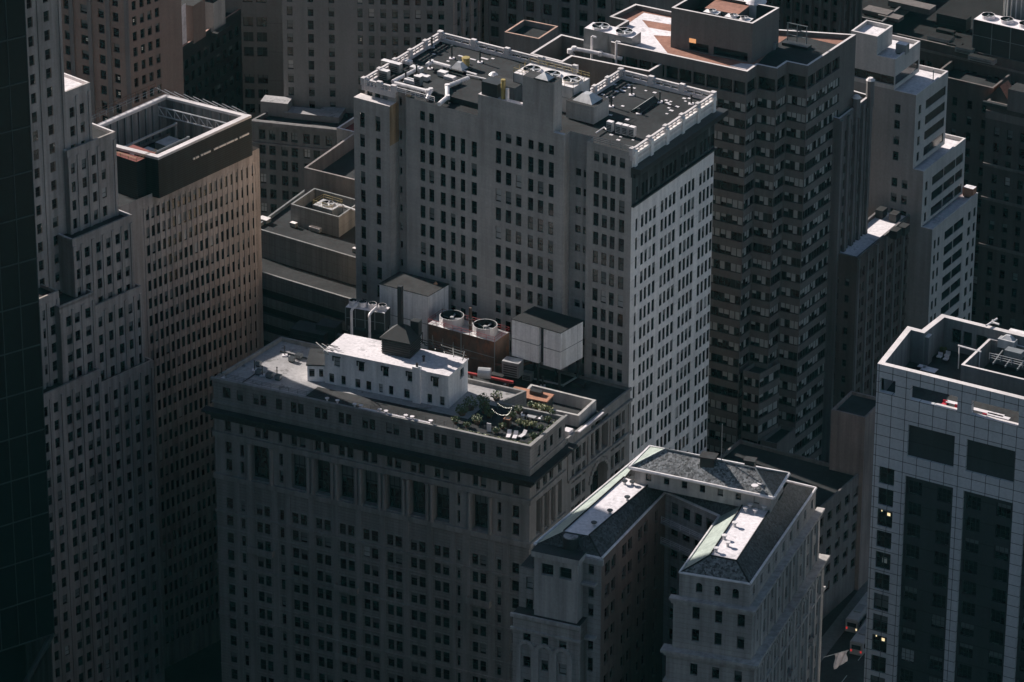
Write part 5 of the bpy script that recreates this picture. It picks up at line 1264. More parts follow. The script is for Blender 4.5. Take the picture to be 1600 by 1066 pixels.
def bx_(pxa, pxb, d, ref, zt=None, cols=None, per=None, hw=None, roofm=M_tar2, back=None, row0=2.4):
    rp = T.part('roof'); cor = T.part('ledge'); f_ = fB0.off(d); zt = zt or f_.z(*ref); a, b = f_.u(pxa, ref[1]), f_.u(pxb, ref[1]); dep = back or d + 10
    us = cols_px(f_, cols, cols[0][0], ref[1] + 20, -.42) if cols else []
    facade(T, wall, f_, a, b, ZLOW - .5, zt, us, rows_z(zt - row0, perB * .56, perB, ZLOW + 3), M_sl, .2)
    for uu, s in ((a, -1), (b, 1)):
        q = [f_.at(uu, ZLOW, 0), f_.at(uu, ZLOW, -dep), f_.at(uu, zt, -dep), f_.at(uu, zt, 0)]; wall.quad(q if s > 0 else q[::-1], M_sl)
    rp.quad([f_.at(a + .01, zt - .35, 0), f_.at(b - .01, zt - .35, 0), f_.at(b - .01, zt - .35, -dep), f_.at(a + .01, zt - .35, -dep)], roofm)
    if zt < 140:
        cor.ledge(f_, a, b, zt - .35, zt + .25, .0, M_sl, .4)
        for uu in (a, b - .4): cor.prism([f_.at(uu, 0, -.4), f_.at(uu + .4, 0, -.4), f_.at(uu + .4, 0, -min(dep, 10)), f_.at(uu, 0, -min(dep, 10))], zt - .35, zt + .25, M_cap if zt > 70 else M_sl)
    n = max(1, len(us))
    for i in range(n + 1):
        u = a + .35 if i == 0 else (b - .35 if i == n else ((us[i - 1][1] + us[i][0]) / 2 if us else a))
        pier.ledge(f_, u - .3, u + .3, ZLOW, zt - 1.2, .16, M_sl)
    return f_, a, b, zt
bx_(30, 97, 2.2, (70, 60), 126, [(45, 53), (70, 78.5)])
bx_(96.5, 141, 2.0, (120, 139), None, [(108, 115.5), (124, 130.5)], roofm=M_white, row0=3.2)
bx_(104, 181, 3.2, (140, 224), None, [(109, 116), (127, 133.5), (142.5, 149), (157, 163.5)], roofm=M_tar2, row0=2.6)
bx_(112, 207, 6.0, (160, 357), None, [(116, 123.5), (131.5, 139), (149.5, 156.5), (165, 171.5), (179.5, 186.5), (193.5, 199.5)])
bx_(60, 92, 6.6, (76, 463), None, [(62.5, 70), (78, 86)])
bx_(92, 148, 7.8, (120, 470), None, [(103, 111), (116, 124), (133, 141)])
bx_(147, 222, 7.2, (186, 464), None, [(152, 159), (169, 175.5), (184.5, 191.5), (200, 206), (214, 219.5)])
bx_(60, 158, 9.2, (110, 600), None, [(66, 73.5), (83, 90), (103, 110.5), (117, 124), (134, 141), (147, 153.5)])
bx_(157, 240, 8.8, (200, 582), None, [(161, 168), (177, 183.5), (193, 199.5), (209, 215.5), (226, 232)])
# corner roof turret
c = fB0.at(fB0.u(160, 210), 0, -1)
# screen wall and white ring frame of the wing
ZF = ZB + 7.6
c0, c1, c2 = flat(P(247, 246.5, ZF)), flat(P(393, 180, ZF)), flat(P(258, 147, ZF))
ring4 = [c0, c1, c2, c0 + c2 - c1]
Ts = Thing('roof_screen', 'black louvred screen with a white rectangular frame on the long limestone wing', 'roof screen', c0)
s_ = Ts.part('screen'); fm_ = Ts.part('frame'); cl_ = Ts.part('column')
M_blk = stone('black_louvre', (.025, .028, .03), .45, .2, .5, var=.3, streak=.3, rough=.7)
io = inset([(p.x, p.y) for p in ring4], .5); io2 = inset([(p.x, p.y) for p in ring4], 1.15)
M_inn = stone('pale_inner_cladding', (.26, .25, .245), 0, var=.2, streak=.4)
for i in range(4):
    j = (i + 1) % 4; A_, B_, a, b, a2, b2 = ring4[i], ring4[j], io[i], io[j], io2[i], io2[j]
    s_.quad([(A_.x, A_.y, ZB - .7), (B_.x, B_.y, ZB - .7), (B_.x, B_.y, ZF - .5), (A_.x, A_.y, ZF - .5)], M_blk)
    s_.quad([(*b, ZB - 1), (*a, ZB - 1), (*a, ZF - .5), (*b, ZF - .5)], M_inn)
    fm_.quad([(A_.x, A_.y, ZF), (B_.x, B_.y, ZF), (*b2, ZF), (*a2, ZF)], M_cap)
    fm_.quad([(A_.x, A_.y, ZF - .5), (B_.x, B_.y, ZF - .5), (B_.x, B_.y, ZF), (A_.x, A_.y, ZF)], M_cap)
    fm_.quad([(*b2, ZF - .5), (*a2, ZF - .5), (*a2, ZF), (*b2, ZF)], M_cap)
    fm_.quad([(*b2, ZF - .5), (*a, ZF - .5), (*b, ZF - .5)], M_cap)
    fi = Face(Vector((*b, 0)), Vector((*a, 0))); n = max(3, int(fi.L / 1.9))
    for k in range(1, n): cl_.ledge(fi, k * fi.L / n - .14, k * fi.L / n + .14, ZB - 1, ZF - .6, .3, M_steel)
fs_ = Face(ring4[0], ring4[1])
for k in range(22):
    u = fs_.L * .36 + k * fs_.L * .61 / 22
    if k % 5 != 2: Ts.part('vent_slot').ledge(fs_, u, u + .5 + .35 * (k % 3), ZF - 3.6, ZF - 3.25, .18, M_galv)
tz = Ts.part('truss'); fi = Face(Vector((*io[2], 0)), Vector((*io[1], 0)))
fb_ = Face(Vector((*io[1], 0)), Vector((*io[2], 0)))
q0_, q1_ = Vector((*io[1], 0)), Vector((*io[2], 0)); dn = (Vector((*io[0], 0)) - q0_).normalized()
for zz in (ZF - 1.6, ZF - 3.4): tz.tube([Vector((*(q0_ + dn * 2.2)[:2], zz)), Vector((*(q1_ + dn * 2.2)[:2], zz))], .14, M_galv, 6)
Lq = (q1_ - q0_).length; eq_ = (q1_ - q0_).normalized()
for k in range(10):
    p = q0_ + dn * 2.2 + eq_ * (Lq * (k + .2) / 10); q = q0_ + dn * 2.2 + eq_ * (Lq * (k + 1) / 10)
    tz.tube([Vector((p.x, p.y, ZF - 3.4)), Vector((q.x, q.y, ZF - 1.6))], .10, M_galv, 5); tz.tube([Vector((q.x, q.y, ZF - 1.6)), Vector((q.x, q.y, ZF - 3.4))], .09, M_galv, 5)
flr = Ts.part('floor'); flr.quad([(x, y, ZB - .6) for x, y in io], M_tar)
mid_ = sum((Vector((x, y, 0)) for x, y in io), Vector()) / 4
er = (ring4[1] - ring4[0]).normalized(); br = (ring4[2] - ring4[1]).normalized()
for i, (u, w, lu, lw, h, lab) in enumerate(((-9, -3, 4, 2.5, 2.2, 'leftmost machine inside the white roof frame'), (-3, 2, 5, 3, 3.0, 'large machine near the middle of the white roof frame'), (2, -3.5, 3, 2, 1.8, 'low machine at the front of the white roof frame'), (6, 3, 4, 3, 2.6, 'machine at the back right inside the white roof frame'), (-8, 4, 3, 3, 3.2, 'tall machine at the back left inside the white roof frame'), (8, -2.5, 3.5, 2, 2.2, 'machine at the right end inside the white roof frame'), (-.5, -5, 2.5, 1.5, 1.6, 'small machine by the front screen inside the white frame'))):
    c = mid_ + er * (u * .85) + br * w; box_unit('chiller', lab, 'chiller', c, er, lu, lw, ZB - .6, h, M_steel, M_galv, None, 0, True, 3)
for i, (w, z) in enumerate(((-4.5, 4.0), (-1.0, 3.2), (3.5, 4.4))):
    duct([Vector((*(mid_ + er * -11 + br * w)[:2], ZB + z)), Vector((*(mid_ + er * (4 + i * 2) + br * w)[:2], ZB + z)), Vector((*(mid_ + er * (4 + i * 2) + br * w)[:2], ZB - .6))], .28, ('pipe along the front inside the white roof frame', 'pipe along the middle inside the white roof frame', 'pipe along the back inside the white roof frame')[i], M_steel)
# red platform at the near left corner
pr = [flat(P(x, y, ZB + 6.9)) for x, y in ((176, 241), (213, 253.5), (244, 239), (208, 226))]
M_rdk = tarroof('red_deck', (.20, .07, .06), .3)
tr = Thing('red_platform', 'rust-red roof platform with a small pale hatch at the near corner of the white frame', 'platform', pr[1]); a = tr.part('deck'); a.prism(pr, ZB - .7, ZB + 6.9, M_blk, M_rdk); h_ = tr.part('hatch'); cc = (pr[0] + pr[1] + pr[2] + pr[3]) / 4; h_.obox(cc, er, 0, 1.6, 1.0, ZB + 6.9, ZB + 7.05, M_white)
r_ = tr.part('edge_rail'); railing(r_, [Vector((p.x, p.y, ZB + 6.9)) for p in (pr[0], pr[1], pr[2])], .8, M_yel, 2, .05)
# outriggers and workers' scaffold along the back
sc = Ts.part('outrigger')
for k in range(9):
    p = ring4[2] + (ring4[1] - ring4[2]) * ((k + .5) / 9); sc.tube([Vector((p.x, p.y, ZF + .1)), Vector((p.x + br.x * 3.4, p.y + br.y * 3.4, ZF + .9))], .07, M_galv, 5)
for i in range(2): railing(sc, [Vector((*(ring4[2] + br * (1.2 + i))[:2], ZF + .2 + .4 * i)), Vector((*(ring4[3] + br * (1.2 + i))[:2], ZF + .2 + .4 * i))], 1.1, M_rust if i else M_steel, 2, .06)
# ================================================================== zigzag tower behind on the right
M_kz = stone('brown_grey_precast', (.15, .136, .13), 0, var=.10, streak=.15)
M_kd = stone('dark_window_band', (.04, .043, .046), 0, var=.2, streak=.1, rough=.4)
ZK = 95.0
kp = [P(x, y, ZK) for x, y in ((1040, 84.4), (1167.6, 112), (1183.5, 101), (1214.5, 107.3), (1230.4, 96.6), (1262.3, 103.2), (1313.9, 69.4))]
k0 = P(955, 66, ZK); 
T = Thing('zigzag_tower', 'dark brown tower with saw-tooth bays, ribbon windows and a terracotta roof', 'tower', flat(kp[5]), 'high-rise buildings')
wall = T.part('wall'); rp = T.part('roof'); cap_ = T.part('coping')
kb = (flat(kp[6]) - flat(kp[5])).normalized()
ke = Face(k0, kp[1])
pts = [flat(k0)] + [flat(p) for p in kp[1:]]
br_ = pts[-1] + kb * 6
polyK = pts + [br_, br_ - ke.e * 60, flat(P(952, 26, ZK)) + ke.e * 9]
polyK = pts + [br_, flat(P(993, 6, ZK)) + ke.e * 24, flat(P(993, 6, ZK)), flat(P(952, 26, ZK)), flat(P(978, 32.5, ZK)), flat(P(955, 46, ZK))]
f0 = ke
yb = lambda y: f0.z(1150, y)
zpar, zg0, zg1 = yb(125), yb(146), yb(125)
perK = (yb(162) - yb(162 + 25.3 * 10)) / 10; hK = perK * .55
rK = rows_z(yb(160), hK, perK, 3)
nK = len(polyK)
def ribbon(L, w=1.22, g=.16, m=.35):
    if g < .2: m, w, g = .12, 5.0, .02
    n = max(1, round((L - 2 * m) / (w + g))); w_ = (L - 2 * m - (n - 1) * g) / n
    return [(m + i * (w_ + g), m + i * (w_ + g) + w_) for i in range(n)]
pvK = (.34, .2, .22, .0, .12, .12, .0)
for i in range(nK):
    ff = Face(polyK[i], polyK[(i + 1) % nK])
    if i <= 5:
        us = ribbon(ff.L) if i != 0 else ribbon(ff.L)
        facade(T, wall, ff, 0, ff.L, 0, zg0 - .4, us, rK, M_kz, .25, 'ribbon', None, 0, (1,) * 7, M_kd)
        facade(T, wall, ff, 0, ff.L, zg0 - .4, zpar, ribbon(ff.L, 2.6, .25, .2), [(zg0, zg1 - .15)], M_kz, .5, 'plain', None, 0, (1, 0, 0, 0, 0, 0, 0))
        wall.quad([ff.at(0, zpar), ff.at(ff.L, zpar), ff.at(ff.L, ZK), ff.at(0, ZK)], M_kz)
    else: wall.quad([ff.at(0, 0), ff.at(ff.L, 0), ff.at(ff.L, ZK), ff.at(0, ZK)], M_kz)
M_tr = tarroof('terracotta_pavers', (.30, .155, .115), .2, (.2, .11, .085), .3)
roof(rp, [(p.x, p.y) for p in polyK], ZK - .9, .9, .5, M_tr, M_kz, M_cap)
wp = T.part('roof_coating')
wpoly = [P(x, y, ZK - .88) for x, y in ((960, 48), (980, 38), (1006, 20), (1052, 29), (1052, 39), (1003, 31), (1013, 43), (1052, 50), (1052, 57), (1021, 55), (1043, 83), (1003, 75), (962, 66))]
wp.quad(wpoly[::-1] if Face(wpoly[0], wpoly[1]).n.dot(wpoly[5] - wpoly[0]) > 0 else wpoly, M_white)
T.part('roof_coating').quad([P(x, y, ZK - .88) for x, y in ((1140, 103), (1165, 109), (1180, 101), (1158, 99))], M_white)
T.part('shadow_deck').quad([P(x, y, ZK - .87) for x, y in ((1183, 100.5), (1213, 106), (1230, 95.5), (1261.5, 102), (1310, 70.5), (1238, 53.5), (1214, 69))], M_tar)  # dark patch that paints in the shadow on the right of the deck
# lower bays filling the notches
for px, py, rx, ry in ((1187, 585, 1219, 567), (1214, 694, 1243, 669)):
    u, z = f0.uz(px, py); c = f0.at(u); r = P(rx, ry, z); fr = Face(c, flat(r)); us = ribbon(3.5)
    f1_ = Face(f0.at(u - 3.6), c); st = T.part('lower_bay')
    facade(T, st, f1_, 0, f1_.L, 0, z, ribbon(f1_.L), [q for q in rK if q[1] < z - 1.2], M_kz, .25, 'ribbon', None, 0, (1,) * 7, M_kd)
    facade(T, st, fr, 0, fr.L, 0, z, ribbon(fr.L), [q for q in rK if q[1] < z - 1.2], M_kz, .25, 'ribbon', None, 0, (1,) * 7, M_kd)
    bkp = f0.at(u - 3.6) + kb * fr.L
    q = [f1_.a, c, fr.b, bkp]; roof(st, [(p.x, p.y) for p in q], z - .8, .8, .25, M_tar, M_kz, M_kz)
# roof pavilion
ZP = ZK + 7.2
pa, pb, pc = P(1049, 12, ZP), P(1176, 37, ZP), P(1218, 12, ZP)
T = Thing('roof_penthouse', 'big grey open-topped penthouse with a lit orange window on the terracotta roof', 'penthouse', flat(pb))
w_ = T.part('wall'); fP = Face(pa, pb); fP2 = Face(pb, pc)
facade(T, w_, fP, 0, fP.L, ZK - .9, ZP, cols_px(fP, [(1077, 1107), (1115, 1168)], 1077, 72, .2), [(ZK - .6, fP.z(1092, 68))], M_kz, 1.5, None, None, 0, None, M_kd)
for a, b in cols_px(fP, [(1077, 1107), (1115, 1168)], 1077, 72, .2): w_.quad([fP.at(a, ZK - .6, -1.5), fP.at(b, ZK - .6, -1.5), fP.at(b, fP.z(1092, 68), -1.5), fP.at(a, fP.z(1092, 68), -1.5)], M_kd)
w_.quad([fP2.at(0, ZK - .9), fP2.at(fP2.L, ZK - .9), fP2.at(fP2.L, ZP), fP2.at(0, ZP)], M_kz)
pd_ = fourth(pa, pb, pc); q = [flat(p) for p in (pa, pb, pc, pd_)]; iq = inset([(p.x, p.y) for p in q], .45)
for i in range(4):
    j = (i + 1) % 4; A_, B_, a, b = q[i], q[j], iq[i], iq[j]
    if i > 1: w_.quad([(A_.x, A_.y, ZK - .9), (B_.x, B_.y, ZK - .9), (B_.x, B_.y, ZP), (A_.x, A_.y, ZP)], M_kz)
    w_.quad([(*b, ZP - 3), (*a, ZP - 3), (*a, ZP), (*b, ZP)], M_kd); w_.quad([(A_.x, A_.y, ZP), (B_.x, B_.y, ZP), (*b, ZP), (*a, ZP)], M_cap)
r_ = T.part('roof'); r_.quad([(x, y, ZP - 3) for x, y in iq], M_tar)
r_.prism([fP.at(5, 0, -4.2), fP.at(12, 0, -4.2), fP.at(12, 0, -9.5), fP.at(5, 0, -9.5)], ZP - 3, ZP - .6, M_kz, M_tr)
lw_ = T.part('lit_window'); u = fP.u(1077, 63); M_or = plain('orange_lit_window', (.5, .25, .1), .5, .45, (1, .45, .2)); lw_.ledge(fP, u, u + 1.4, fP.z(1082, 67), fP.z(1082, 60.5), .05, M_or)
for i, px in enumerate((1113, 1146, 1163)):
    c = P(px, 19 + (px - 1113) * .22, ZP - .8); t = fan_unit('roof_fan', ('left of the fans along the penthouse wall', 'middle one of the fans along the penthouse wall', 'right of the fans along the penthouse wall')[i], 'fan', c, fP.e, 3.0, 1.8, ZP - 3, 2.3, 1, M_steel, M_pipe, None, None, .75)
c = P(1180, 12, ZP - 1.5); t = Thing('water_tank', 'pale round tank with a cone top on the penthouse roof', 'water tank', (c.x, c.y, ZP - 3)); t.part('barrel').cyl(c, 2.0, ZP - 3, ZP - .2, M_galv, 18); t.part('cone_roof').cyl(c, 2.2, ZP - .2, ZP + 1.6, M_white, 18, .25)
c = P(1245, 66, ZK); t = Thing('window_cleaning_rig', 'dark window-cleaning rig on rails on the shaded roof', 'rig', (c.x, c.y, ZK - .9)); a = t.part('frame')
for du in (-2, 0, 2): a.tube([c + ke.e * du, c + ke.e * du + Vector((0, 0, 3.6))], .12, M_steel, 5)
for h in (1.2, 2.4, 3.6): a.tube([c - ke.e * 2.2 + Vector((0, 0, h)), c + ke.e * 2.2 + Vector((0, 0, h))], .1, M_steel, 5)
t.part('base').obox(c, ke.e, 0, 5.4, 1.8, ZK - .9, ZK - .3, M_dark)
c = P(1207, 70, ZK); t = Thing('roof_vent', 'round drum vent beside the penthouse in shade', 'vent', (c.x, c.y, ZK - .9)); t.part('stem').cyl(c, .7, ZK - .9, ZK + .3, M_steel, 10); t.part('cap').cyl(c, .9, ZK + .3, ZK + .6, M_steel, 10)
# ------------------------------------------------------------------ low roof with the tall cooling tower
ZJ = 92.7
jp = [flat(P(x, y, ZJ)) for x, y in ((828, 84), (879, 97), (894, 88), (1014.5, 112), (1052, 90), (1000, 79), (913, 62), (876.6, 53.5))]
T = Thing('parapet_block', 'brown block with a deep white-capped parapet joined to the zigzag tower', 'building', jp[3], 'high-rise buildings')
w_ = T.part('wall'); r_ = T.part('roof'); ij = inset([(p.x, p.y) for p in jp], .5)
for i in range(8):
    j = (i + 1) % 8; A_, B_, a, b = jp[i], jp[j], ij[i], ij[j]
    w_.quad([(A_.x, A_.y, 0), (B_.x, B_.y, 0), (B_.x, B_.y, ZJ), (A_.x, A_.y, ZJ)], M_kz); w_.quad([(*b, ZJ - 5), (*a, ZJ - 5), (*a, ZJ), (*b, ZJ)], M_kz); r_.quad([(A_.x, A_.y, ZJ), (B_.x, B_.y, ZJ), (*b, ZJ), (*a, ZJ)], M_cap)
r_.quad([(x, y, ZJ - 5) for x, y in ij], M_tar)
zt_ = 96.3; a, b, c = P(913.7, 42.8, zt_), P(987.7, 58.8, zt_), P(1000, 51.7, zt_)
t = fan_unit('cooling_tower', 'tall grey cooling tower with two fans in a white deck on the parapet roof', 'cooling tower', mid3(a, b, c), b - a, flat(b - a).length, flat(c - b).length * 1.25, ZJ - 5, zt_ - ZJ + 5, 2, M_steel, M_white, None, None, 1.75, 2.5, None, .4)
for px in (925, 963):
    w = t.part('pipe'); p = P(px, 57 + (px - 925) * .21, zt_ - .3); w.tube([p + ke.e * .9, p, p - Vector((0, 0, 5.5))], .22, M_pipe, 8)
for k, dz_ in enumerate((0, -1.1)):
    duct([P(896, 88, ZJ - 2) , P(890, 80, ZJ + .4 + dz_), P(897, 76, ZJ + .6 + dz_), P(938, 84, ZJ + .4 + dz_), P(972, 92, ZJ - .6 + dz_)], .42, ('upper thick white pipe bending along the parapet roof', 'lower thick white pipe bending along the parapet roof')[k])
c = P(1022, 95, ZJ - 3); t = Thing('roof_hood', 'dark pyramid hood in the corner of the parapet roof', 'hood', (c.x, c.y, ZJ - 5)); t.part('hood').cyl(c, 2.8, ZJ - 5, ZJ - 1.5, M_dark, 4, .4)
c = P(1003, 104, ZJ - 3.5); t = Thing('roof_vent', 'small white round vent near the front corner of the parapet roof', 'vent', (c.x, c.y, ZJ - 5)); t.part('stem').cyl(c, .3, ZJ - 5, ZJ - 2.6, M_pipe, 10); t.part('cap').cyl(c, .45, ZJ - 2.6, ZJ - 2.0, M_white, 10)

# ================================================================== background blocks
def dirv(az): return Vector((math.cos(R(az)), math.sin(R(az)), 0))
def block2(name, label, corner, azl, Ll, azr, Lr, z1, m, lf=None, rf=None, par=.9, roofm=None, cat='building', capm=None, group='high-rise buildings', style='sash', d=.4, pv=None, base=0):
    """corner = nearest vertical edge; left face runs azl for Ll metres, right face azr for Lr"""
    c = flat(corner); a = c + dirv(azl) * Ll; b = c + dirv(azr) * Lr; q = [a, c, b, a + b - c]
    T = Thing(name, label, cat, (c.x, c.y, base), group); w = T.part('wall'); r = T.part('roof')
    for i in range(4):
        f = Face(q[i], q[(i + 1) % 4]); sp = (lf, rf)[i] if i < 2 else None
        if sp: us, vs = sp(f); facade(T, w, f, 0, f.L, base, z1, us, vs, m, d, style, None, 0, pv)
        else: w.quad([f.at(0, base), f.at(f.L, base), f.at(f.L, z1), f.at(0, z1)], m)
    roof(r, [(p.x, p.y) for p in q], z1 - par, par, .45, roofm or M_tar, m, capm or M_cap)
    T.fl, T.fr, T.q = Face(q[0], q[1]), Face(q[1], q[2]), q
    return T
def grid(n, w, m, z, h, p): return lambda f: (cols_n(f.L, n, w, m), rows_z(z, h, p, 2))
def piers(T, f, n, z0, z1, w, out, m):
    p = T.part('pier')
    for k in range(n + 1): u = k * (f.L - w) / n; p.ledge(f, u, u + w, z0, z1, out, m)
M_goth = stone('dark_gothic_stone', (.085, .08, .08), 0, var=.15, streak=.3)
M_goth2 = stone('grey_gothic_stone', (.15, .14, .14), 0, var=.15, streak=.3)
# gothic tower
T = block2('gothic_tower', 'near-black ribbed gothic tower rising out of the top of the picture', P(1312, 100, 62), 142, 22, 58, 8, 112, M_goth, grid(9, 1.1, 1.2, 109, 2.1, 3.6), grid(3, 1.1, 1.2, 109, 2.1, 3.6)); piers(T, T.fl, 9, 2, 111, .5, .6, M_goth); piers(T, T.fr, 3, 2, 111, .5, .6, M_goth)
TL = block2('gothic_wing', 'grey ribbed stone wing of tall paired windows below the gothic tower', P(1312, 186, 80.5), 142, 6, 60, 13.5, 80.5, M_goth2, grid(2, 1.1, 1.5, 75, 2.0, 3.5), lambda f: (cols_g(f.L, 4, 2, 1.0, .5, .9), rows_z(77, 2.0, 3.45, 2)), .8, None, 'wing', None)
piers(TL, TL.fr, 4, 2, 80, .9, .5, M_goth2); piers(TL, TL.fr, 8, 2, 78.5, .3, .25, M_goth2)
for k, (u, zt_) in enumerate(((TL.fr.L - .8, 84), (TL.fr.L * .5, 82.5))):
    pn = TL.part('pinnacle'); p = TL.fr.at(u, 0, .2); pn.cyl(p, .8, 78.5, zt_, M_goth2, 8); pn.cyl(p, .95, zt_, zt_ + .5, M_cap, 8, .5)
# brick block with the bright roof patch
TO = block2('brick_block', 'dark brick block of tall paired windows with a bright white roof between two towers', P(1340, 403, 52), 150, 6.5, 60, 25, 52, stone('dark_brown_brick', (.105, .085, .08), 0, var=.15, streak=.25), grid(2, 1.0, 1.6, 47, 1.6, 3.5), lambda f: (cols_g(f.L, 6, 2, 1.0, .45, 1.0), rows_z(49, 2.0, 3.3, 2)), .7, M_white, 'building', M_goth2)
piers(TO, TO.fr, 6, 2, 51.6, .7, .35, M_goth2)
for i, (px, py, lab) in enumerate(((1399, 366, 'dark box at the front of the bright white roof patch'), (1412, 360, 'dark vent at the right of the bright white roof patch'), (1398, 340, 'thin dark plant unit behind the bright white roof patch'), (1377, 334, 'low dark plant unit at the back left of the bright white roof'))):
    c = P(px, py, 52); box_unit('roof_unit', lab, 'roof unit', c, TO.fr.e, 2.2, 1.6, 51.3, 1.8, M_dark, M_tar2)
# blank wall and low block at its foot
a, b = P(1299, 640, 37), P(1352, 653, 37)
T = Thing('blank_block', 'low block with a blank pinkish wall at the foot of the brick block', 'building', flat(b), 'high-rise buildings'); w = T.part('wall'); r = T.part('roof')
q = [flat(a), flat(b), flat(b) + dirv(62) * 9, flat(a) + dirv(62) * 9]; M_pk = stone('stained_pink_render', (.22, .18, .17), 0, var=.2, streak=.3, stain=(.10, .09, .09))
for i in range(4): f = Face(q[i], q[(i + 1) % 4]); w.quad([f.at(0, 0), f.at(f.L, 0), f.at(f.L, 37), f.at(0, 37)], M_pk)
roof(r, [(p.x, p.y) for p in q], 36.4, .6, .4, M_tar, M_pk, M_pk)
a, b = P(1283, 793, 25), P(1346, 737, 25); f = Face(a, b)
T = Thing('low_block', 'low dark block with a flat black roof and a sunken side wall beside the street', 'building', f.a, 'high-rise buildings'); w = T.part('wall'); r = T.part('roof'); f = Face(f.at(-9), f.b)
q = [f.at(0, 0, -26), f.a, f.b, f.at(f.L, 0, -26)]
facade(T, w, f, 0, f.L, 0, 25, cols_n(f.L, 7, 2.0, 1.0), rows_z(22.5, 2.0, 3.8, 2), M_goth2, .3)
for i in (0, 2, 3): g = Face(q[i], q[(i + 1) % 4]); w.quad([g.at(0, 0), g.at(g.L, 0), g.at(g.L, 25), g.at(0, 25)], M_goth2)
roof(r, [(p.x, p.y) for p in q], 24.3, .7, .4, M_tar, M_goth2, M_goth2)

# ------------------------------------------------------------------ pale stepped tower on the right
M_mp = stone('pale_grey_brick', (.27, .25, .24), 0, var=.10, streak=.15); M_mp2 = stone('pale_smooth_panel', (.44, .42, .405), 0, var=.08, streak=.15)
ma, mb_, mc = P(1334, 49, 88), P(1371, 57.3, 88), P(1395, 40, 88)
fM = Face(ma, mb_); dM = flat(mc - mb_).normalized()
T = Thing('terraced_tower', 'pale tower stepping down to the right in terraces with dark ribbon windows', 'tower', flat(mb_), 'high-rise buildings')
w = T.part('wall'); r = T.part('roof')
pm = None; ml = 0
perM = 22.1 / 7.25 / .91
tiers = [((1371, 57.3), (1395, 40), 0), ((1399, 93), (1433, 63), 1), ((1431.5, 149), (1486, 112), 2), ((1443, 268), (1513.5, 217), 3), ((1457, 359), (1531, 302), 4)]
zprev = None; info = []
for (cp, rpx, k) in tiers:
    u, z = fM.uz(*cp); c = fM.at(u); rr = flat(P(rpx[0], rpx[1], z)); Lr = max(3, (rr - c).dot(dM)); info.append((u, z, Lr))
for k, (u, z, Lr) in enumerate(info):
    zl = info[k + 1][1] if k < 4 else 0
    u_l = -.6
    c = fM.at(u); fr = Face(c, c + dM * Lr); bk = fM.at(u_l) + dM * max(Lr, 22)
    rows = rows_z(z - perM * .75 - (1.2 if k < 2 else .3), perM * .57, perM, zl if k < 4 else 2)
    zl0 = 0 if k == 4 else zl - .02
    # front
    if k == 0: us = []
    elif k == 1: us = [(u_l + .3, u - .05)]
    else: us = cols_px(fM, [(1397, 1406), (1413, 1422), (1427, 1431)][:1 if k == 2 else 2], 1397, 190, .2)
    if k == 1: facade(T, w, fM, u_l, u, zl, z, us, [q for q in rows if q[0] > zl + .2], M_mp2, .5, 'grid')
    else: facade(T, w, fM, u_l, u, zl0, z, us, rows, M_mp if k > 1 else M_mp2, .35)
    # right side: long ribbons
    if k == 0: rus = []
    elif k < 2: rus = [(.05, Lr - .4)]
    elif k == 2: rus = [(1.5, 2.6), (Lr * .32, Lr - .8)]
    else: rus = [(1.2, 2.2), (Lr * .22, Lr * .49), (Lr * .5, Lr * .77), (Lr * .78, Lr - .9)] if k == 3 else [(1.0, 1.9), (2.7, 3.6), (Lr * .28, Lr * .47), (Lr * .48, Lr * .70), (Lr * .8, Lr * .86), (Lr * .92, Lr * .97)]
    facade(T, w, fr, 0, Lr, zl0, z, rus, rows, M_mp2, .14, 'plain', None, 0, (1, 0, 0, 0, 0, 0, 0))
    back = [Face(fr.b, fr.b + (bk - fM.at(u_l)) * 0 + (fM.at(u_l) - c) + (fM.at(u) - fM.at(u_l)) * 0)]
    q = [fM.at(u_l), c, fr.b, fM.at(u_l) + dM * Lr]
    for i in (2, 3): g = Face(q[i], q[(i + 1) % 4]); w.quad([g.at(0, zl0), g.at(g.L, zl0), g.at(g.L, z), g.at(0, z)], M_mp)
    roof(r, [(p.x, p.y) for p in q], z - .8, .8, .4, M_white, M_mp2, M_cap)
for i, (px, py, k, lab) in enumerate(((1410, 78, 1, 'dark and white plant unit on the second terrace of the pale tower'), (1458, 125, 2, 'slim mast on the third terrace of the pale tower'), (1515, 302, 4, 'pinkish plant unit on the lowest terrace of the pale tower'))):
    z = info[k][1]; c = P(px, py, z)
    if i == 1: t = Thing('mast', lab, 'mast', (c.x, c.y, z - .8)); t.part('pole').cyl(c, .09, z - .8, z + 2.2, M_steel, 6); t.part('base').obox(c, dM, 0, .5, .5, z - .8, z - .6, M_dark)
    else: box_unit('roof_unit', lab, 'roof unit', c, fM.e, 2.2, 1.6, z - .8, 2.2, M_steel if i == 0 else M_terra, M_white)
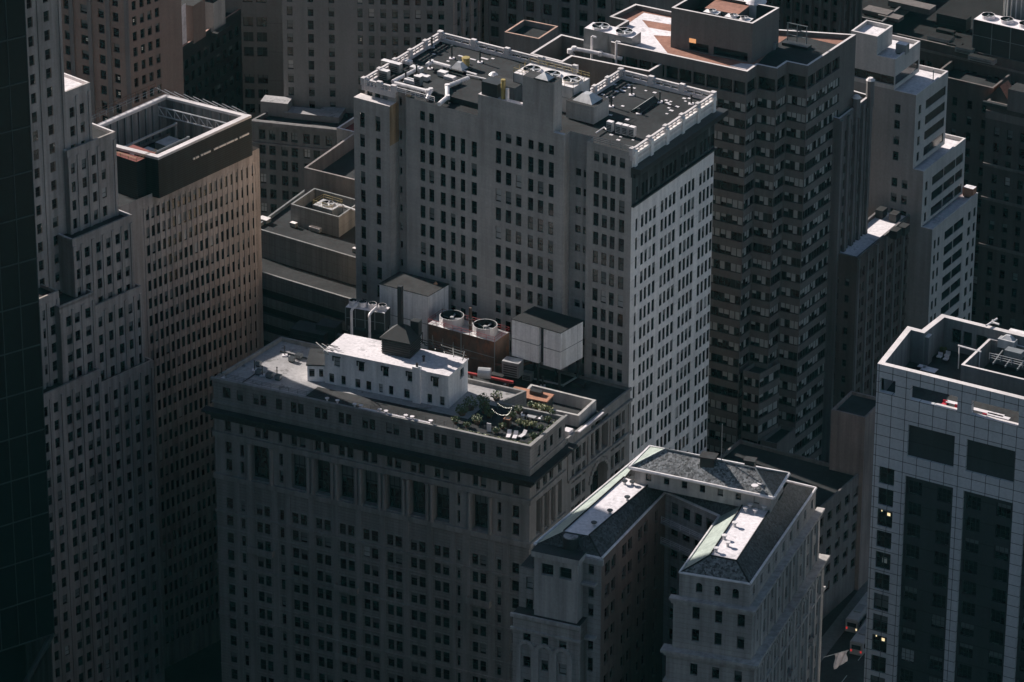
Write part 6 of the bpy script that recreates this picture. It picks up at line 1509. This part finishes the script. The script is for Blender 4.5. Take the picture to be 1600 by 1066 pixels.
# ------------------------------------------------------------------ far right brick blocks
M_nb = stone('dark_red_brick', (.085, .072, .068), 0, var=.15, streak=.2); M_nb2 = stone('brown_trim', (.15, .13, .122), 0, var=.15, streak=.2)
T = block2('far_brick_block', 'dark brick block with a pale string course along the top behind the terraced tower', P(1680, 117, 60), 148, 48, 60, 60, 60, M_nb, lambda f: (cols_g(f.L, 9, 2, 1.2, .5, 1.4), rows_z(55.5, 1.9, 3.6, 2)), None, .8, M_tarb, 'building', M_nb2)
b = T.part('string_course'); b.ledge(T.fl, 0, T.fl.L, 57.6, 58.1, .3, M_nb2)
T = block2('brick_annex', 'brown brick annex with double-hung windows beside the terraced tower', P(1552, 138, 57), 148, 14, 60, 16, 57, M_nb, grid(4, 1.2, 1.2, 53, 2.0, 3.6), None, 2.0, M_tar, 'building', M_nb2)
T = block2('old_brick_block', 'dark old brick block with a pale frieze and pinkish roof at the right edge', P(1660, 184, 55), 149, 17.2, 60, 18, 55, M_nb, lambda f: (cols_n(f.L, 5, 1.25, 2.0), rows_z(49.5, 2.1, 3.55, 2)), None, .7, M_white, 'building', M_nb2)
b = T.part('frieze'); b.ledge(T.fl, 0, T.fl.L, 51.2, 53.0, .2, M_nb2); b = T.part('cornice'); b.ledge(T.fl, -.6, T.fl.L + .6, 54.2, 55.0, .8, M_dark)
for z in (40.5, 32.8, 22.0): b = T.part('string_course'); b.ledge(T.fl, 0, T.fl.L, z, z + .6, .3, M_nb2)
for px, py, lab in ((1595, 147, 'brown stair bulkhead on the pinkish roof at the right edge'),):
    c = P(px, py, 58); box_unit('stair_bulkhead', lab, 'stair bulkhead', c, T.fl.e, 4, 4, 54.4, 5.0, M_nb2, M_tar2)
c = P(1560, 150, 56); mb = MB(); 
for s in (1, -1):
    aa = [c + T.fl.e * -3.4, c + T.fl.e * 3.4]; pp = [(c + T.fl.e * -3.2), (c + T.fl.e * .2), (c + T.fl.e * 3.0)]
n_ = -T.fl.n
mb.quad([(pp[0] + n_ * 0).to_tuple()[:2] + (54.4,), pp[2].to_tuple()[:2] + (54.4,), pp[1].to_tuple()[:2] + (58.2,)], M_dark)
mb.quad([(pp[2]).to_tuple()[:2] + (54.4,), (pp[2] + n_ * 4).to_tuple()[:2] + (54.4,), (pp[1] + n_ * 4).to_tuple()[:2] + (58.2,), pp[1].to_tuple()[:2] + (58.2,)], M_tr)
mb.quad([(pp[0] + n_ * 4).to_tuple()[:2] + (54.4,), (pp[0]).to_tuple()[:2] + (54.4,), pp[1].to_tuple()[:2] + (58.2,), (pp[1] + n_ * 4).to_tuple()[:2] + (58.2,)], M_terra)
mb.quad([(pp[2] + n_ * 4).to_tuple()[:2] + (54.4,), (pp[0] + n_ * 4).to_tuple()[:2] + (54.4,), (pp[1] + n_ * 4).to_tuple()[:2] + (58.2,)], M_dark)
solo('roof_gable', mb, 'small dark gable with an orange side on the roof at the right edge', 'gable', c)
zc_ = 67.0; a, b, c = P(1521, 30, zc_), P(1668, 63, zc_), P(1684, 52, zc_)
fan_unit('cooling_tower', 'long black cooling tower with bright fan rings at the upper right edge', 'cooling tower', mid3(a, b, c), b - a, flat(b - a).length, 4.6, 59.2, zc_ - 59.2, 5, M_dark, M_white, None, None, 1.45, 0, M_steel, .7)
for i, (px, py, lu, lw, h, lab) in enumerate(((1470, 62, 5, 3, 1.6, 'first dark plant box on the far brick block roof, nearest its left end'), (1492, 70, 3, 2, 1.2, 'small dark plant box at the front of the far brick block roof'), (1508, 78, 4, 1.6, 1.4, 'dark plant box in front of the long black cooling tower'), (1490, 38, 7, 2.5, 3.0, 'tall dark plant box left of the long black cooling tower'), (1535, 92, 6, 1.5, 1.2, 'low dark duct in front of the long black cooling tower'), (1478, 48, 4, 1.2, 1.0, 'dark duct between plant boxes on the far brick block roof'))):
    box_unit('plant_box', lab, 'plant box', P(px, py, 60), T.fl.e, lu, lw, 59.2, h, M_dark if i % 2 else M_steel, M_tarb, None, 0, True, 2)
c = P(1600, 14, 66); t = Thing('silo', 'grey ribbed round silo in the top right corner', 'silo', (c.x, c.y, 50)); a = t.part('shell'); a.cyl(c, 4.2, 50, 74, M_steel, 24)
for k in range(24): q = c + Vector((math.cos(k * .2618), math.sin(k * .2618), 0)) * 4.22; t.part('rib').obox(q, (1, 0, 0), 0, .25, .25, 50, 73.8, M_galv)
T = block2('dark_roof_block', 'wide low block with a dark cluttered roof behind the terraced tower', P(1500, 120, 46), 148, 70, 60, 150, 46, M_nb, None, None, .8, M_tarb, 'building', M_nb2)
for i, (px, py, lu, lw, h, m, lab) in enumerate(((1494, 14, 5, 4, 5, M_dark, 'dark plant box with a speckled top near the upper right'), (1425, 8, 10, 3, 1.5, M_nb2, 'low reddish roof structure at the top between towers'), (1372, 17, 6, 3, 1.2, M_nb2, 'small reddish roof structure beside the pale tower top'), (1392, 24, 5, 2.5, 1.0, M_nb2, 'lower reddish roof structure beside the pale tower top'), (1530, 2, 14, 4, 1.6, M_steel, 'long grey roof structure at the top right'))):
    zz = 61.2 if i in (1, 2, 3) else 45.2; c = P(px, py, zz + 1); box_unit('roof_structure', lab, 'roof structure', c, T.fl.e, lu, lw, zz, h, m, M_gravel if i == 0 else m)
T3 = block2('dark_windowed_block', 'near-black windowed block with a brownish roof behind the pale terraced tower', P(1379, 34, 62), 150, 20, 62, 75, 62, M_goth, None, grid(18, 1.4, 1.5, 59, 2.0, 3.5), .8, M_tarb, 'building', M_goth2)
for i in range(4):
    p = P(1456 + i * 13, 55 + i * 2.5, 46); q = P(1484 + i * 13, 38 + i * 2.5, 46); mb = MB(); mb.tube([p, q], .14, M_steel, 6); solo('roof_pipe', mb, ('first of four thin pipes on the dark roof from the left', 'second of four thin pipes on the dark roof from the left', 'third of four thin pipes on the dark roof from the left', 'rightmost of four thin pipes on the dark roof')[i], 'pipe', p, 'thin pipes on the dark roof')
# ------------------------------------------------------------------ upper left
M_cb = stone('brown_brick', (.215, .16, .14), 0, var=.10, streak=.12); M_cd = stone('dark_strip_stone', (.15, .14, .14), 0, var=.15, streak=.2)
pvC = (.55, .15, .05, 0, .1, .0, .15)
cC_ = P(206, 150, 53)
T = block2('brown_brick_tower', 'brown brick tower whose shaded front is striped by dark bays, upper left', cC_, 147, 40, 48, 15, 98, M_cb, lambda f: (cols_n(f.L - 9.5, 7, 2.6, .8) + [(f.L - 8.2, f.L - 6.6), (f.L - 4.4, f.L - 2.8)], rows_z(95, 2.0, 3.45, 2)), lambda f: ([(.9, 2.1), (3.1, 4.3), (5.2, 6.4), (7.4, 8.6)], rows_z(94.5, 2.0, 3.45, 2)), .8, M_tar, 'tower', None, 'high-rise buildings', 'sash', .35, pvC)
piers(T, T.fl, 8, 2, 97, 1.0, .35, M_cd)
pD = P(276, 79.5, 51)
TD = block2('dark_glazed_block', 'low black-glazed block with a reddish parapet and a dark roof at upper left', pD - dirv(63) * 14, 150, 32, 63, 60, 51, stone('black_glazed_wall', (.03, .032, .034), 3.6, .5, 1.5, var=.3, streak=.2, rough=.3), None, lambda f: (cols_n(f.L, 22, 1.5, 1.0), rows_z(47.5, 2.2, 3.6, 2)), 1.0, M_tar, 'building', stone('reddish_coping', (.36, .23, .19)), 'high-rise buildings', 'plain', .2, (.8, .1, .04, 0, .06, 0, 0))
for i, (px, py, lu, lw, h, m, lab) in enumerate(((300, 30, 5, 4, 9, M_cb, 'brown roof tower on the dark glazed block'), (331, 12, 5, 4, 7, M_pale, 'pale roof cabin on the dark glazed block'), (282, 42, 2, 2, 10, M_white, 'narrow white shaft beside the brown brick tower'), (346, 20, 6, 1.4, 1.0, M_dark, 'row of low dark units on the dark glazed block'))):
    c = P(px, py + 25, 51); box_unit('roof_cabin', lab, 'plant room', c, TD.fr.e, lu, lw, 50, h, m, M_tar2)
M_eg = stone('grey_brown_granite', (.185, .175, .172), 6.8, .25, .8, var=.08, streak=.12); M_rib = stone('dark_ribbed_metal', (.10, .105, .11), 0, var=.2, streak=.5, rough=.5)
cE = P(506, 155, 30)
T = block2('granite_block', 'grey granite block with four-pane windows in groups, upper left of the tan tower', cE, 176.5, 40, 40, 22, 78, M_eg, lambda f: (cols_px(f, [(380.5, 396), (401.5, 417.5), (441.5, 457.5), (463, 479), (484, 499)], 380, 60, .04) + cols_n(18, 3, 2.2, 1.5), [(a, b) for a, b in rows_z(cE.z + 0 + 0, 0, 1, 1e9)] + rows_z(Face(cE + dirv(176.5) * 40, cE).z(490, 29.5), 2.2, 3.55, Face(cE + dirv(176.5) * 40, cE).z(490, 95)) + rows_z(Face(cE + dirv(176.5) * 40, cE).z(490, 119), 2.2, 3.55, 2) + rows_z(76, 2.2, 3.55, Face(cE + dirv(176.5) * 40, cE).z(490, 24))), None, .8, M_tar, 'tower', None, 'high-rise buildings', 'pair', .35)
f = T.fr; pr_ = T.part('rib')
for k in range(16): u = .4 + k * (f.L - .8) / 15; pr_.ledge(f, u - .22, u + .22, 2, 77, .5, M_rib)
cG = P(546, 203, 45)
T = block2('dim_stone_block', 'dim stone block with paired windows below the granite block', cG, 166, 21.5, 55, 40, 45, stone('dim_grey_stone', (.13, .125, .122), 0, var=.12, streak=.2), lambda f: (cols_g(f.L, 4, 2, 1.4, .8, 1.6), rows_z(43, 2.2, 3.4, 2)), None, 1.0, tarroof('grey_roof_sheet', (.045, .045, .048), .35), 'building', M_eg, 'high-rise buildings', 'pair')
b = T.part('cornice'); b.ledge(T.fl, -.5, T.fl.L + .5, 44.2, 45, .7, M_goth2); b.ledge(T.fl, 0, T.fl.L, 39.6, 40.1, .3, M_goth2)
for px, py, lu, h, lab in ((432, 165, 6, 3.4, 'pale grey roof cabin on the dim stone block'), (490, 172, 12, 1.6, 'long low ridge on the roof of the dim stone block'), (520, 165, 5, 1.2, 'small roof lantern on the dim stone block')):
    c = P(px, py, 46); box_unit('roof_cabin', lab, 'plant room', c, T.fl.e, lu, 3.5, 44, h, M_eg, M_gravel)
M_fg = stone('warm_grey_stone', (.215, .205, .20), 0, var=.08, streak=.12); M_fp = stone('pinkish_stone', (.36, .30, .275), 7.2, .3, .8, var=.08, streak=.12)
cF = P(708, 100, 56)
pvF = (.3, .34, .1, .0, .2, .04, .02)
def fF(f): return cols_px(f, [(558.5, 566.5), (576, 584.6), (594.3, 603), (612.7, 621.5), (631, 640), (649, 657.6), (667, 676), (685, 694)], 560, 20, .04) + cols_n(12, 3, 1.2, 1.0), rows_z(Face(f.a, f.b).z(562, 13.5) + 3.05 * 5, 2.0, 3.05, 2)
T = block2('stone_office_block', 'warm grey stone block with many half-shaded sash windows behind the tan tower roof', cF, 176, 36, 55, 16, 92, M_fg, fF, grid(5, 1.3, 1.2, 89, 2.0, 3.3), .8, M_tar, 'tower', None, 'high-rise buildings', 'sash', .3, pvF)
p = T.part('pier'); 
for k in range(6): u = k * (T.fr.L - 1.1) / 5; p.ledge(T.fr, u, u + 1.1, 2, 91, .35, M_fp)
T = block2('banded_glass_block', 'dark block of horizontal glass bands at the top behind the tan tower', P(815, 60, 40), 172, 30, 60, 20, 80, M_kd, lambda f: ([(.3, f.L * .33), (f.L * .34, f.L * .66), (f.L * .67, f.L - .3)], rows_z(78, 1.7, 3.5, 2)), None, .8, M_tar, 'tower', None, 'high-rise buildings', 'grid', .2)
M_x = stone('grey_ribbed_stone', (.19, .18, .178), 0, var=.1, streak=.2)
T = block2('pier_fronted_block', 'grey stone block with tall piers and dark window bays behind the parapet roof', P(1010, 96, 60), 156, 37, 60, 18, 92, M_x, lambda f: (cols_n(f.L, 9, 1.9, 1.3), rows_z(90, 2.4, 3.5, 2)), None, .8, M_tar, 'tower', None, 'high-rise buildings', 'pair', .4)
piers(T, T.fl, 9, 2, 91, 1.0, .4, M_x)
a, b = P(788, 50, 74), P(842, 61, 74); f = Face(a, b)
T = Thing('low_terrace_block', 'low stone terrace block with a lit orange coping behind the tan tower', 'building', f.b, 'high-rise buildings'); w = T.part('wall'); r = T.part('roof'); q = [f.a, f.b, f.b + dirv(60) * 8, f.a + dirv(60) * 8]
for i in range(4):
    g = Face(q[i], q[(i + 1) % 4]); facade(T, w, g, 0, g.L, 0, 74, cols_n(g.L, 4, 1.3, .9) if i == 0 else [], rows_z(70.5, 2.2, 3.5, 2), M_x, .35)
roof(r, [(p.x, p.y) for p in q], 72.8, 1.2, .4, M_tar, M_x, stone('orange_coping', (.5, .33, .26)))
# ------------------------------------------------------------------ low complex left of the tan tower
M_pnl = stone('grey_ribbed_panel', (.20, .205, .205), 0, var=.10, streak=.2)
ha, hb_ = P(395, 355.5, 54), P(600, 416, 54); f = Face(ha, hb_)
M_pnl = stone('grey_ribbed_panel', (.20, .203, .203), 1.9, .1, .75, var=.10, streak=.2, e=tuple(f.e), pitch=1.25)
T = Thing('low_plant_complex', 'low grey panelled complex with stepped flat roofs between the wing and the tan tower', 'building', f.b, 'high-rise buildings'); w = T.part('wall'); r = T.part('roof')
dpt = flat(P(409, 287, 54)) - flat(P(407, 359, 54)); 
q = [f.a, f.b, f.b + dirv(63) * 38, f.a + dirv(63) * 38]
for i in range(4): g = Face(q[i], q[(i + 1) % 4]); w.quad([g.at(0, 0), g.at(g.L, 0), g.at(g.L, 54), g.at(0, 54)], M_pnl)
roof(r, [(p.x, p.y) for p in q], 53.3, .7, .4, M_tar, M_pnl, M_pnl)
h2 = f.off(0); ff2 = Face(P(395, 421.5, 48.6), P(600, 477, 48.6)); oo = (ff2.a - f.a).dot(f.n); g = f.off(oo)
lw2 = T.part('lower_terrace')
facade(T, lw2, g, 0, g.L, 0, 48.6, [(.3, g.L - .3)], rows_z(48.6 - 3.4, 1.7, 3.7, 20), M_pnl, .6, None, None, 0, None, M_kd)
bw = Face(g.at(0, 0, -.6), g.at(g.L, 0, -.6)); lw2.quad([bw.at(0, 0), bw.at(bw.L, 0), bw.at(bw.L, 48), bw.at(0, 48)], M_kd)
lw2.quad([g.at(0, 48.1, -.4), g.at(g.L, 48.1, -.4), g.at(g.L, 48.1, -oo), g.at(0, 48.1, -oo)], M_tar); lw2.ledge(g, 0, g.L, 47.9, 48.62, .02, M_pnl, .4)
lw2.quad([g.at(0, 0, -oo), g.at(0, 0, 0), g.at(0, 48.6, 0), g.at(0, 48.6, -oo)], M_pnl)
# rooftop enclosure with fan
za_ = 57.6; a, b, c = P(454, 319, za_), P(529.5, 339.5, za_), P(566, 314, za_)
T = Thing('plant_enclosure', 'grey panelled plant enclosure with a lit fan ring left of the tan tower', 'plant enclosure', flat(b)); w = T.part('wall'); r = T.part('roof'); q = [flat(a), flat(b), flat(c), flat(a + c - b)]; iq = inset([(p.x, p.y) for p in q], .35)
for i in range(4):
    j = (i + 1) % 4; A_, B_, a_, b_ = q[i], q[j], iq[i], iq[j]
    w.quad([(A_.x, A_.y, 53.3), (B_.x, B_.y, 53.3), (B_.x, B_.y, za_), (A_.x, A_.y, za_)], M_pnl); w.quad([(*b_, za_ - 2.2), (*a_, za_ - 2.2), (*a_, za_), (*b_, za_)], M_pnl); w.quad([(A_.x, A_.y, za_), (B_.x, B_.y, za_), (*b_, za_), (*a_, za_)], M_pnl)
r.quad([(x, y, za_ - 2.2) for x, y in iq], M_tar)
c = P(512, 316, za_); fan_unit('roof_fan', 'large fan with pale ring inside the plant enclosure left of the tan tower', 'fan', c, f.e, 4.6, 3.4, za_ - 2.2, 1.7, 1, M_steel, M_galv, M_yel, None, 1.25)
for px, py, lab in ((533, 323, 'pale bent pipe at the right of the fan ring'),): duct([P(528, 323, za_ - .3), P(536, 322, za_ - .2), P(556, 329, za_ - .2)], .25, lab, M_galv)
for px, py, s, lab in ((459, 355, 1.3, 'small white roof vent on the black roof left of the tan tower'), (495, 361, 2.6, 'wide pale skylight box on the black roof left of the tan tower'), (413, 348, 2.2, 'pale skylight box beside the sunlit wing edge'), (555, 395, 1.0, 'small pale vent against the tan tower')):
    c = P(px, py, 53.3); box_unit('roof_vent', lab, 'vent', c, f.e, s, s * .7, 53.3, 1.0, M_steel, M_pipe)
a, b = P(475, 262, 60), P(520, 273, 60)
T = block2('walled_roof_block', 'dark block with a high parapet wall behind the low plant complex', b + (b - a) * 1.2, math.degrees(math.atan2((a - b).y, (a - b).x)), flat(b - a).length * 2.2, 62, 30, 60, M_goth2, None, None, 3.0, M_tar, 'building', stone('dim_coping', (.25, .22, .21)))
T = block2('tan_terrace_house', 'small tan stone building with a red roof peeping out behind the tan tower', P(575, 212, 57), 149, 7.6, 60, 14, 57, stone('tan_stone', (.30, .27, .25), 0, var=.1, streak=.2), grid(4, 1.3, .8, 54.5, 2.4, 4.0), None, 1.0, M_rdk, 'building', M_cap)

# ================================================================== street level and unseen blocks added for shade in front and at the left
M_asph = tarroof('asphalt', (.035, .035, .036), .25)
mb = MB(); s0 = P(1335, 1040, 0); sd = dirv(66); sn = Vector((sd.y, -sd.x, 0))
def strip(c, w, l0, l1, z, m):
    o = MB(); o.quad([(p.x, p.y, z) for p in (c - sn * w / 2 + sd * l0, c + sn * w / 2 + sd * l0, c + sn * w / 2 + sd * l1, c - sn * w / 2 + sd * l1)][::1], m); return o
sc_ = flat(s0); mb = strip(sc_, 12, -160, 300, .004, M_asph); struct('road', mb)
for s in (-1, 1):
    o = MB(); c = sc_ + sn * (s * 7.6); o.prism([(p.x, p.y) for p in (c - sn * 1.5 - sd * 160, c + sn * 1.5 - sd * 160, c + sn * 1.5 + sd * 40, c - sn * 1.5 + sd * 40)], 0, .14, tarroof('pavement_concrete', (.12, .12, .118), .2)); struct('pavement', o)
M_line = plain('road_paint', (.3, .3, .29), .6)
for k in range(14):
    o = MB(); c = sc_ + sd * (-70 + k * 9); o.quad([(p.x, p.y, .008) for p in (c - sn * .08, c + sn * .08, c + sn * .08 + sd * 3, c - sn * .08 + sd * 3)], M_line); struct('lane_marking', o)
M_busw = plain('bus_white_paint', (.30, .30, .30), .4); M_busg = plain('bus_glass', (.02, .025, .03), .1); M_tail = plain('tail_lamp', (.6, .03, .03), .3, .35, (1, .05, .05)); M_tyre = plain('tyre_rubber', (.02, .02, .02), .9)
def bus(c, lab, amber):
    c = flat(c); t = Thing('city_bus', lab, 'bus', (c.x, c.y, 0), 'buses in the street'); L_, W_ = 11.5, 2.5
    b = t.part('body'); n = sn
    def Q(u, w, z): p = c + sd * u + n * w; return (p.x, p.y, z)
    b.prism([Q(0, W_ / 2, 0)[:2], Q(L_, W_ / 2, 0)[:2], Q(L_, -W_ / 2, 0)[:2], Q(0, -W_ / 2, 0)[:2]][::1], .35, 2.95, M_busw)
    b.prism([Q(.15, W_ / 2 - .15, 0)[:2], Q(L_ - .15, W_ / 2 - .15, 0)[:2], Q(L_ - .15, -W_ / 2 + .15, 0)[:2], Q(.15, -W_ / 2 + .15, 0)[:2]], 2.95, 3.08, M_busw)
    w = t.part('roof_unit'); w.prism([Q(3, .7, 0)[:2], Q(6, .7, 0)[:2], Q(6, -.7, 0)[:2], Q(3, -.7, 0)[:2]], 3.08, 3.3, M_steel)
    for s in (-1, 1):
        g = t.part('side_window'); y = s * (W_ / 2 + .01); pts = [Q(.8, y, 1.4), Q(L_ - .8, y, 1.4), Q(L_ - .8, y, 2.4), Q(.8, y, 2.4)]; g.quad(pts if s > 0 else pts[::-1], M_busg)
        for u in (2.2, 8.6):
            wh_ = t.part('wheel'); k = 14; o = Vector(Q(u, s * (W_ / 2 - .12), .48)); ring_ = [(o + sd * (.48 * math.cos(6.283 * q / k)) + Vector((0, 0, .48 * math.sin(6.283 * q / k)))) for q in range(k)]
            for q in range(k): a, e_ = ring_[q], ring_[(q + 1) % k]; wh_.quad([a - n * .16, e_ - n * .16, e_ + n * .16, a + n * .16], M_tyre)
            wh_.quad([p + n * .16 for p in ring_], M_tyre); wh_.quad([p - n * .16 for p in ring_[::-1]], M_tyre)
        tl = t.part('tail_lamp'); u = -.02; pts = [Q(u, s * .95 - .15, .9), Q(u, s * .95 + .15, .9), Q(u, s * .95 + .15, 1.35), Q(u, s * .95 - .15, 1.35)]; tl.quad(pts, M_tail if not amber or s < 0 else M_lit)
    rw_ = t.part('rear_window'); rw_.quad([Q(-.02, -.9, 1.5), Q(-.02, .9, 1.5), Q(-.02, .9, 2.4), Q(-.02, -.9, 2.4)], M_busg)
bus(P(1331, 969, 3), 'pale-roofed bus farther up the dark street with an amber lamp', True)
bus(P(1338, 1004, 3), 'pale-roofed bus nearer in the dark street with red tail lamps', False)
p = P(1317, 1012, 14); fg = MB()
n_ = 7
t = Thing('flag', 'white flag hanging from a slanting pole over the dark street', 'flag', (p.x, p.y, p.z)); 
uu = k6.u(1296, 1020); wp_ = k6.at(LU - 3, p.z + 1.5)
pl_ = t.part('pole'); e1_ = P(1326, 1016, p.z + 2); root_ = Vector((e1_.x - 4.5, e1_.y - .5, e1_.z - 1.2)); pl_.tube([root_, e1_], .05, M_galv, 5)
fl_ = t.part('cloth')
for i in range(n_):
    for j in range(6):
        def fp2(a, b):
            q = root_.lerp(e1_, .45 + .5 * a / n_); return (q.x + .15 * math.sin(a * 1.3 + b), q.y + .22 * math.sin(a * 1.7 + b * .6), q.z - b * .52 * (1 - .04 * a))
        fl_.quad([fp2(i, j + 1), fp2(i + 1, j + 1), fp2(i + 1, j), fp2(i, j)], M_white)
M_near = stone('shade_block_dark', (.055, .052, .05), 0, var=.15, streak=.2)  # dark unseen blocks, added to cut skylight and bounce in the streets
for x, y, ll, lr, h_, lab in ((-48, 580, 44, 36, 44, 'unseen block added below the frame to shade the black-corniced stone block'), (14, 585, 46, 38, 44, 'unseen block added below the frame to shade the U-shaped building'),
        (-62, 385, 60, 50, 128, 'taller unseen shade block added nearer the viewer at the left, below the frame'), (22, 380, 62, 50, 132, 'taller unseen shade block added nearer the viewer at the right, below the frame'), (-112, 500, 90, 36, 260, 'tall unseen shade block added left of the dark glass tower, outside the frame')):
    block2('shade_block', lab, Vector((x, y, 0)), 150, ll, 60, lr, h_, M_near, grid(8, 1.6, 1.5, h_ - 3, 2.0, 3.7), grid(7, 1.6, 1.5, h_ - 3, 2.0, 3.7), base=ZLOW - .5 if x < 0 else 0)
# ================================================================== windows
# unit window meshes (1 x 1, outward +Y after placement), scaled to each opening
def win_mesh(style, var, fm):
    mb = MB()
    def rect(x0, x1, z0, z1, y, m): mb.quad([(x0, y, z0), (x1, y, z0), (x1, y, z1), (x0, y, z1)], m)
    if style == 'ribbon':
        rg = random.Random(var * 13 + 5); n = 4
        rect(-.5, .5, -.5, -.44, .06, fm); rect(-.5, .5, .44, .5, .06, fm)
        for k in range(n):
            x0, x1 = -.5 + k / n + .018, -.5 + (k + 1) / n - .018
            if k: rect(x0 - .036, x0, -.44, .44, .05, fm)
            q = rg.random(); m = M_rb if q < .44 else (M_blind2 if q < .53 else M_glass); zb = rg.choice((-.44, -.44, -.44, -.1, .1)) if m != M_glass else .44
            if zb < .44: rect(x0, x1, zb, .44, .012, m)
            if zb > -.44: rect(x0, x1, -.44, zb, .01, M_glass)
        return mb
    b = .055 if style != 'plain' else .03
    y = .06
    for x0, x1, z0, z1 in ((-.5, .5, -.5, -.5 + b * .7), (-.5, .5, .5 - b * .7, .5), (-.5, -.5 + b, -.5 + b * .7, .5 - b * .7), (.5 - b, .5, -.5 + b * .7, .5 - b * .7)): rect(x0, x1, z0, z1, y, fm)
    lo, hi = -.5 + b * .7, .5 - b * .7
    k = {0: 0, 1: .45, 2: .85, 3: 0, 4: .3, 5: .95, 6: 0}[var]
    zc = hi - k * (hi - lo)
    gm = M_glass
    
    if k: rect(-.5 + b, .5 - b, zc, hi, .012, M_blind if var != 5 else M_blind2)
    if zc > lo + .01: rect(-.5 + b, .5 - b, lo, zc, .01, gm)
    if var == 3: rect(.1, .3, hi - .3, hi - .12, .016, M_lit); rect(-.3, -.22, hi - .14, hi - .05, .016, M_lit)
    if var == 6: rect(-.1, .22, lo + .3, lo + .62, .02, M_sun)
    if style == 'sash': rect(-.5 + b, .5 - b, -.025, .025, .05, fm)
    if style == 'pair': rect(-.04, .04, lo, hi, .055, fm); rect(-.5 + b, .5 - b, .1, .14, .05, fm)
    if style == 'grid':
        for q in (-.17, .17): rect(q - .02, q + .02, lo, hi, .055, fm)
        for q in (-.2, .12): rect(-.5 + b, .5 - b, q - .015, q + .015, .05, fm)
    return mb
WM = {}
def wmb(style, var, fm=M_frame):
    k = (style, var)
    if k not in WM: WM[k] = [win_mesh(style, var, fm), None]
    return WM[k]
def place_windows():
    bpy.context.view_layer.update()
    dg = bpy.context.evaluated_depsgraph_get()
    for T in THINGS:
        if not T.wins: continue
        sc = []
        for i, (c, e, n, w, h, st, pv) in enumerate(T.wins):
            x, y = PX(c); d = (c - EYE); dist = d.length
            a = 0.0
            if -20 < x < 1620 and -20 < y < 1086 and n.dot(d) < 0:
                q = c + n * .7; dd = (q - EYE); ok, loc, *_ = scene.ray_cast(dg, EYE, dd.normalized(), distance=dd.length - .3)
                if not ok: a = w * h * abs(n.dot(d)) / dist ** 3 * 1e6 + 1
            sc.append(a)
        order = sorted(range(len(sc)), key=lambda i: -sc[i])
        main = [i for i in order[:100] if sc[i] > 0]; rest = [i for i in range(len(sc)) if i not in set(main)]
        rnd = random.Random(len(T.wins))
        vars_ = []
        for w in T.wins:
            pv = w[6] or (.70, .12, .05, .0, .11, .02, .0)
            vars_.append(rnd.choices(range(7), pv)[0])
        for i in main:
            c, e, n, w, h, st, pv = T.wins[i]; rec = wmb(st, vars_[i])
            if rec[1] is None:
                o = rec[0].build('window', T.root); rec[1] = o.data; rec[1].name = 'window_' + st
            else:
                o = bpy.data.objects.new('window', rec[1]); COL.objects.link(o); o.parent = T.root
            o.matrix_basis = Matrix(((e.x * w, -n.x * -1, 0, c.x - T.loc.x), (e.y * w, n.y, 0, c.y - T.loc.y), (0, 0, h, c.z - T.loc.z), (0, 0, 0, 1)))
        if rest:
            big = MB()
            for i in rest:
                c, e, n, w, h, st, pv = T.wins[i]; src = wmb(st, vars_[i])[0]; k = len(big.v)
                big.v += [(c.x + e.x * w * x + n.x * y, c.y + e.y * w * x + n.y * y, c.z + h * z) for x, y, z in src.v]
                big.f += [tuple(a + k for a in q) for q in src.f]
                big.m += [big.mi(src.mats[q]) for q in src.m]
            o = big.build('window', T.root, T.loc); o['kind'] = 'stuff' if len(main) >= 100 else o.get('kind', '')
            if len(main) < 100: del o['kind']
for T in THINGS: T.finish()
place_windows()
print('objects', len(bpy.data.objects))
# ================================================================== teal volume added to lift the dark tones
hz = MB(); hz.prism([(-260, -40), (260, -40), (420, 1500), (-420, 1500)], ZLOW - 1.5, 425.0, M_dark)
hm = bpy.data.materials.new('teal_lift'); hm.use_nodes = True; hn = hm.node_tree; hn.nodes.clear()
ho = hn.nodes.new('ShaderNodeOutputMaterial'); hv = hn.nodes.new('ShaderNodeVolumePrincipled')
hv.inputs['Color'].default_value = (.22, .92, 1.0, 1); hv.inputs['Density'].default_value = 0.0000095; hv.inputs['Anisotropy'].default_value = 0.0
hn.links.new(hv.outputs[0], ho.inputs['Volume']); hz.mats = [hm]; hz.m = [0] * len(hz.f)
struct('teal_lift', hz, (0, 0, 0), 'stuff')
